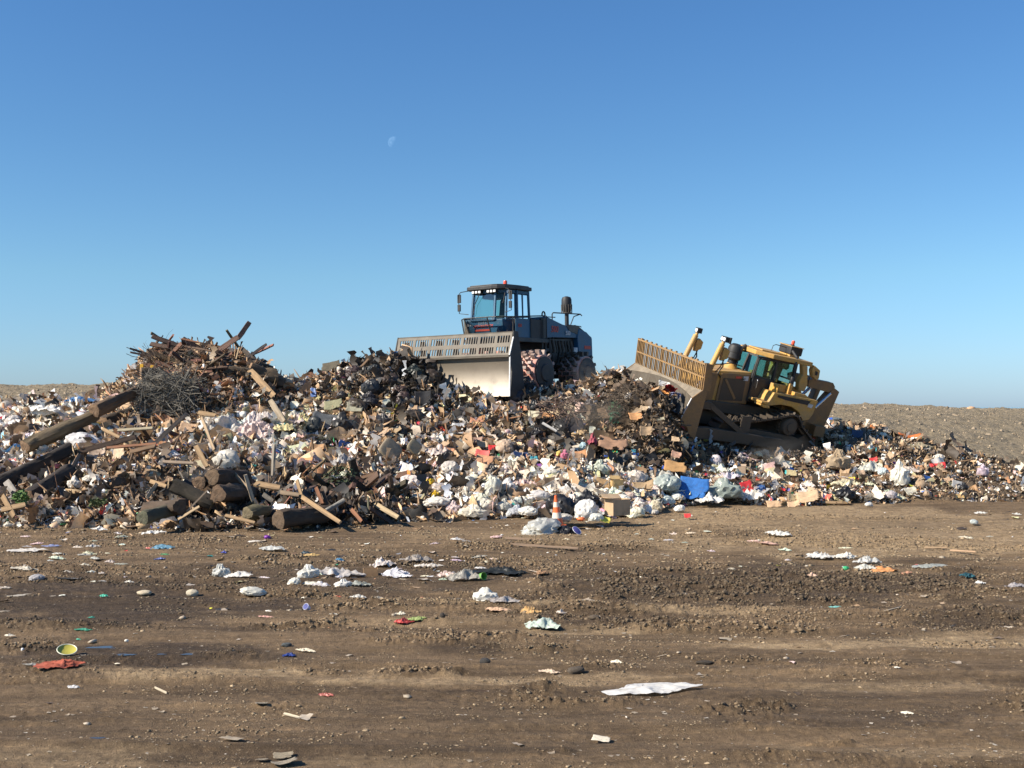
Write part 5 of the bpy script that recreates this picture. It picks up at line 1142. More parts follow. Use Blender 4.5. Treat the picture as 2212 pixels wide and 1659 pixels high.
# ---- planks by hand
HP = [
 ('E',1300,60,1284,390,70,WG,'upright grey board with nail holes, over the front log stack',(30.2,30.0)),
 ('E',1090,475,1360,525,72,WL,'short pale thick beam beside the widest front log',(28.5,28.3)),
 ('E',1565,600,2000,890,48,WL,'long pale plank slanting down to the mud right of the logs',(28.9,27.6)),
 ('E',992,380,1075,660,42,(.5,.4,.28),'narrow splintered plank standing in front of the widest log',(28.3,28.3)),
 ('E',465,70,585,300,52,WL,'pale plank leaning left above the split-ended log',(30.4,30.0)),
 ('E',775,815,1095,895,40,WL,'light plank lying on the ground under the widest front log',(27.9,27.7)),
 ('E',275,860,500,722,34,(.45,.33,.2),'pale lath leaning on the brown cut log',(27.9,27.9)),
 ('E',365,775,585,550,20,(.3,.22,.15),'thin stick leaning across the dark mossy log',(28.0,28.2)),
 ('E',1745,520,1812,690,40,WR,'reddish splinter standing above the fat log on the mud',(29.2,29.0)),
 ('E',1800,530,1870,700,36,WB,'dark splinter beside the reddish splinter',(29.3,29.1)),
 ('E',2120,750,2230,880,40,WR,'reddish plank end poking up at the right of the front stack',(28.6,28.2)),
 ('E',1365,570,1560,600,55,(.3,.22,.14),'rough brown beam behind the short pale thick beam',(28.9,28.8)),
 ('E',-20,450,150,505,46,WL,'pale plank left of the dark mossy log',(29.8,29.4)),
 ('E',470,895,650,925,60,WB,'dark timber block on the ground below the front stack',(27.6,27.6)),
 ('E',1540,440,1590,600,44,WL,'pale pointed stake right of the upright grey board',(29.2,29.0)),
 ('E',1180,590,1280,660,50,WG,'grey broken board end under the short pale beam',(28.4,28.4)),
 ('E',1870,640,1950,560,40,WB,'brown slat leaning above the grey branch stub',(29.3,29.4)),
 ('A',785,535,915,602,26,WL,'pale lath below the dark stump',(34.6,34.2)),
 ('A',830,552,1175,530,28,(.42,.36,.24),'long straight grey-yellow plank lying level under the brush pile',(35.0,35.0)),
 ('A',560,722,1045,598,42,WB,'long dark brown beam lying under the level plank',(33.4,34.2)),
 ('A',478,985,612,732,34,(.26,.18,.12),'brown post standing beside the white laundry-like bag',(31.6,32.8)),
 ('A',820,682,1195,652,26,WR,'thin reddish board right of the brown paper sheet',(33.4,33.4)),
 ('A',1000,715,1195,668,40,WD,'brown beam end under the thin reddish board',(33.2,33.2)),
 ('A',1185,650,1435,418,34,(.32,.22,.14),'long brown plank rising to the right under the brush pile',(34.0,35.6)),
 ('A',1922,88,2100,282,52,WL,'bright new plank leaning down from the big log on the wood pile',(39.9,38.6)),
 ('A',1558,195,1562,400,26,(.3,.22,.15),'narrow upright board at the right edge of the brush pile',(39.2,38.4)),
 ('A',1655,58,1692,272,34,WD,'brown upright stick below the white scrap on the wood pile',(39.9,39.2)),
 ('A',1608,98,1755,215,18,WL,'thin light lath crossing the upright stick',(39.9,39.6)),
 ('A',1250,790,1485,802,34,(.35,.26,.18),'grey-brown plank lying level above the split-ended log',(31.8,31.8)),
 ('A',1128,1068,1205,958,30,(.42,.33,.22),'short pale stake in the mud left of the front stack',(29.2,29.4)),
 ('A',1798,878,1915,1005,26,(.38,.28,.18),'thin lath pointing down to the mud left of the logs',(30.0,29.4)),
 ('A',15,1160,195,1120,46,WL,'broken plank lying at the very left toe of the heap',(28.0,28.0)),
 ('A',20,1050,110,1210,46,WL,'tan board end at the left toe under the green weed',(28.2,27.9)),
 ('A',1550,448,1645,700,30,(.4,.29,.18),'slim plank pointing down through the pink plastic',(35.2,33.6)),
 ('A',2078,318,2182,480,46,(.36,.29,.2),'greyish plank end above the yellow foam strips',(37.0,36.2)),
 ('A',1518,410,1652,432,34,WL,'short orange-brown board right of the brush pile',(36.4,36.2)),
 ('A',90,945,362,812,20,(.3,.26,.2),'thin grey pole lying between the two black logs',(32.2,33.0)),
 ('A',50,945,112,1030,56,(.33,.3,.26),'grey squared block at the left edge under the long black log',(31.0,30.6)),
 ('G',120,545,365,620,26,WB,'long dark beam jutting left from the top of the wood pile',(40.4,40.8)),
 ('G',122,590,380,640,26,(.25,.15,.1),'lower of two dark boards jutting left from the wood pile',(40.3,40.8)),
 ('G',385,400,690,505,56,(.12,.075,.055),'dark thick beam, highest at the left of the wood pile',(40.6,40.8)),
 ('G',370,490,600,535,60,(.18,.11,.075),'brown beam under the highest dark beam',(40.5,40.6)),
 ('G',738,428,955,476,32,WR,'reddish curved board on top of the wood pile',(40.7,40.7)),
 ('G',985,500,1082,474,28,WB,'short dark board right of the reddish curved board',(40.7,40.8)),
 ('G',1035,545,1122,488,14,WD,'thin twig-like lath on top of the wood pile',(40.6,40.6)),
 ('G',1195,562,1430,400,66,(.24,.14,.10),'lower half of the long plank sticking up from the wood pile',(40.9,41.2)),
 ('G',1420,425,1560,225,60,(.18,.10,.075),'splintered tip of the long plank pointing at the sky',(41.2,41.5)),
 ('G',1478,692,1765,490,34,(.09,.075,.07),'thin dark pole pointing up to the right from the wood pile',(41.0,41.4)),
 ('G',1470,548,1720,790,56,(.13,.10,.075),'dark board leaning left, crossing the thin dark pole',(41.2,41.0)),
 ('G',590,755,730,690,46,WL,'tan board with broken corner over the yellow-tagged log',(40.3,40.3)),
 ('G',1090,620,1158,692,26,(.65,.48,.26),'small yellow splinter of fresh wood on the wood pile',(40.3,40.2)),
 ('G',330,550,420,640,30,WB,'short black splinter at the left of the wood pile',(40.5,40.5)),
 ('G',470,600,820,560,34,WD,'brown board lying across the middle of the wood pile top',(40.7,40.7)),
 ('G',780,520,1130,580,30,(.22,.14,.09),'dark reddish slat lying across the wood pile top',(40.6,40.6)),
 ('G',1140,600,1440,700,30,WB,'dark slat on the right shoulder of the wood pile',(40.8,40.9)),
 ('G',650,480,760,520,36,(.10,.07,.05),'black splintered block on the wood pile crest',(40.8,40.8)),
 ('C',1488,160,1592,300,30,WL,'bright broken branch wood leaning at the bulldozer blade',(37.9,37.2)),
 ('C',495,190,605,255,22,(.5,.48,.45),'pale pipe-like strip left of the black sheet',(36.8,36.6)),
 ('B',1420,930,1530,985,30,WG,'grey strip of wood below the tan cushion on its right',None),
 ('B',690,390,935,130,20,WD,'long brown lath on the left face of the black mound',(41.0,41.6)),
 ('B',820,745,885,640,26,WR,'reddish brown stick left of the tan cushion',None),
 ('B',210,560,360,600,30,WD,'brown board above the yellow foam strips',None),
 ('B',985,1335,1180,1450,42,(.45,.34,.2),'pale plank ending on the mud at the right of the wood debris',(29.6,28.8)),
 ('B',790,1385,870,1475,26,WL,'short light stake on the mud edge right of the fat log',(28.9,28.6)),
 ('B',1180,1330,1420,1320,34,WR,'reddish brown board under the white slack bag',None),
 ('B',1400,1380,1540,1400,26,(.6,.32,.15),'orange-brown split board under the white slack bag',None),
 ('B',1760,545,1960,515,36,WR,'rust brown beam lying level on the middle of the heap',None),
 ('B',1080,690,1240,600,22,(.5,.26,.14),'orange splintered lath above the tan cushion',None),
 ('B',1060,700,1270,650,18,(.55,.34,.2),'light orange splinter crossing above the tan cushion',None),
 ('D',1090,505,1420,600,30,(.74,.73,.68),'white board lying at the right of the heap',None),
 ('D',1060,470,1250,520,20,(.4,.28,.17),'brown lath beside the long white board',None),
 ('D',740,740,880,760,16,WL,'thin straw-coloured lath at the right foot of the heap',None),
 ('D',620,880,840,885,30,WL,'flattened tan board at the toe under the black bag',None),
 ('D',740,248,830,272,12,(.45,.36,.25),'thin pole behind the bulldozer pointing right',None),
 ('D',990,740,1100,760,10,WL,'thin reed-like lath right of the white standing bag',None),
 ('J',800,628,1090,612,14,WB,'long thin dark stick lying in the foreground mud',None),
 ('H',1085,300,1225,295,12,(.34,.28,.2),'pale flat slat just below the film heap on the yard',None),
 ('H',940,300,1040,294,9,(.4,.32,.22),'thin slat left of the pale flat slat on the yard',None),
 ('H',430,685,530,662,9,WB,'thin dark twig on the mud left of the blue wrapper',None),
 ('I',1745,1152,1850,1180,16,(.55,.47,.34),'short pale bone-like stick in the foreground',None),
 ('I',950,990,1025,1025,14,(.5,.42,.3),'short tan stick in the left foreground',None),
 ('I',1008,1093,1065,1095,14,(.1,.07,.05),'tiny dark stick in the left foreground',None),
 ('K',640,850,820,890,7,(.6,.5,.36),'straw-thin light stick in the right foreground',None),
 ('C',200,1100,480,1120,22,(.20,.135,.09),'flat brown board on the yard in front of the cone, nearer the heap',None),
 ('C',200,1145,780,1185,20,(.22,.15,.10),'long flat plank on the yard in front of the cone, nearer the camera',None),
 ('D',1425,1240,1605,1240,16,(.5,.34,.2),'flat tan strip on the right of the yard, left one of two',None),
 ('D',1630,1262,1830,1275,16,(.46,.3,.18),'flat tan strip on the right of the yard, right one of two',None),
]
for h_ in HP:
    Yp = h_[8] if h_[8] else (None, None)
    plank(*h_[:6], h_[6], h_[7], Y=Yp, lift=.02 if h_[0] in 'HIJK' else .03)

# ---- bags, films, sheets and boxes seen one by one: (name, kind, crop, x, y, w, h, colour, material, category, label[, extra])
B1 = [
 ('plastic_bag','bag','B',1280,1150,185,100,(.82,.74,.74),'bag','bag','pinkish white bag under the white carton panel',{}),
 ('plastic_bag','bag','B',1435,1150,80,85,(.85,.58,.04),'bag','bag','bright yellow plastic bag right of the pinkish white bag',{'land':'the bright yellow bag'}),
 ('plastic_bag','bag','B',1490,1245,60,48,(.85,.55,.03),'bag','bag','small bright yellow bag below the larger yellow one',{}),
 ('plastic_bag','bag','B',1615,1030,150,100,(.66,.62,.60),'bag','bag','greyish white knotted bag up the slope from the clear standing bag',{}),
 ('plastic_bag','bag','B',1960,1190,150,170,(.70,.71,.66),'film','bag','tall clear plastic bag standing full on the slope',{'land':'the tall clear bag'}),
 ('plastic_bag','bag','B',1800,1392,215,85,(.78,.74,.65),'bag','bag','long cream bag lying at the toe of the heap',{'land':'the long cream bag'}),
 ('plastic_bag','bag','B',1900,1335,150,80,(.80,.77,.68),'bag','bag','cream bag just above the long cream bag',{}),
 ('plastic_bag','bag','B',1490,1310,210,80,(.80,.78,.76),'bag','bag','slack white bag lying on reddish boards',{'land':'the slack white bag'}),
 ('plastic_bag','bag','B',1955,1048,125,82,BK_,'bag','bag','black crinkled bag above the tall clear bag',{}),
 ('plastic_bag','bag','B',2085,1180,85,95,(.8,.8,.82),'bag','bag','white round bag right of the tall clear bag',{}),
 ('plastic_bag','bag','B',1140,1190,120,70,(.8,.8,.8),'bag','bag','white bag left of the pinkish white bag',{}),
 ('plastic_bag','bag','B',1050,1225,140,60,(.78,.72,.66),'bag','bag','flat cream bag at the left end of the bag strip',{}),
 ('plastic_bag','bag','B',1640,1110,120,70,(.6,.6,.62),'film','bag','pale grey bag just under the greyish knotted bag',{}),
 ('plastic_bag','bag','B',1530,1190,130,80,(.72,.64,.62),'film','bag','rosy clear bag right of the two yellow bags',{}),
 ('plastic_bag','bag','B',1740,1250,120,90,(.72,.66,.58),'bag','bag','crumpled beige bag between the slack bag and the tall clear bag',{}),
 ('paper_bag','bag','B',2060,850,140,90,(.5,.38,.28),'card','bag','brown paper bag below the red carton',{}),
 ('carton_sheet','sheet','B',1252,1042,102,140,(.86,.86,.86),'card','panel','white carton panel with red mark standing on the heap',{'tilt':1.35,'land':'the white carton panel'}),
 ('cushion','pillow','B',1115,875,230,190,(.30,.24,.165),'cloth','cushion','square tan seat cushion lying in the middle of the heap',{'land':'the square tan cushion'}),
 ('cushion','pillow','B',1315,850,150,140,(.31,.25,.16),'cloth','cushion','torn tan cushion right of the square tan cushion',{}),
 ('fabric_sheet','sheet','B',640,500,150,90,(.27,.26,.15),'cloth','fabric','khaki canvas sheet above the grey rubber sheet',{}),
 ('fabric_sheet','sheet','B',820,520,140,100,(.33,.31,.22),'cloth','fabric','pale khaki canvas crumpled right of the khaki sheet',{}),
 ('rubber_sheet','sheet','B',590,640,240,130,(.13,.135,.135),'cloth','sheet','big grey rubber sheet draped on the slope',{'land':'the big grey rubber sheet'}),
 ('fabric_sheet','film','B',400,620,160,110,(.75,.66,.36),'cloth','foam','yellow foam strip right of the blue-black scrap',{}),
 ('fabric_sheet','film','B',250,690,220,110,(.72,.65,.38),'cloth','foam','larger torn yellow foam strip on the left slope',{'land':'the yellow foam'}),
 ('fabric_sheet','sheet','B',330,720,90,50,(.02,.06,.11),'cloth','scrap','dark teal scrap among the yellow foam',{}),
 ('fabric_sheet','sheet','B',1385,445,140,140,BK_,'cloth','fabric','black triangular cloth hanging under the black mound',{'tilt':1.2}),
 ('plastic_sheet','sheet','B',475,395,50,100,(.05,.12,.32),'solid','sheet','blue panel edge sticking up left of the black mound',{'tilt':1.3}),
 ('fabric_sheet','sheet','B',620,180,150,80,(.10,.085,.055),'cloth','fabric','dark brown matted rug on the crest left of the black mound',{}),
 ('fabric_sheet','bag','B',370,335,80,60,(.14,.14,.16),'cloth','fabric','dark grey rounded cloth on the crest right of the wood pile',{}),
 ('plastic_bag','bag','B',250,300,110,60,(.55,.5,.42),'bag','bag','beige bag on the crest right of the wood pile',{}),
 ('plastic_bag','bag','B',770,215,60,50,(.8,.8,.82),'bag','bag','white bag on the crest beside the black mound',{}),
 ('fabric_sheet','film','B',70,590,180,110,(.78,.72,.72),'bag','film','white crumpled film at the top of the pink-white patch',{}),
 ('fabric_sheet','film','B',60,690,190,120,(.74,.60,.58),'bag','film','pink crumpled insulation on the left slope',{'land':'the pink insulation'}),
 ('fabric_sheet','film','B',-30,640,130,160,(.80,.72,.74),'bag','film','white-pink film left of the pink insulation',{}),
 ('plastic_sheet','sheet','B',1340,655,40,50,(.7,.06,.08),'solid','scrap','small red scrap above the square tan cushion',{}),
 ('plastic_sheet','sheet','B',1310,520,45,30,(.15,.55,.6),'solid','scrap','small turquoise scrap under the black mound',{}),
 ('plastic_sheet','sheet','B',1560,885,50,30,(.05,.5,.6),'solid','scrap','bright turquoise scrap right of the tan cushions',{}),
 ('plastic_bag','bag','B',1590,915,90,70,BK_,'bag','bag','black bag beside the bright turquoise scrap',{}),
 ('carton','sheet','B',1885,910,120,60,(.75,.14,.12),'card','carton','flattened red carton on the right middle slope',{'land':'the flattened red carton'}),
 ('cardboard_sheet','sheet','B',1850,625,110,60,(.38,.19,.08),'card','cardboard','orange-brown cardboard on the upper middle slope',{}),
 ('cardboard_sheet','sheet','B',1810,670,110,40,(.65,.45,.2),'card','cardboard','yellow-brown curled card just below the orange-brown cardboard',{}),
 ('cardboard_sheet','sheet','B',1010,750,180,50,(.42,.3,.2),'card','cardboard','light brown torn cardboard above the square tan cushion',{}),
 ('plastic_bag','bag','B',1600,415,50,70,(.45,.6,.75),'bag','bag','pale blue bottle-shaped bag under the compactor blade',{}),
 ('plastic_tray','sheet','Q',540,1568,210,100,(.09,.42,.31),'solid','tray','green plastic tray on the crest in front of the compactor blade',{'Y':41.7,'tilt':.9,'land':'the green tray'}),
 ('plastic_bag','bag','Q',760,1570,230,190,BK_,'bag','bag','large black bag on the crest right of the green tray',{'Y':41.9}),
 ('plastic_bag','film','Q',1010,1625,230,90,(.45,.58,.75),'bag','film','pale blue crumpled film on the crest before the compactor drums',{'Y':41.8}),
 # strip around the cone
 ('garbage_bag','bag','C',650,835,215,195,BK_,'bag','garbage bag','big black garbage bag directly behind the cone',{'Y':28.9,'land':'the big black garbage bag'}),
 ('garbage_bag','bag','C',845,800,200,130,BK_,'bag','garbage bag','black garbage bag behind the bright white bag',{'Y':29.4}),
 ('plastic_bag','bag','C',845,870,180,140,(.86,.86,.87),'bag','bag','bright white bulging bag right of the cone',{'Y':28.6,'land':'the bright white bag'}),
 ('plastic_bag','bag','C',480,1010,290,165,CL,'film','bag','heap-like clear bag full of pale waste before the cone',{'Y':27.4,'depth':1.1,'land':'the clear bag before the cone'}),
 ('plastic_bag','bag','C',430,1040,160,90,(.82,.82,.82),'bag','bag','white bag at the left front of the clear bag',{'Y':27.2}),
 ('garbage_bag','bag','C',668,1050,145,85,BK_,'bag','garbage bag','small black bag lying before the cone, right of the clear bag',{'Y':27.2}),
 ('plastic_bag','bag','C',650,935,130,70,(.7,.68,.66),'film','bag','clear bag at the right foot of the cone',{'Y':28.3}),
 ('carton','sheet','C',985,945,95,48,(.75,.65,.1),'card','carton','yellow carton right of the bright white bag',{'Y':28.1}),
 ('plastic_bag','bag','C',920,930,110,55,(.8,.82,.8),'bag','bag','white flap-like bag left of the yellow carton',{'Y':28.1}),
 ('scrap','lumpy','C',795,935,60,32,(.85,.2,.06),'solid','scrap','bright orange scrap under the bright white bag',{'Y':28.0}),
 ('plastic_bag','bag','C',1248,825,115,78,(.82,.76,.72),'bag','bag','round cream-pink bag right of the open cardboard box',{}),
 ('plastic_bag','bag','C',1385,840,100,85,(.68,.62,.48),'film','bag','clear bag of yellowish waste right of the cream-pink bag',{}),
 ('plastic_bag','bag','C',1572,855,85,55,(.85,.85,.85),'bag','bag','small white bag under the blue tarp',{}),
 ('plastic_bag','bag','C',225,685,100,95,(.82,.82,.86),'bag','bag','white crinkled ball-like bag left of the cone',{}),
 ('plastic_bag','bag','C',385,880,140,60,(.84,.84,.82),'bag','bag','flat white bag left of the cone',{}),
 ('plastic_bag','bag','C',450,755,170,80,(.78,.76,.78),'bag','bag','lumpy white bag up-slope left of the cone',{}),
 ('plastic_bag','bag','C',190,830,110,80,(.7,.7,.66),'film','bag','dull clear bag right of the long cream bag',{}),
 ('plastic_bag','bag','C',300,800,90,55,(.55,.62,.62),'bag','bag','pale green-grey bag two steps left of the cone',{}),
 ('plastic_bag','bag','C',690,620,110,60,(.84,.84,.84),'bag','bag','white bag uphill behind the black garbage bags',{}),
 ('plastic_bag','bag','C',700,700,120,70,(.82,.8,.8),'bag','bag','white bag touching the top of the big black bag',{}),
 ('plastic_bag','bag','C',560,580,120,60,(.78,.77,.74),'bag','bag','ivory bag uphill left of the black garbage bags',{}),
 ('blue_tarp','sheet','C',1690,690,225,175,BU,'cloth','tarp','bright blue plastic tarp folded on the toe of the heap',{'tilt':1.1,'land':'the bright blue tarp'}),
 ('plastic_roll','bag','C',1930,712,250,130,(.36,.43,.42),'film','plastic roll','greenish clear plastic roll right of the blue tarp',{'land':'the greenish plastic roll'}),
 ('plastic_roll','bag','C',1480,660,210,110,(.52,.6,.6),'film','plastic roll','pale clear plastic roll left of the blue tarp',{}),
 ('plastic_bag','film','C',1810,778,190,90,(.86,.86,.86),'bag','film','white sheet of film hanging below the blue tarp',{}),
 ('plastic_crate','sheet','C',2110,680,100,110,(.55,.04,.04),'solid','crate','broken red plastic crate right of the plastic roll',{'tilt':1.0}),
 ('cardboard_sheet','sheet','C',960,650,135,80,(.42,.27,.13),'card','cardboard','orange-tan cardboard left of the upright brown box',{}),
 ('cardboard_sheet','sheet','C',1290,690,170,110,(.36,.25,.14),'card','cardboard','dark tan crushed cardboard left of the pale plastic roll',{}),
 ('cardboard_sheet','sheet','C',1540,520,175,80,(.44,.25,.10),'card','cardboard','flat orange cardboard uphill from the blue tarp',{'land':'the flat orange cardboard'}),
 ('cardboard_sheet','sheet','C',1050,345,225,62,(.36,.21,.13),'card','panel','long flat brown panel on the middle right slope',{'land':'the long brown panel'}),
 ('cloth','film','C',885,315,75,130,(.42,.09,.12),'cloth','cloth','dark red cloth left of the long brown panel',{}),
 ('plastic_bag','bag','C',812,366,95,45,(.5,.68,.78),'bag','bag','light blue bag left of the long brown panel',{}),
 ('plastic_sheet','sheet','C',745,190,140,130,(.02,.02,.03),'cloth','sheet','black plastic sheet above the dark red cloth',{'tilt':1.2}),
 ('cloth','film','C',810,190,45,30,(.05,.1,.35),'cloth','cloth','small blue cloth right of the black plastic sheet',{}),
 ('netting','film','C',1068,110,80,130,(.04,.16,.09),'cloth','netting','dark green netting hanging from the waste before the blade',{'tilt':.9}),
 ('cardboard_sheet','sheet','C',1310,245,100,80,(.42,.29,.17),'card','cardboard','torn cardboard under the waste pushed by the bulldozer',{'tilt':1.2}),
 ('cardboard_sheet','sheet','C',1545,305,65,50,(.52,.37,.22),'card','cardboard','light cardboard scrap at the bulldozer blade foot',{}),
 ('carton','sheet','C',1640,912,55,42,(.7,.05,.05),'card','carton','small red carton lying alone on the mud',{'land':'the small red carton'}),
 ('paper_bag','bag','C',200,372,110,90,(.47,.34,.24),'card','bag','tan paper bag on the slope above the bag strip',{}),
 ('plastic_sheet','sheet','C',325,440,120,42,(.03,.05,.12),'solid','sheet','dark navy panel right of the tan paper bag',{}),
 ('plastic_bag','bag','C',668,435,60,60,(.65,.2,.3),'bag','bag','pink bag below the light blue bag',{}),
 ('plastic_bag','bag','C',622,425,40,40,(.8,.6,.15),'bag','bag','small yellow bag touching the pink bag',{}),
 ('scrap','sheet','C',870,655,75,30,(.2,.65,.42),'solid','scrap','bright green scrap left of the orange-tan cardboard',{}),
 ('cardboard_sheet','sheet','C',555,650,90,110,(.12,.08,.05),'cloth','rag','dark brown rag uphill behind the cone',{'tilt':1.2}),
 ('scrap','sheet','C',600,600,45,40,(.75,.5,.1),'card','scrap','orange-yellow scrap above the dark brown rag',{}),
 ('cardboard_sheet','sheet','L',545,1550,200,170,(.4,.27,.13),'card','cardboard','rust-tan cardboard hanging under the pushed waste',{'Y':37.4,'tilt':1.1}),
 ('cloth','film','L',930,870,200,150,(.55,.03,.04),'cloth','cloth','bright red cloth against the bulldozer blade',{'Y':38.5,'tilt':.7,'land':'the bright red cloth'}),
 ('scrap','sheet','L',830,830,170,60,(.8,.82,.82),'solid','strip','white strip left of the bright red cloth',{'Y':38.6,'tilt':.9}),
 ('plastic_bag','bag','L',300,1010,110,110,(.85,.82,.8),'bag','bag','white bag hanging on the waste pushed by the bulldozer',{'Y':38.6}),
 ('cloth','film','L',960,1250,150,110,(.22,.3,.45),'cloth','cloth','grey-blue cloth below the bright red cloth',{'Y':37.7,'tilt':.9}),
 ('cloth','film','L',1000,980,160,110,(.3,.32,.5),'cloth','cloth','pale blue-violet cloth under the bright red cloth',{'Y':38.0,'tilt':.9}),
 # right part
 ('plastic_sheet','sheet','D',1310,372,180,42,(.62,.18,.05),'solid','sheet','orange-red flat sheet at the back edge of the waste',{'land':'the orange-red sheet'}),
 ('mattress','bag','D',1385,432,170,55,(.32,.27,.18),'cloth','mattress','rolled tan mattress below the orange-red sheet',{}),
 ('garbage_bag','bag','D',1705,460,140,50,(.04,.045,.05),'bag','garbage bag','dark bag at the right back edge of the waste',{}),
 ('plastic_sheet','film','D',1590,470,110,50,(.06,.2,.16),'bag','film','dark green film left of the dark bag at the back',{}),
 ('plastic_bag','bag','D',1230,655,135,165,(.85,.84,.78),'bag','bag','big white bag standing upright on the right part of the heap',{'land':'the big white standing bag'}),
 ('plastic_bag','bag','D',1100,628,80,50,(.6,.72,.8),'bag','bag','pale blue bag left of the big white standing bag',{}),
 ('plastic_sheet','sheet','D',1532,587,120,42,(.6,.05,.05),'solid','sheet','red plastic sheet right of the long white board',{}),
 ('cardboard_sheet','bag','D',745,545,185,125,(.36,.27,.17),'card','carton','crushed tan carton behind the bulldozer track',{'land':'the crushed tan carton'}),
 ('plastic_bin','sheet','D',892,335,90,75,(.03,.05,.11),'solid','bin','dark blue bin panel just behind the bulldozer',{'tilt':1.2}),
 ('plastic_sheet','bag','D',715,215,90,28,(.13,.15,.15),'solid','sheet','grey slab lying behind the bulldozer ripper',{}),
 ('cloth','bag','D',1010,290,65,48,(.6,.22,.07),'cloth','cloth','orange cloth on the waste edge behind the bulldozer',{}),
 ('carton','sheet','D',880,282,45,40,(.55,.38,.24),'card','carton','pink-tan carton left of the orange cloth',{'tilt':1.2}),
 ('scrap','sheet','D',852,686,52,32,(.75,.6,.05),'solid','scrap','yellow scrap right of the crushed tan carton',{}),
 ('garbage_bag','bag','D',800,800,150,90,BK_,'bag','garbage bag','black torn bag at the right toe of the heap',{'land':'the black torn bag'}),
 ('cardboard_sheet','sheet','D',505,825,170,80,(.58,.4,.24),'card','cardboard','crumpled orange-tan cardboard left of the black torn bag',{}),
 ('cardboard_sheet','sheet','D',235,882,110,40,(.58,.38,.22),'card','cardboard','flat tan cardboard at the toe, left one of two',{}),
 ('cardboard_sheet','sheet','D',395,885,100,36,(.6,.4,.24),'card','cardboard','flat tan cardboard at the toe, right one of two',{}),
 ('plastic_bag','bag','D',1160,815,85,55,(.55,.52,.58),'film','bag','mauve clear bag at the right toe',{}),
 ('plastic_sheet','sheet','D',1682,728,75,70,(.3,.3,.3),'solid','sheet','grey pointed sheet at the far right toe',{'tilt':1.2}),
 ('garbage_bag','bag','D',1740,745,60,50,BK_,'bag','garbage bag','small black bag right of the grey pointed sheet',{}),
 ('plastic_bag','bag','D',985,888,60,28,(.8,.8,.8),'bag','bag','white scrap bag at the toe under the mauve bag',{}),
 ('dirt_clump','lumpy','D',1795,125,62,30,(.62,.36,.2),'card','scrap','orange-tan lump alone on the soil crest at the right',{'land':'the lump on the soil crest'}),
 ('plastic_film','film','D',1870,952,105,30,(.84,.84,.84),'bag','film','white film lying on the soil, far right of the yard',{}),
 ('plastic_film','film','D',2160,962,60,20,(.84,.84,.84),'bag','film','small white film at the right border of the yard',{}),
 ('plastic_bag','bag','D',1820,1025,60,38,(.6,.68,.72),'film','bag','clear bluish bag on the right side of the yard',{}),
 ('plastic_bag','film','D',285,1135,155,55,(.86,.87,.87),'bag','film','white pointed film on the yard below the blue tarp',{'land':'the white pointed film'}),
 ('plastic_film','film','D',585,1300,215,62,(.84,.84,.84),'bag','film','left of three white films in a row on the right of the yard',{}),
 ('plastic_film','film','D',810,1298,150,60,(.84,.84,.82),'bag','film','middle of three white films in a row on the right of the yard',{}),
 ('plastic_film','film','D',972,1325,150,75,(.74,.76,.78),'film','film','right of three white films in a row on the right of the yard',{}),
 ('plastic_film','film','D',180,1205,150,20,(.75,.5,.42),'bag','film','faded red and white wrapper above the three white films',{}),
 # left part
 ('plastic_bag','bag','A',640,620,230,140,(.80,.80,.84),'bag','bag','large white crinkled bag between the pale log and the long black log',{'land':'the large white crinkled bag'}),
 ('fabric_sheet','film','A',380,400,300,160,(.86,.86,.86),'cloth','cloth','big bright white sheet on the waste at the upper left',{'tilt':.5,'Y':38.6,'land':'the big bright white sheet'}),
 ('fabric_sheet','film','A',610,303,200,48,(.04,.14,.32),'cloth','cloth','blue cloth right of the big bright white sheet',{'Y':40.6}),
 ('plastic_bag','bag','A',90,470,130,90,(.72,.68,.68),'bag','bag','pale bag left of the big bright white sheet',{}),
 ('plastic_bag','bag','A',570,945,90,75,(.78,.74,.7),'bag','bag','off-white round bag beside the brown post',{}),
 ('paper_bag','sheet','A',915,710,100,120,(.62,.47,.32),'card','paper','brown kraft paper sheet left of the reddish board',{'tilt':1.1}),
 ('cardboard_sheet','sheet','A',740,720,120,110,(.55,.42,.32),'card','cardboard','pinkish tan cardboard left of the kraft paper sheet',{}),
 ('plastic_bag','film','A',1250,560,80,110,(.72,.74,.84),'bag','film','thin white and blue film streak above the reddish board',{'tilt':.6}),
 ('plastic_bag','bag','A',1740,770,190,130,(.74,.72,.68),'film','bag','clear-white bag above the split-ended log',{}),
 ('plastic_bag','film','A',1950,520,230,150,(.76,.62,.62),'bag','film','long pink and white film trailing down the slope',{'tilt':.5}),
 ('plastic_bag','film','A',1700,470,260,130,(.82,.79,.77),'bag','film','wide white film at the right of the brush pile',{'tilt':.5}),
 ('plastic_bag','bag','A',1240,810,80,60,(.6,.6,.62),'bag','bag','grey bag above the pale stake in the mud',{}),
 ('plastic_bag','bag','A',700,905,140,60,(.74,.72,.68),'bag','bag','dirty white bag right of the off-white round bag',{}),
 ('plastic_bag','bag','A',1330,735,120,55,(.78,.78,.84),'bag','bag','white-blue bag under the long rising plank',{}),
 ('cardboard_sheet','sheet','A',1450,520,130,80,(.5,.33,.2),'card','cardboard','torn brown cardboard left of the wide white film',{}),
 ('plastic_bag','bag','A',1690,45,60,45,(.85,.86,.9),'bag','bag','white scrap bag on the wood pile',{'Y':40.2}),
 ('plastic_bag','bag','A',1810,220,70,40,(.8,.8,.84),'bag','bag','white scrap bag right of the brush pile',{'Y':39.0}),
 ('scrap','sheet','A',425,810,60,35,(.8,.16,.13),'solid','scrap','red scrap between the black logs',{'Y':32.4}),
 ('scrap','sheet','A',15,440,45,50,(.6,.05,.06),'cloth','scrap','dark red scrap at the upper left edge',{}),
 ('scrap','sheet','A',95,770,60,40,(.7,.16,.15),'cloth','scrap','red scrap above the long black log',{}),
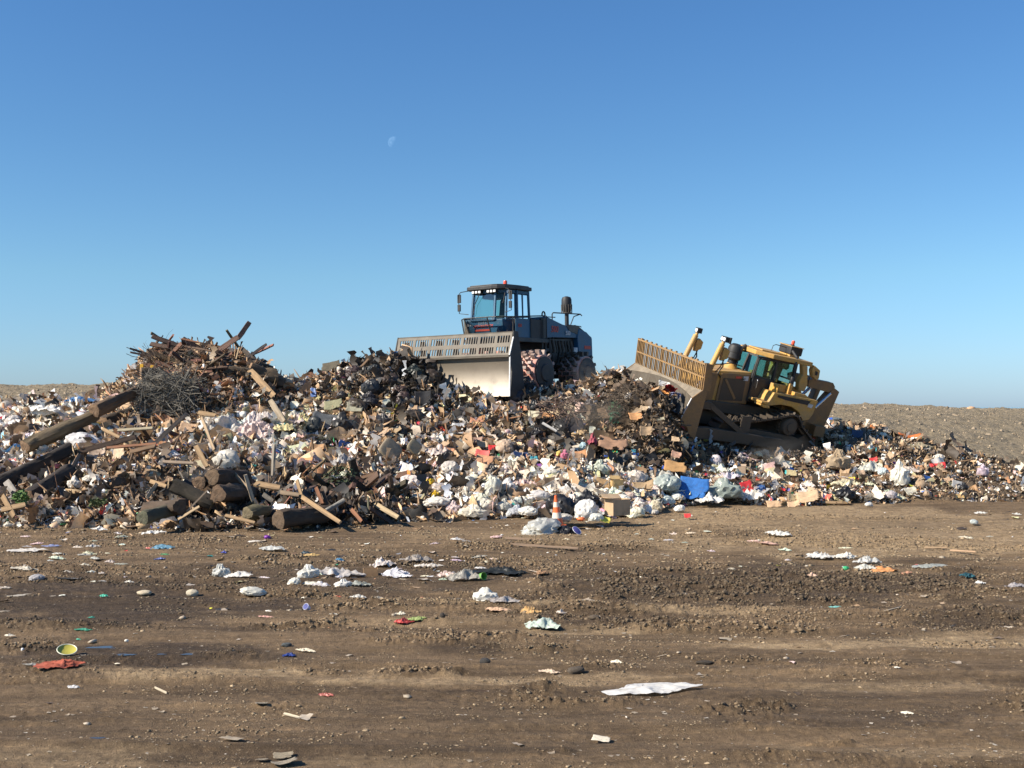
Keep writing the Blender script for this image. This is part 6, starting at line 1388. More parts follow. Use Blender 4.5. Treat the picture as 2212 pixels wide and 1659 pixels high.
 ('plastic_film','film','A',430,1145,90,25,(.84,.84,.84),'bag','film','flat white film at the left toe',{}),
 ('plastic_film','film','A',500,1175,110,18,(.65,.25,.2),'bag','film','faded red strip at the left toe',{}),
 ('plastic_bag','bag','A',60,1265,55,32,(.84,.8,.72),'bag','bag','small cream bag by the tyre-like ring at the left',{}),
 ('plastic_film','film','A',760,1292,110,35,(.84,.84,.84),'bag','film','white film on the mud at the left of the log row',{}),
 ('plastic_bag','film','A',1165,1330,160,50,(.84,.84,.86),'bag','film','white film on the mud just below the log row',{'land':'the white film below the logs'}),
]
# yard, foreground
B1 += [
 ('plastic_bag','bag','H',335,210,95,62,(.66,.68,.68),'film','bag','clear round bag left of the film heap on the yard',{}),
 ('plastic_film','film','H',440,226,130,34,(.8,.79,.8),'bag','film','white film trailing right of the clear round bag',{}),
 ('plastic_film','film','H',632,75,125,32,(.62,.65,.68),'film','film','clear film upper left of the film heap',{}),
 ('plastic_film','film','H',800,90,55,22,(.03,.07,.10),'bag','film','dark teal film above the film heap',{}),
 ('scrap','film','H',840,116,80,18,(.5,.34,.14),'card','scrap','yellow-brown scrap just above the film heap',{}),
 ('plastic_bag','bag','H',738,256,72,48,(.84,.84,.8),'bag','bag','white bag at the left end of the film heap',{}),
 ('plastic_bag','bag','H',820,215,110,60,(.8,.8,.78),'bag','bag','large cream bag in the film heap on the yard',{'land':'the film heap on the yard'}),
 ('plastic_film','film','H',965,198,250,70,(.66,.64,.66),'film','film','wide mauve-grey film in the film heap on the yard',{}),
 ('plastic_bag','film','H',890,266,110,32,(.8,.78,.86),'bag','film','lilac white film at the front of the film heap',{}),
 ('plastic_bag','bag','H',1015,262,90,38,(.86,.86,.86),'bag','bag','clean white bag at the front right of the film heap',{}),
 ('plastic_film','film','H',840,262,100,30,(.8,.78,.72),'bag','film','creamy film at the front left of the film heap',{}),
 ('plastic_film','film','H',1090,262,110,32,(.36,.38,.34),'film','film','greenish grey film at the right end of the film heap',{}),
 ('plastic_film','film','H',1225,152,120,66,(.78,.72,.72),'bag','film','pale film pile above the small brown box',{}),
 ('plastic_film','film','H',1420,130,130,50,(.5,.46,.44),'film','film','brownish clear film on the yard toward the cone',{}),
 ('plastic_film','film','H',1310,214,165,58,(.74,.75,.86),'bag','film','white and blue film right of the small brown box',{}),
 ('plastic_film','film','H',1495,168,130,34,(.76,.72,.70),'bag','film','long white film with raised right end',{}),
 ('plastic_film','film','H',1575,208,90,40,(.74,.6,.58),'bag','film','pinkish film left of the clear bottle-like film',{}),
 ('plastic_film','film','H',1685,222,150,66,(.46,.45,.43),'film','film','transparent film beside the lime green cup',{}),
 ('plastic_film','film','H',1770,190,50,16,(.85,.85,.88),'bag','film','little white film above the lime green cup',{}),
 ('plastic_film','film','H',1915,196,250,46,(.03,.035,.035),'bag','film','black film strewn right of the lime green cup',{}),
 ('scrap','film','H',2105,206,80,32,(.34,.2,.11),'card','scrap','rusty brown scrap right of the black film',{}),
 ('stone','lumpy','H',178,308,62,40,(.62,.56,.45),'cloth','stone','pale rounded stone on the left of the yard',{'land':'the pale rounded stone'}),
 ('scrap','sheet','H',172,277,50,8,(.4,.35,.3),'card','scrap','thin grey slat above the pale rounded stone',{}),
 ('plastic_bag','bag','H',522,305,138,48,(.78,.78,.74),'bag','bag','low white bag left of the film heap',{}),
 ('plastic_bag','bag','H',1800,355,125,60,(.84,.84,.82),'bag','bag','white bag with orange spot in the middle of the yard',{'land':'the white bag with orange spot'}),
 ('plastic_film','film','H',1900,378,140,36,(.6,.56,.56),'film','film','mauve film touching the white bag with orange spot',{}),
 ('scrap','film','H',1865,405,110,26,(.62,.4,.26),'card','scrap','pale orange peelings under the mauve film',{}),
 ('scrap','film','H',2035,425,100,60,(.55,.34,.14),'card','scrap','orange-brown peel pile right of the mauve film',{}),
 ('scrap','lumpy','H',1810,372,26,16,(.85,.25,.07),'solid','scrap','orange spot on the front of the white bag',{}),
 ('plastic_film','film','H',1095,370,62,24,(.84,.84,.82),'bag','film','small white film in the middle of the yard',{}),
 ('wrapper','film','H',1350,480,90,34,(.42,.06,.05),'solid','wrapper','red half of the crumpled snack wrapper',{'land':'the red snack wrapper'}),
 ('wrapper','film','H',1425,468,85,34,(.28,.34,.12),'solid','wrapper','green half of the crumpled snack wrapper',{}),
 ('wrapper','film','H',1335,440,50,22,(.8,.75,.65),'card','wrapper','cream flap on top of the red snack wrapper',{}),
 ('cloth','film','H',2122,482,155,66,(.55,.66,.62),'cloth','cloth','pale teal cloth crumpled on the yard',{'land':'the pale teal cloth'}),
 ('mud_clump','lumpy','H',1560,450,30,36,(.05,.04,.03),'cloth','clump','small dark clump right of the green snack wrapper',{}),
 ('wrapper','film','H',723,670,62,26,(.03,.06,.25),'solid','wrapper','dark blue wrapper in the middle left foreground',{'land':'the dark blue wrapper'}),
 ('mud_clump','lumpy','H',700,598,52,28,(.09,.10,.10),'cloth','clump','grey clump above the dark blue wrapper',{}),
 ('paper','film','H',805,628,80,20,(.74,.68,.56),'card','paper','cream paper right of the dark blue wrapper',{}),
 ('paper','film','H',600,425,36,10,(.85,.82,.78),'card','paper','tiny white paper left of the lilac cup',{}),
 ('paper','film','H',582,452,66,10,(.7,.4,.36),'card','paper','tiny pink and white paper left of the lilac cup',{}),
 ('paper','film','H',965,445,42,9,(.8,.76,.68),'card','paper','tiny paper right of the lilac cup',{}),
 ('paper','film','H',1205,350,52,18,(.4,.35,.28),'card','paper','tan curled paper right of the small white film',{}),
 ('paper','film','H',800,340,34,12,(.8,.78,.72),'card','paper','tiny white paper above the lilac cup',{}),
 ('wrapper','film','H',978,358,40,8,(.6,.14,.08),'solid','wrapper','thin red wrapper left of the small white film',{}),
 ('package','film','I',385,858,240,50,(.38,.09,.05),'card','package','flattened orange-red package below the yellow tub',{'land':'the orange-red package'}),
 ('plastic_film','film','I',415,828,100,30,(.6,.62,.6),'film','film','clear film on top of the orange-red package',{}),
 ('plastic_film','film','I',195,866,90,12,(.5,.5,.48),'film','film','clear film strip left of the orange-red package',{}),
 ('plastic_film','film','I',185,130,225,28,(.74,.72,.72),'bag','film','long white film near the left toe',{}),
 ('plastic_film','film','I',325,106,100,16,(.3,.34,.55),'bag','film','bluish film right of the long white film',{}),
 ('plastic_film','film','I',990,118,135,32,(.14,.3,.42),'bag','film','blue film on the mud below the logs',{}),
 ('wrapper','film','I',915,126,40,18,(.65,.2,.16),'solid','wrapper','red wrapper at the left end of the blue film',{}),
 ('plastic_film','film','I',168,245,145,26,(.72,.68,.6),'bag','film','beige film left of the puddles',{}),
 ('plastic_film','film','I',520,238,55,22,(.74,.7,.62),'bag','film','small beige film at the left of the yard',{}),
 ('plastic_bag','bag','I',225,308,80,40,(.5,.5,.55),'film','bag','grey clear bag at the left of the yard',{}),
 ('plastic_film','film','I',405,278,80,18,(.5,.48,.46),'film','film','faint clear film right of the grey clear bag',{}),
 ('rope','film','I',100,420,150,8,(.6,.56,.5),'bag','strip','thin pale strip at the left edge of the yard',{}),
 ('plastic_film','film','I',40,370,70,14,(.6,.55,.5),'bag','film','pale film at the left edge above the thin strip',{}),
 ('stone','lumpy','I',885,393,85,30,(.62,.54,.42),'cloth','stone','flat tan stone left of the pale rounded stone',{}),
 ('wrapper','film','I',642,420,45,22,(.03,.38,.25),'solid','wrapper','bright green wrapper on the left of the yard',{'land':'the bright green wrapper'}),
 ('plastic_film','film','I',525,635,88,14,(.08,.4,.26),'bag','film','green film lying lower left of the bright green wrapper',{}),
 ('wrapper','film','I',565,557,34,13,(.05,.3,.22),'solid','wrapper','tiny green wrapper between the two green pieces',{}),
 ('wrapper','film','I',482,684,22,12,(.08,.5,.32),'solid','wrapper','tiny green bit below the green film',{}),
 ('paper','film','I',60,657,54,16,(.8,.74,.64),'card','paper','cream paper at the left edge of the foreground',{}),
 ('plastic_bottle','lumpy','I',138,757,18,22,(.85,.85,.88),'solid','cap','small white cap left of the yellow tub',{}),
 ('plastic_film','film','I',458,986,76,20,(.68,.7,.76),'bag','film','small bluish white film below the orange-red package',{}),
 ('paper','lumpy','I',778,690,24,16,(.85,.84,.8),'card','paper','white paper ball right of the puddles',{}),
 ('paper','film','I',718,832,26,10,(.8,.75,.66),'card','paper','tiny paper below the puddles',{}),
 ('cardboard_sheet','sheet','I',1425,1300,135,42,(.42,.34,.24),'card','cardboard','folded brown cardboard in the lower left foreground',{'land':'the folded brown cardboard'}),
 ('wood_chip','sheet','I',1605,1102,80,16,(.55,.47,.35),'wood','wood chip','pale chip above the folded cardboard',{}),
 ('wood_chip','sheet','I',1740,1418,120,26,(.58,.49,.36),'wood','wood chip','pale chip at the bottom edge, upper one',{}),
 ('wood_chip','sheet','I',1745,1448,150,26,(.56,.47,.34),'wood','wood chip','pale chip at the bottom edge, lower one',{}),
 ('wood_chip','sheet','I',1610,1428,70,18,(.56,.47,.34),'wood','wood chip','pale chip at the bottom edge, left one',{}),
 ('wrapper','film','I',1998,1030,88,22,(.4,.13,.10),'solid','wrapper','dull red wrapper in the middle foreground',{'land':'the dull red wrapper'}),
 ('wrapper','lumpy','I',1643,58,38,24,(.2,.03,.32),'solid','wrapper','purple wrapper on the mud below the logs',{}),
 ('plastic_film','film','I',1555,90,60,16,(.8,.76,.74),'bag','film','white film below left of the purple wrapper',{}),
 ('wrapper','film','I',990,190,60,16,(.1,.14,.35),'solid','wrapper','blue wrapper below the blue film',{}),
 ('wrapper','film','I',1015,170,50,12,(.1,.28,.12),'solid','wrapper','dark green wrapper just above the blue wrapper',{}),
 ('wrapper','film','I',2088,198,40,24,(.05,.2,.36),'solid','wrapper','blue wrapper left of the film heap top',{}),
 ('wrapper','film','I',1375,148,32,18,(.08,.1,.42),'solid','wrapper','royal blue wrapper above the clear round bag',{}),
 ('plastic_film','film','J',1905,610,500,48,(.82,.83,.86),'bag','film','long white cloth-like film, largest in the right foreground',{'land':'the long white film in the foreground','depth':.42,'yaw':.08}),
 ('paper','sheet','J',1605,903,108,24,(.72,.66,.56),'card','paper','pale oval card in the bottom right foreground',{}),
 ('paper','film','J',1700,437,58,22,(.84,.8,.68),'card','paper','cream paper above the long white film',{}),
 ('mud_clump','lumpy','J',890,440,62,38,(.05,.045,.04),'cloth','clump','dark clump in the middle of the foreground',{}),
 ('paper','film','J',1300,495,110,24,(.62,.5,.4),'card','paper','pale shreds left of the round mud lump',{}),
 ('mud_clump','lumpy','J',1450,480,100,50,(.11,.085,.06),'cloth','clump','round mud lump in the middle right foreground',{}),
 ('mud_clump','lumpy','J',1560,175,60,30,(.12,.09,.06),'cloth','clump','mud clump right of the pale teal cloth',{}),
 ('paper','film','J',1360,120,50,34,(.7,.62,.58),'bag','film','pinkish film above the pale teal cloth',{}),
 ('bottle_top','lumpy','K',1065,55,34,30,(.05,.4,.16),'solid','cap','green round cap on the right of the yard',{'land':'the green round cap'}),
 ('scrap','film','K',1300,57,185,42,(.6,.27,.10),'card','food waste','orange food waste under the three white films',{}),
 ('plastic_film','film','K',1185,52,110,42,(.74,.76,.74),'film','film','white film between the green cap and the food waste',{}),
 ('cloth','film','K',1850,116,75,42,(.02,.10,.13),'cloth','cloth','dark teal rag on the right of the yard',{'land':'the dark teal rag'}),
 ('plastic_film','film','K',1922,146,56,26,(.84,.85,.87),'bag','film','white film lower right of the dark teal rag',{}),
 ('plastic_film','film','K',2150,172,130,36,(.5,.48,.52),'film','film','mauve film at the right border of the yard',{}),
 ('stone','lumpy','K',330,72,50,22,(.62,.56,.45),'cloth','stone','pale stone on the dark churned mud',{}),
 ('plastic_film','film','K',845,122,62,32,(.7,.5,.4),'bag','film','pink-white film on the dark churned mud',{}),
 ('wrapper','film','K',995,298,72,14,(.2,.45,.4),'solid','wrapper','flat turquoise wrapper below the dark churned mud',{}),
 ('paper','film','K',1392,722,34,14,(.85,.84,.8),'card','paper','tiny white paper on the right clod strip',{}),
 ('paper','film','K',1458,985,62,16,(.8,.76,.66),'card','paper','tiny cream paper in the lower right foreground',{}),
 ('plastic_film','film','K',1600,48,180,26,(.5,.54,.54),'film','film','clear film left of the dark teal rag',{}),
 ('wrapper','film','K',1525,36,36,20,(.6,.08,.06),'solid','wrapper','small red wrapper at the end of the clear film',{}),
 ('scrap','film','K',1460,98,80,18,(.5,.26,.16),'card','scrap','red-brown scrap below the small red wrapper',{}),
 ('scrap','lumpy','K',160,655,110,30,(.06,.045,.03),'cloth','clump','dark wet clump lying left in the right foreground',{}),
]
for b_ in B1:
    nm, kd, kk_, x, y, w, h, col, mt, ct, lb, ex = b_; soft(nm, kd, kk_, x, y, w, h, col, lb, ct, mat=mt, **ex)
# ---- cups, tub, puddles
def vessel(name, k, x, y, w, h, col, label, cat, land, rot, prof, mat='solid', rimcol=(.75, .75, .7)):
    p, W, H = place(k, x, y, w, h); root = empty(name, (p.x, p.y, p.z + H * .45), rot); tag(root, label, cat); LAND.append((*zz(k, x, y), land)); q = W / 2
    o = MB().lathe([(a * q, b * q) for a, b in prof], n=22).build('vessel_body', M[mat], root, smooth=40); o.color = (*col, 1)
    a, b = max(prof); o = MB().tube([(a * q * math.cos(t), a * q * math.sin(t), b * q) for t in np.linspace(0, 2 * math.pi, 25)], q * .05, 6).build('rim', M[mat], root); o.color = (*rimcol, 1)
vessel('plastic_tub', 'I', 410, 775, 115, 42, (.45, .40, .07), 'yellow plastic tub with pale rim lying at the far left foreground', 'tub', 'the yellow plastic tub', (R(20), R(10), .1), [(.5, 0), (.85, .12), (.97, .28), (1, .3), (.92, .26), (.6, .08), (.1, .06)], rimcol=(.8, .78, .6))
vessel('plastic_cup', 'H', 1768, 234, 42, 44, (.18, .42, .08), 'lime green cup lying on the yard', 'cup', 'the lime green cup', (R(80), 0, .7), [(.65, 0), (.72, .1), (1, 1.8), (.94, 1.8), (.66, .15)], rimcol=(.3, .5, .15))
vessel('paper_cup', 'H', 822, 408, 36, 38, (.55, .56, .78), 'lilac paper cup lying on the mud', 'cup', 'the lilac paper cup', (R(60), 0, -.5), [(.65, 0), (.7, .1), (1, 1.7), (.94, 1.7), (.66, .15)], 'card', rimcol=(.75, .75, .82))
vessel('round_lid', 'C', 765, 1030, 80, 50, (.13, .11, .33), 'violet round lid with white rim right of the small black bag', 'lid', 'the violet lid', (R(42), R(20), .5), [(1, 0), (.9, .05), (.1, .05)], rimcol=(.8, .8, .85))
def puddle(k, x, y, w, h, seed):
    px, py = zz(k, x, y); s = ZZ[k][2]; p = at(px, py, 7452 / (py - 878)); r = random.Random(seed); W = w * s * p.y / F / 2; D = h * s * p.y * p.y / (3.0 * F) / 2; V = []
    for i in range(40):
        a = 6.2832 * i / 40; q = .75 + .3 * math.sin(a * 3 + seed) * .5 + r.uniform(-.12, .12); V.append((p.x + W * q * math.cos(a), p.y + D * q * math.sin(a), 0))
    zt = float(np.median(tz(np.array([v[0] for v in V]), np.array([v[1] for v in V])))) + .006
    o = MB().add([(v[0], v[1], zt) for v in V], [tuple(range(40))]).build('puddle', PUD); tag(o, None, None, None, 'structure')
PUD, _nt, _bs = newmat('puddle_water'); _bs.inputs['Base Color'].default_value = (.05, .04, .03, 1); _bs.inputs['Roughness'].default_value = .08
for q in [('I', 770, 786, 150, 16, 1), ('I', 990, 782, 70, 10, 2), ('I', 1155, 784, 110, 14, 3), ('I', 620, 735, 230, 24, 4), ('I', 430, 315, 260, 14, 5), ('I', 600, 1300, 120, 14, 6)]: puddle(*q)
# ---- boxes
def carton_box(k, x, y, w, h, col, label, Y=None, yaw=.5, roll=0.0, flaps=True, land=False):
    p, W, H = place(k, x, y, w, h, Y); D = W * .7; root = empty('cardboard_box', (p.x, p.y, p.z - .02), (roll * .4, roll, yaw)); tag(root, label, 'box', None)
    t = .008; s = MB()
    s.box(-W / 2, W / 2, -D / 2, D / 2, 0, t).box(-W / 2, -W / 2 + t, -D / 2, D / 2, t, H).box(W / 2 - t, W / 2, -D / 2, D / 2, t, H).box(-W / 2 + t, W / 2 - t, D / 2 - t, D / 2, t, H).box(-W / 2 + t, W / 2 - t, -D / 2, -D / 2 + t, t, H)
    o = s.build('box_body', M['card'], root); o.color = (*col, 1)
    if flaps:
        for q, (a, b, c) in enumerate((((-W / 2, -D / 2, H), (-W / 2, D / 2, H), (-W * .82, 0, H * 1.12)), ((W / 2, -D / 2, H), (W / 2, D / 2, H), (W * .8, 0, H * .9)), ((-W / 2, D / 2, H), (W / 2, D / 2, H), (0, D * .9, H * 1.25)))):
            a, b, c = Vector(a), Vector(b), Vector(c); dv = c - (a + b) / 2
            f = MB().bar(a + dv * .5 + Vector((0, 0, .004)), b + dv * .5 + Vector((0, 0, .004)), dv.length, .008, dv.cross(b - a)).build('flap', M['card'], root); f.color = (*tuple(v * 1.1 for v in col), 1)
    if land: LAND.append((*zz(k, x, y), land))
    return root
b_ = carton_box('C', 1085, 845, 165, 125, (.5, .35, .21), 'open cardboard box with raised flap right of the bright white bag', 28.7, .55, land='the open cardboard box')
carton_box('C', 1080, 680, 85, 105, (.5, .34, .15), 'upright small brown box uphill of the open cardboard box', None, .3)
carton_box('H', 1165, 197, 80, 40, (.34, .21, .11), 'small brown box among the films on the yard', None, .15, flaps=False)
carton_box('C', 2070, 560, 60, 70, (.36, .27, .19), 'small tan box above the greenish plastic roll', None, -.3)
# mark on the carton panel
pm = MB().bar((-.045, 0, -.05), (.045, 0, .05), .02, .002, (0, 1, 0)).bar((-.045, .003, .05), (.045, .003, -.05), .02, .002, (0, 1, 0)).bar((0, .006, -.07), (0, .006, .07), .02, .002, (0, 1, 0)).build('red_mark', M['redmark'])
for o in list(COL.objects):
    if o.name.startswith('carton_sheet') and o.parent is None:
        pm.parent = o; pm.rotation_euler = (R(90), 0, 0); pm.location = (0, -.05, .16); pm.scale = (1.6, 1, 2.0)
# ---- brush pile, twigs, weeds
def tangle(name, k, cx, cy, rx, ry, n, col, label, cat, Y0, rad=.012, seed=1, L=(.8, 2.2), kind='stuff', down=.6):
    r = random.Random(seed); m = MB()
    for i in range(n):
        a = r.random() * 2 * math.pi; q = math.sqrt(r.random()); px, py = zz(k, cx + rx * q * math.cos(a), cy + ry * q * math.sin(a))
        p = at(px, py, Y0 + r.uniform(-.5, .7)); hd = Vector((r.uniform(-1, 1), r.uniform(-.35, .35), r.uniform(-1, 1) * down)).normalized(); ln = r.uniform(*L); pts = [p - hd * ln / 2]
        for s_ in range(5): hd = (hd + Vector((r.uniform(-.32, .32), r.uniform(-.2, .2), r.uniform(-.38, .30)))).normalized(); pts.append(pts[-1] + hd * ln / 5)
        R0 = rad * r.uniform(.5, 1.5); m.tube(pts, [R0, R0 * .9, R0 * .8, R0 * .65, R0 * .5, R0 * .3], 4)
    o = m.build(name, M['wood']); o.color = (*col, 1); tag(o, label, cat, None, kind); return o
tangle('brush_pile', 'G', 560, 1130, 370, 290, 900, (.20, .185, .155), 'grey bare branches bundled on the left under the wood pile', 'brush', 38.0, .013, 1, (.5, 1.5))
tangle('brush_twigs', 'G', 600, 960, 340, 90, 160, (.12, .10, .075), 'fine dark twigs at the top of the branch bundle', 'brush', 38.7, .010, 2, (.5, 1.3))
tangle('crest_twigs', 'G', 700, 640, 480, 110, 240, (.14, .10, .075), 'thin twigs and roots sticking out of the wood pile top', 'twigs', 40.2, .010, 3, (.4, 1.2))
tangle('blade_twigs', 'Q', 240, 1560, 60, 60, 10, (.12, .09, .07), 'bare twigs on the crest in front of the compactor blade', 'twigs', 41.8, .008, 4, (.4, .9), down=1.6)
tangle('mound_wires', 'C', 640, 60, 160, 70, 60, (.20, .13, .10), 'bent hoses and wires hanging on the heap below the compactor', 'wires', 38.2, .016, 5, (.7, 1.6))
tangle('lump_fibres', 'L', 420, 1150, 420, 330, 240, (.16, .12, .085), 'roots, strings and fibres in the waste pushed by the bulldozer blade', 'fibres', 38.1, .012, 6, (.4, 1.3))
def weed(k, cx, cy, rx, ry, n, Y0, label, seed, col=(.07, .12, .03)):
    r = random.Random(seed); m = MB()
    for i in range(n):
        a = r.random() * 6.28; q = math.sqrt(r.random()); p = at(*zz(k, cx + rx * q * math.cos(a), cy + ry * q * math.sin(a)), Y0 + r.uniform(-.25, .25))
        d = Vector((r.uniform(-1, 1), r.uniform(-1, 1), r.uniform(-.4, 1))).normalized() * r.uniform(.05, .12); s_ = d.orthogonal().normalized() * d.length * .3
        m.add([p, p + d * .5 + s_, p + d, p + d * .5 - s_], [(0, 1, 2, 3)])
    o = m.build('weed', M['cloth']); o.color = (*col, 1); tag(o, label, 'weed', None, 'stuff')
weed('A', 160, 1060, 55, 50, 260, 28.6, 'green weed growing by the grey block at the left toe', 1, (.09, .17, .04))
weed('G', 850, 690, 170, 90, 420, 40.2, 'olive green foliage hanging in the wood pile', 2, (.07, .075, .025))
weed('A', 750, 1095, 60, 25, 140, 28.8, 'low green weed in the mud left of the front logs', 3, (.08, .11, .035))
weed('E', 2020, 420, 180, 140, 260, 31.6, 'dark green leaves above the right end of the wood debris', 4, (.05, .07, .03))
weed('L', 110, 1250, 90, 190, 300, 38.3, 'dark green leaves hanging at the left of the pushed waste', 5, (.035, .10, .045))

# ---- further countable pieces; each is described by its place beside something that is easy to find
ORD = ['nearest', 'second nearest', 'third nearest', 'fourth nearest', 'fifth nearest', 'sixth nearest', 'seventh nearest', 'eighth nearest', 'ninth nearest', 'tenth nearest', 'eleventh nearest', 'twelfth nearest', 'thirteenth nearest', 'fourteenth nearest']
AUTO = []
def auto_label():
    groups = {}
    for o, noun, px, py in AUTO:
        L = min(LAND, key=lambda l: (l[0] - px) ** 2 + ((l[1] - py) * 1.3) ** 2); dx, dy = px - L[0], py - L[1]
        side = ('right of' if dx > 0 else 'left of') if abs(dx) > abs(dy) * 1.0 else ('below' if dy > 0 else 'above')
        groups.setdefault((noun, side, L[2]), []).append((math.hypot(dx, dy), o))
    for (noun, side, lm), L in groups.items():
        L.sort(key=lambda q: q[0])
        for i, (d, o) in enumerate(L):
            if len(L) == 1: o['label'] = noun + ' ' + side + ' ' + lm
            else: o['label'] = noun + ', ' + (ORD[i] if i < len(ORD) else 'farthest') + ' ' + side + ' ' + lm
def scatter_items(name, kind, mat, boxes, n, cols, wr, asp, noun, cat, group, seed):
    r = random.Random(seed); m = 0; tries = 0
    while m < n and tries < n * 30:
        tries += 1; x0, y0, x1, y1 = r.choice(boxes); px, py = r.uniform(x0, x1), r.uniform(y0, y1); cn, c = r.choice(cols); w = r.uniform(*wr)
        c = tuple(min(.88, v * r.uniform(.85, 1.1)) for v in c)
        o = soft(name, kind, 'P', px, py, w, w * r.uniform(*asp), c, None, cat, mat=mat, group=group); AUTO.append((o, cn + ' ' + noun, px, py)); m += 1
WHC = [('white', (.82, .82, .80)), ('cream', (.74, .69, .6)), ('pale grey', (.6, .6, .6)), ('pink-white', (.78, .68, .66)), ('white', (.84, .83, .83))]
scatter_items('plastic_bag', 'bag', 'bag', [(880, 1010, 1420, 1112), (1000, 1030, 1250, 1110), (1300, 1030, 1480, 1095)], 84, WHC, (13, 40), (.38, .75), 'small bag', 'bag', 'small bags along the toe of the heap', 21)
scatter_items('torn_film', 'film', 'bag', [(480, 890, 700, 1000), (940, 1020, 1450, 1110), (560, 960, 1000, 1040), (1400, 1000, 2000, 1075)], 90, WHC + [('clear', (.5, .5, .48))], (16, 52), (.35, .7), 'torn film', 'film', 'torn films draped on the heap', 28)
scatter_items('plastic_bag', 'bag', 'bag', [(500, 890, 680, 1000), (0, 885, 200, 1000), (1400, 980, 2150, 1070)], 60, WHC + [('blue', (.08, .18, .45)), ('grey', (.4, .4, .42))], (10, 24), (.55, .9), 'small bag', 'bag', 'small bags on the slopes of the heap', 22)
scatter_items('garbage_bag', 'bag', 'bag', [(760, 790, 960, 900), (1000, 850, 1280, 960), (620, 850, 900, 960)], 46, [('black', BK_), ('charcoal', (.05, .05, .05)), ('dark brown', (.07, .05, .04))], (18, 44), (.5, .9), 'torn bag', 'garbage bag', 'black torn bags in the mound', 23)
scatter_items('cardboard_sheet', 'sheet', 'card', [(900, 880, 1500, 1060), (1500, 1000, 2100, 1080), (300, 960, 700, 1060), (860, 850, 1300, 960)], 80, [('brown', (.40, .28, .17)), ('tan', (.52, .38, .24)), ('orange-brown', (.55, .3, .14)), ('pale', (.6, .52, .42))], (16, 40), (.45, .9), 'cardboard piece', 'cardboard', 'cardboard pieces on the heap', 24)
scatter_items('plastic_scrap', 'sheet', 'solid', [(900, 900, 2150, 1075), (1000, 960, 1900, 1075)], 60, [('red', (.6, .05, .05)), ('blue', (.04, .12, .42)), ('green', (.05, .36, .2)), ('yellow', (.75, .5, .05)), ('turquoise', (.1, .45, .48)), ('purple', (.2, .08, .28))], (7, 17), (.5, 1.0), 'plastic scrap', 'scrap', 'coloured plastic scraps on the heap', 25)
scatter_items('plastic_film', 'film', 'bag', [(560, 1190, 1150, 1255), (40, 1150, 330, 1260), (900, 1140, 1500, 1185), (1350, 1140, 2150, 1210)], 60, WHC + [('clear', (.5, .5, .48)), ('clear', (.5, .5, .48))], (8, 26), (.2, .4), 'film scrap', 'film', 'film scraps strewn on the yard', 26)
def scatter_planks(boxes, n, cols, lr, wr, seed, noun='plank', am=1.0, name='wooden_plank'):
    r = random.Random(seed)
    for i in range(n):
        x0, y0, x1, y1 = r.choice(boxes); px, py = r.uniform(x0, x1), r.uniform(y0, y1); a = r.uniform(-am, am) if r.random() < .8 else r.uniform(-2, 2); L = r.uniform(*lr); cn, c = r.choice(cols); dx, dy = math.cos(a) * L / 2, math.sin(a) * L / 2
        q, ok = hit(px, py); Yc = q.y - .2
        o = plank('P', px - dx, py - dy, px + dx, py + dy, r.uniform(*wr), tuple(v * r.uniform(.8, 1.15) for v in c), None, Y=(Yc + dx * r.uniform(-.004, .004) - dy * .012, Yc + dy * .012), group='broken planks on the heap' if name == 'wooden_plank' else 'dark broken timbers at the front of the heap', thick=r.uniform(.2, .6), name=name); AUTO.append((o, cn + ' ' + noun, px, py))
WC = [('dark', WB), ('brown', WD), ('pale', (.46, .34, .21)), ('grey', (.3, .27, .22)), ('reddish', (.30, .16, .09))]
scatter_planks([(380, 1020, 860, 1130), (380, 1010, 700, 1125), (200, 930, 560, 1010), (320, 740, 600, 850), (860, 1070, 1010, 1115)], 66, WC, (22, 80), (5, 12), 31)
scatter_planks([(310, 748, 500, 800), (320, 765, 460, 820)], 40, [('dark', WB), ('dark brown', (.12, .07, .042)), ('brown', WD), ('reddish', (.17, .085, .05))], (40, 120), (7, 13), 33, 'board', .35)
scatter_planks([(380, 1030, 840, 1132), (560, 1010, 860, 1120)], 95, [('black', (.03, .022, .016)), ('dark brown', (.07, .045, .03)), ('brown', (.14, .085, .05)), ('rusty', (.16, .08, .042))], (36, 120), (7, 17), 34, 'timber', .8, 'broken_timber')  # near-black colours also carry the shade at the pile front
scatter_planks([(700, 860, 1300, 1000), (1300, 940, 2050, 1070), (0, 960, 200, 1130)], 26, WC, (14, 42), (3, 7), 32, 'stick')
auto_label()

# ---- dust hanging where the machines work
def dust(k, x, y, Y, sc, dens, label, seed):
    m = bpy.data.materials.new('dust'); m.use_nodes = True; nt = m.node_tree; nt.nodes.remove(nt.nodes['Principled BSDF']); out = nt.nodes['Material Output']
    vs = nt.nodes.new('ShaderNodeVolumePrincipled'); vs.inputs['Color'].default_value = (.72, .62, .50, 1); vs.inputs['Anisotropy'].default_value = .3
    tc = nt.nodes.new('ShaderNodeTexCoord'); ln = nt.nodes.new('ShaderNodeVectorMath'); ln.operation = 'LENGTH'; nt.links.new(tc.outputs['Object'], ln.inputs[0])
    f = ramp(nt, ln.outputs['Value'], .1, .95, (1,) * 3, (0,) * 3); n1 = ramp(nt, noise(nt, 2.2, 4, .6), .38, .72)
    st = nt.nodes.new('ShaderNodeMath'); st.operation = 'MULTIPLY'; st.inputs[1].default_value = dens; nt.links.new(mulm(nt, f, n1), st.inputs[0]); nt.links.new(st.outputs[0], vs.inputs['Density']); nt.links.new(vs.outputs[0], out.inputs['Volume'])
    o = mesh_np('dust_cloud', ICO3[0], ICO3[1], m); o.location = at(*zz(k, x, y), Y); o.scale = sc; o.rotation_euler = (0, .2, seed); tag(o, label, 'dust', None, 'stuff')
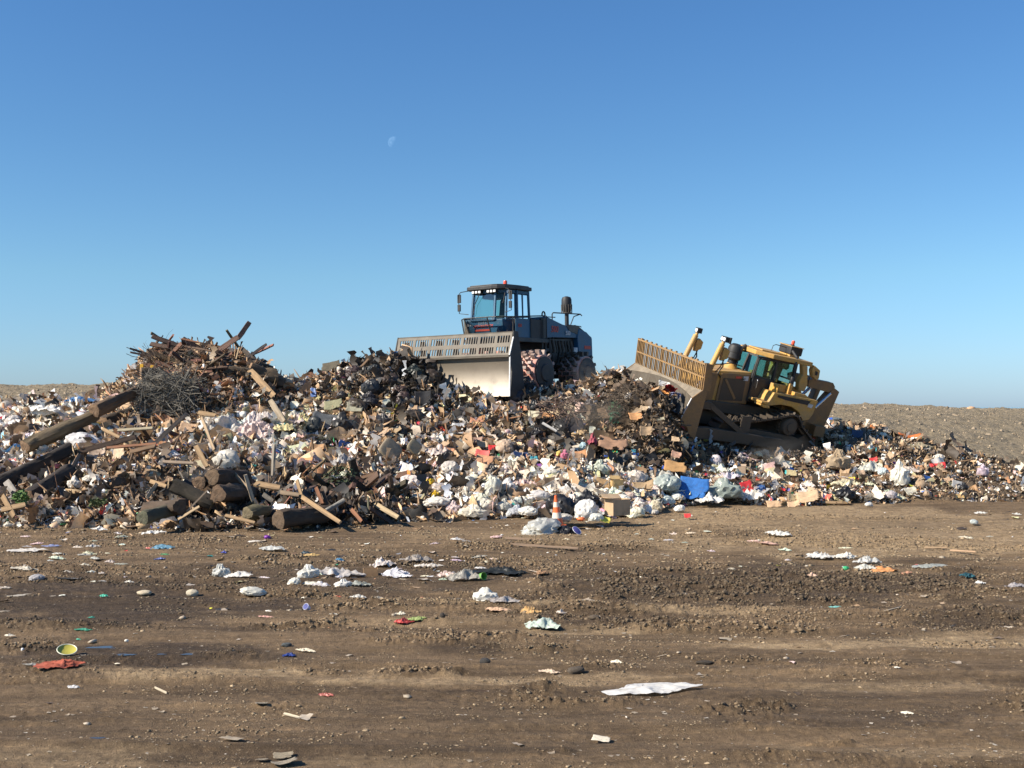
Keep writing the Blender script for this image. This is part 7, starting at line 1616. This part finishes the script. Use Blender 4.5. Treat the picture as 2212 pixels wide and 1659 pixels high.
dust('P', 1290, 900, 37.6, (1.6, 1.0, .95), 1.1, 'thin brown dust drifting from the waste pushed by the bulldozer', .3)
dust('P', 1262, 815, 43.6, (.9, .7, .75), 1.0, 'thin dust behind the compactor rear drum', 1.1)
dust('P', 1650, 985, 38.6, (2.6, .8, .5), .8, 'thin dust along the bulldozer track', 2.0)

# ---- moon: the sunlit part of its disc, seen pale through the blue air
def moon():
    m, nt, bs = newmat('moonlight'); nt.nodes.remove(bs); out = nt.nodes['Material Output']
    ge = nt.nodes.new('ShaderNodeNewGeometry'); dp = nt.nodes.new('ShaderNodeVectorMath'); dp.operation = 'DOT_PRODUCT'; nt.links.new(ge.outputs['Normal'], dp.inputs[0]); dp.inputs[1].default_value = (-.86, -.30, .42)
    f = ramp(nt, dp.outputs['Value'], 0.0, .55); nn = noise(nt, 2.6, 3); f2 = mulm(nt, f, ramp(nt, nn, .3, .65, (.25,) * 3, (1,) * 3))
    em = nt.nodes.new('ShaderNodeEmission'); em.inputs[0].default_value = (.55, .75, .9, 1); st = nt.nodes.new('ShaderNodeMath'); st.operation = 'MULTIPLY'; st.inputs[1].default_value = .10; nt.links.new(f2, st.inputs[0]); nt.links.new(st.outputs[0], em.inputs[1])
    tr = nt.nodes.new('ShaderNodeBsdfTransparent'); ad = nt.nodes.new('ShaderNodeAddShader'); nt.links.new(tr.outputs[0], ad.inputs[0]); nt.links.new(em.outputs[0], ad.inputs[1])
    bk = nt.nodes.new('ShaderNodeMixShader'); nt.links.new(ge.outputs['Backfacing'], bk.inputs[0]); nt.links.new(ad.outputs[0], bk.inputs[1]); tr2 = nt.nodes.new('ShaderNodeBsdfTransparent'); nt.links.new(tr2.outputs[0], bk.inputs[2]); nt.links.new(bk.outputs[0], out.inputs[0])
    D = 20000; o = mesh_np('moon', ICO4[0] * 1.0, ICO4[1], m, smooth=True); o.location = at(851, 308, D); s_ = D * 13 / F; o.scale = (s_,) * 3
    o.visible_shadow = True; tag(o, 'pale half moon in the clear blue sky', 'moon')
moon()
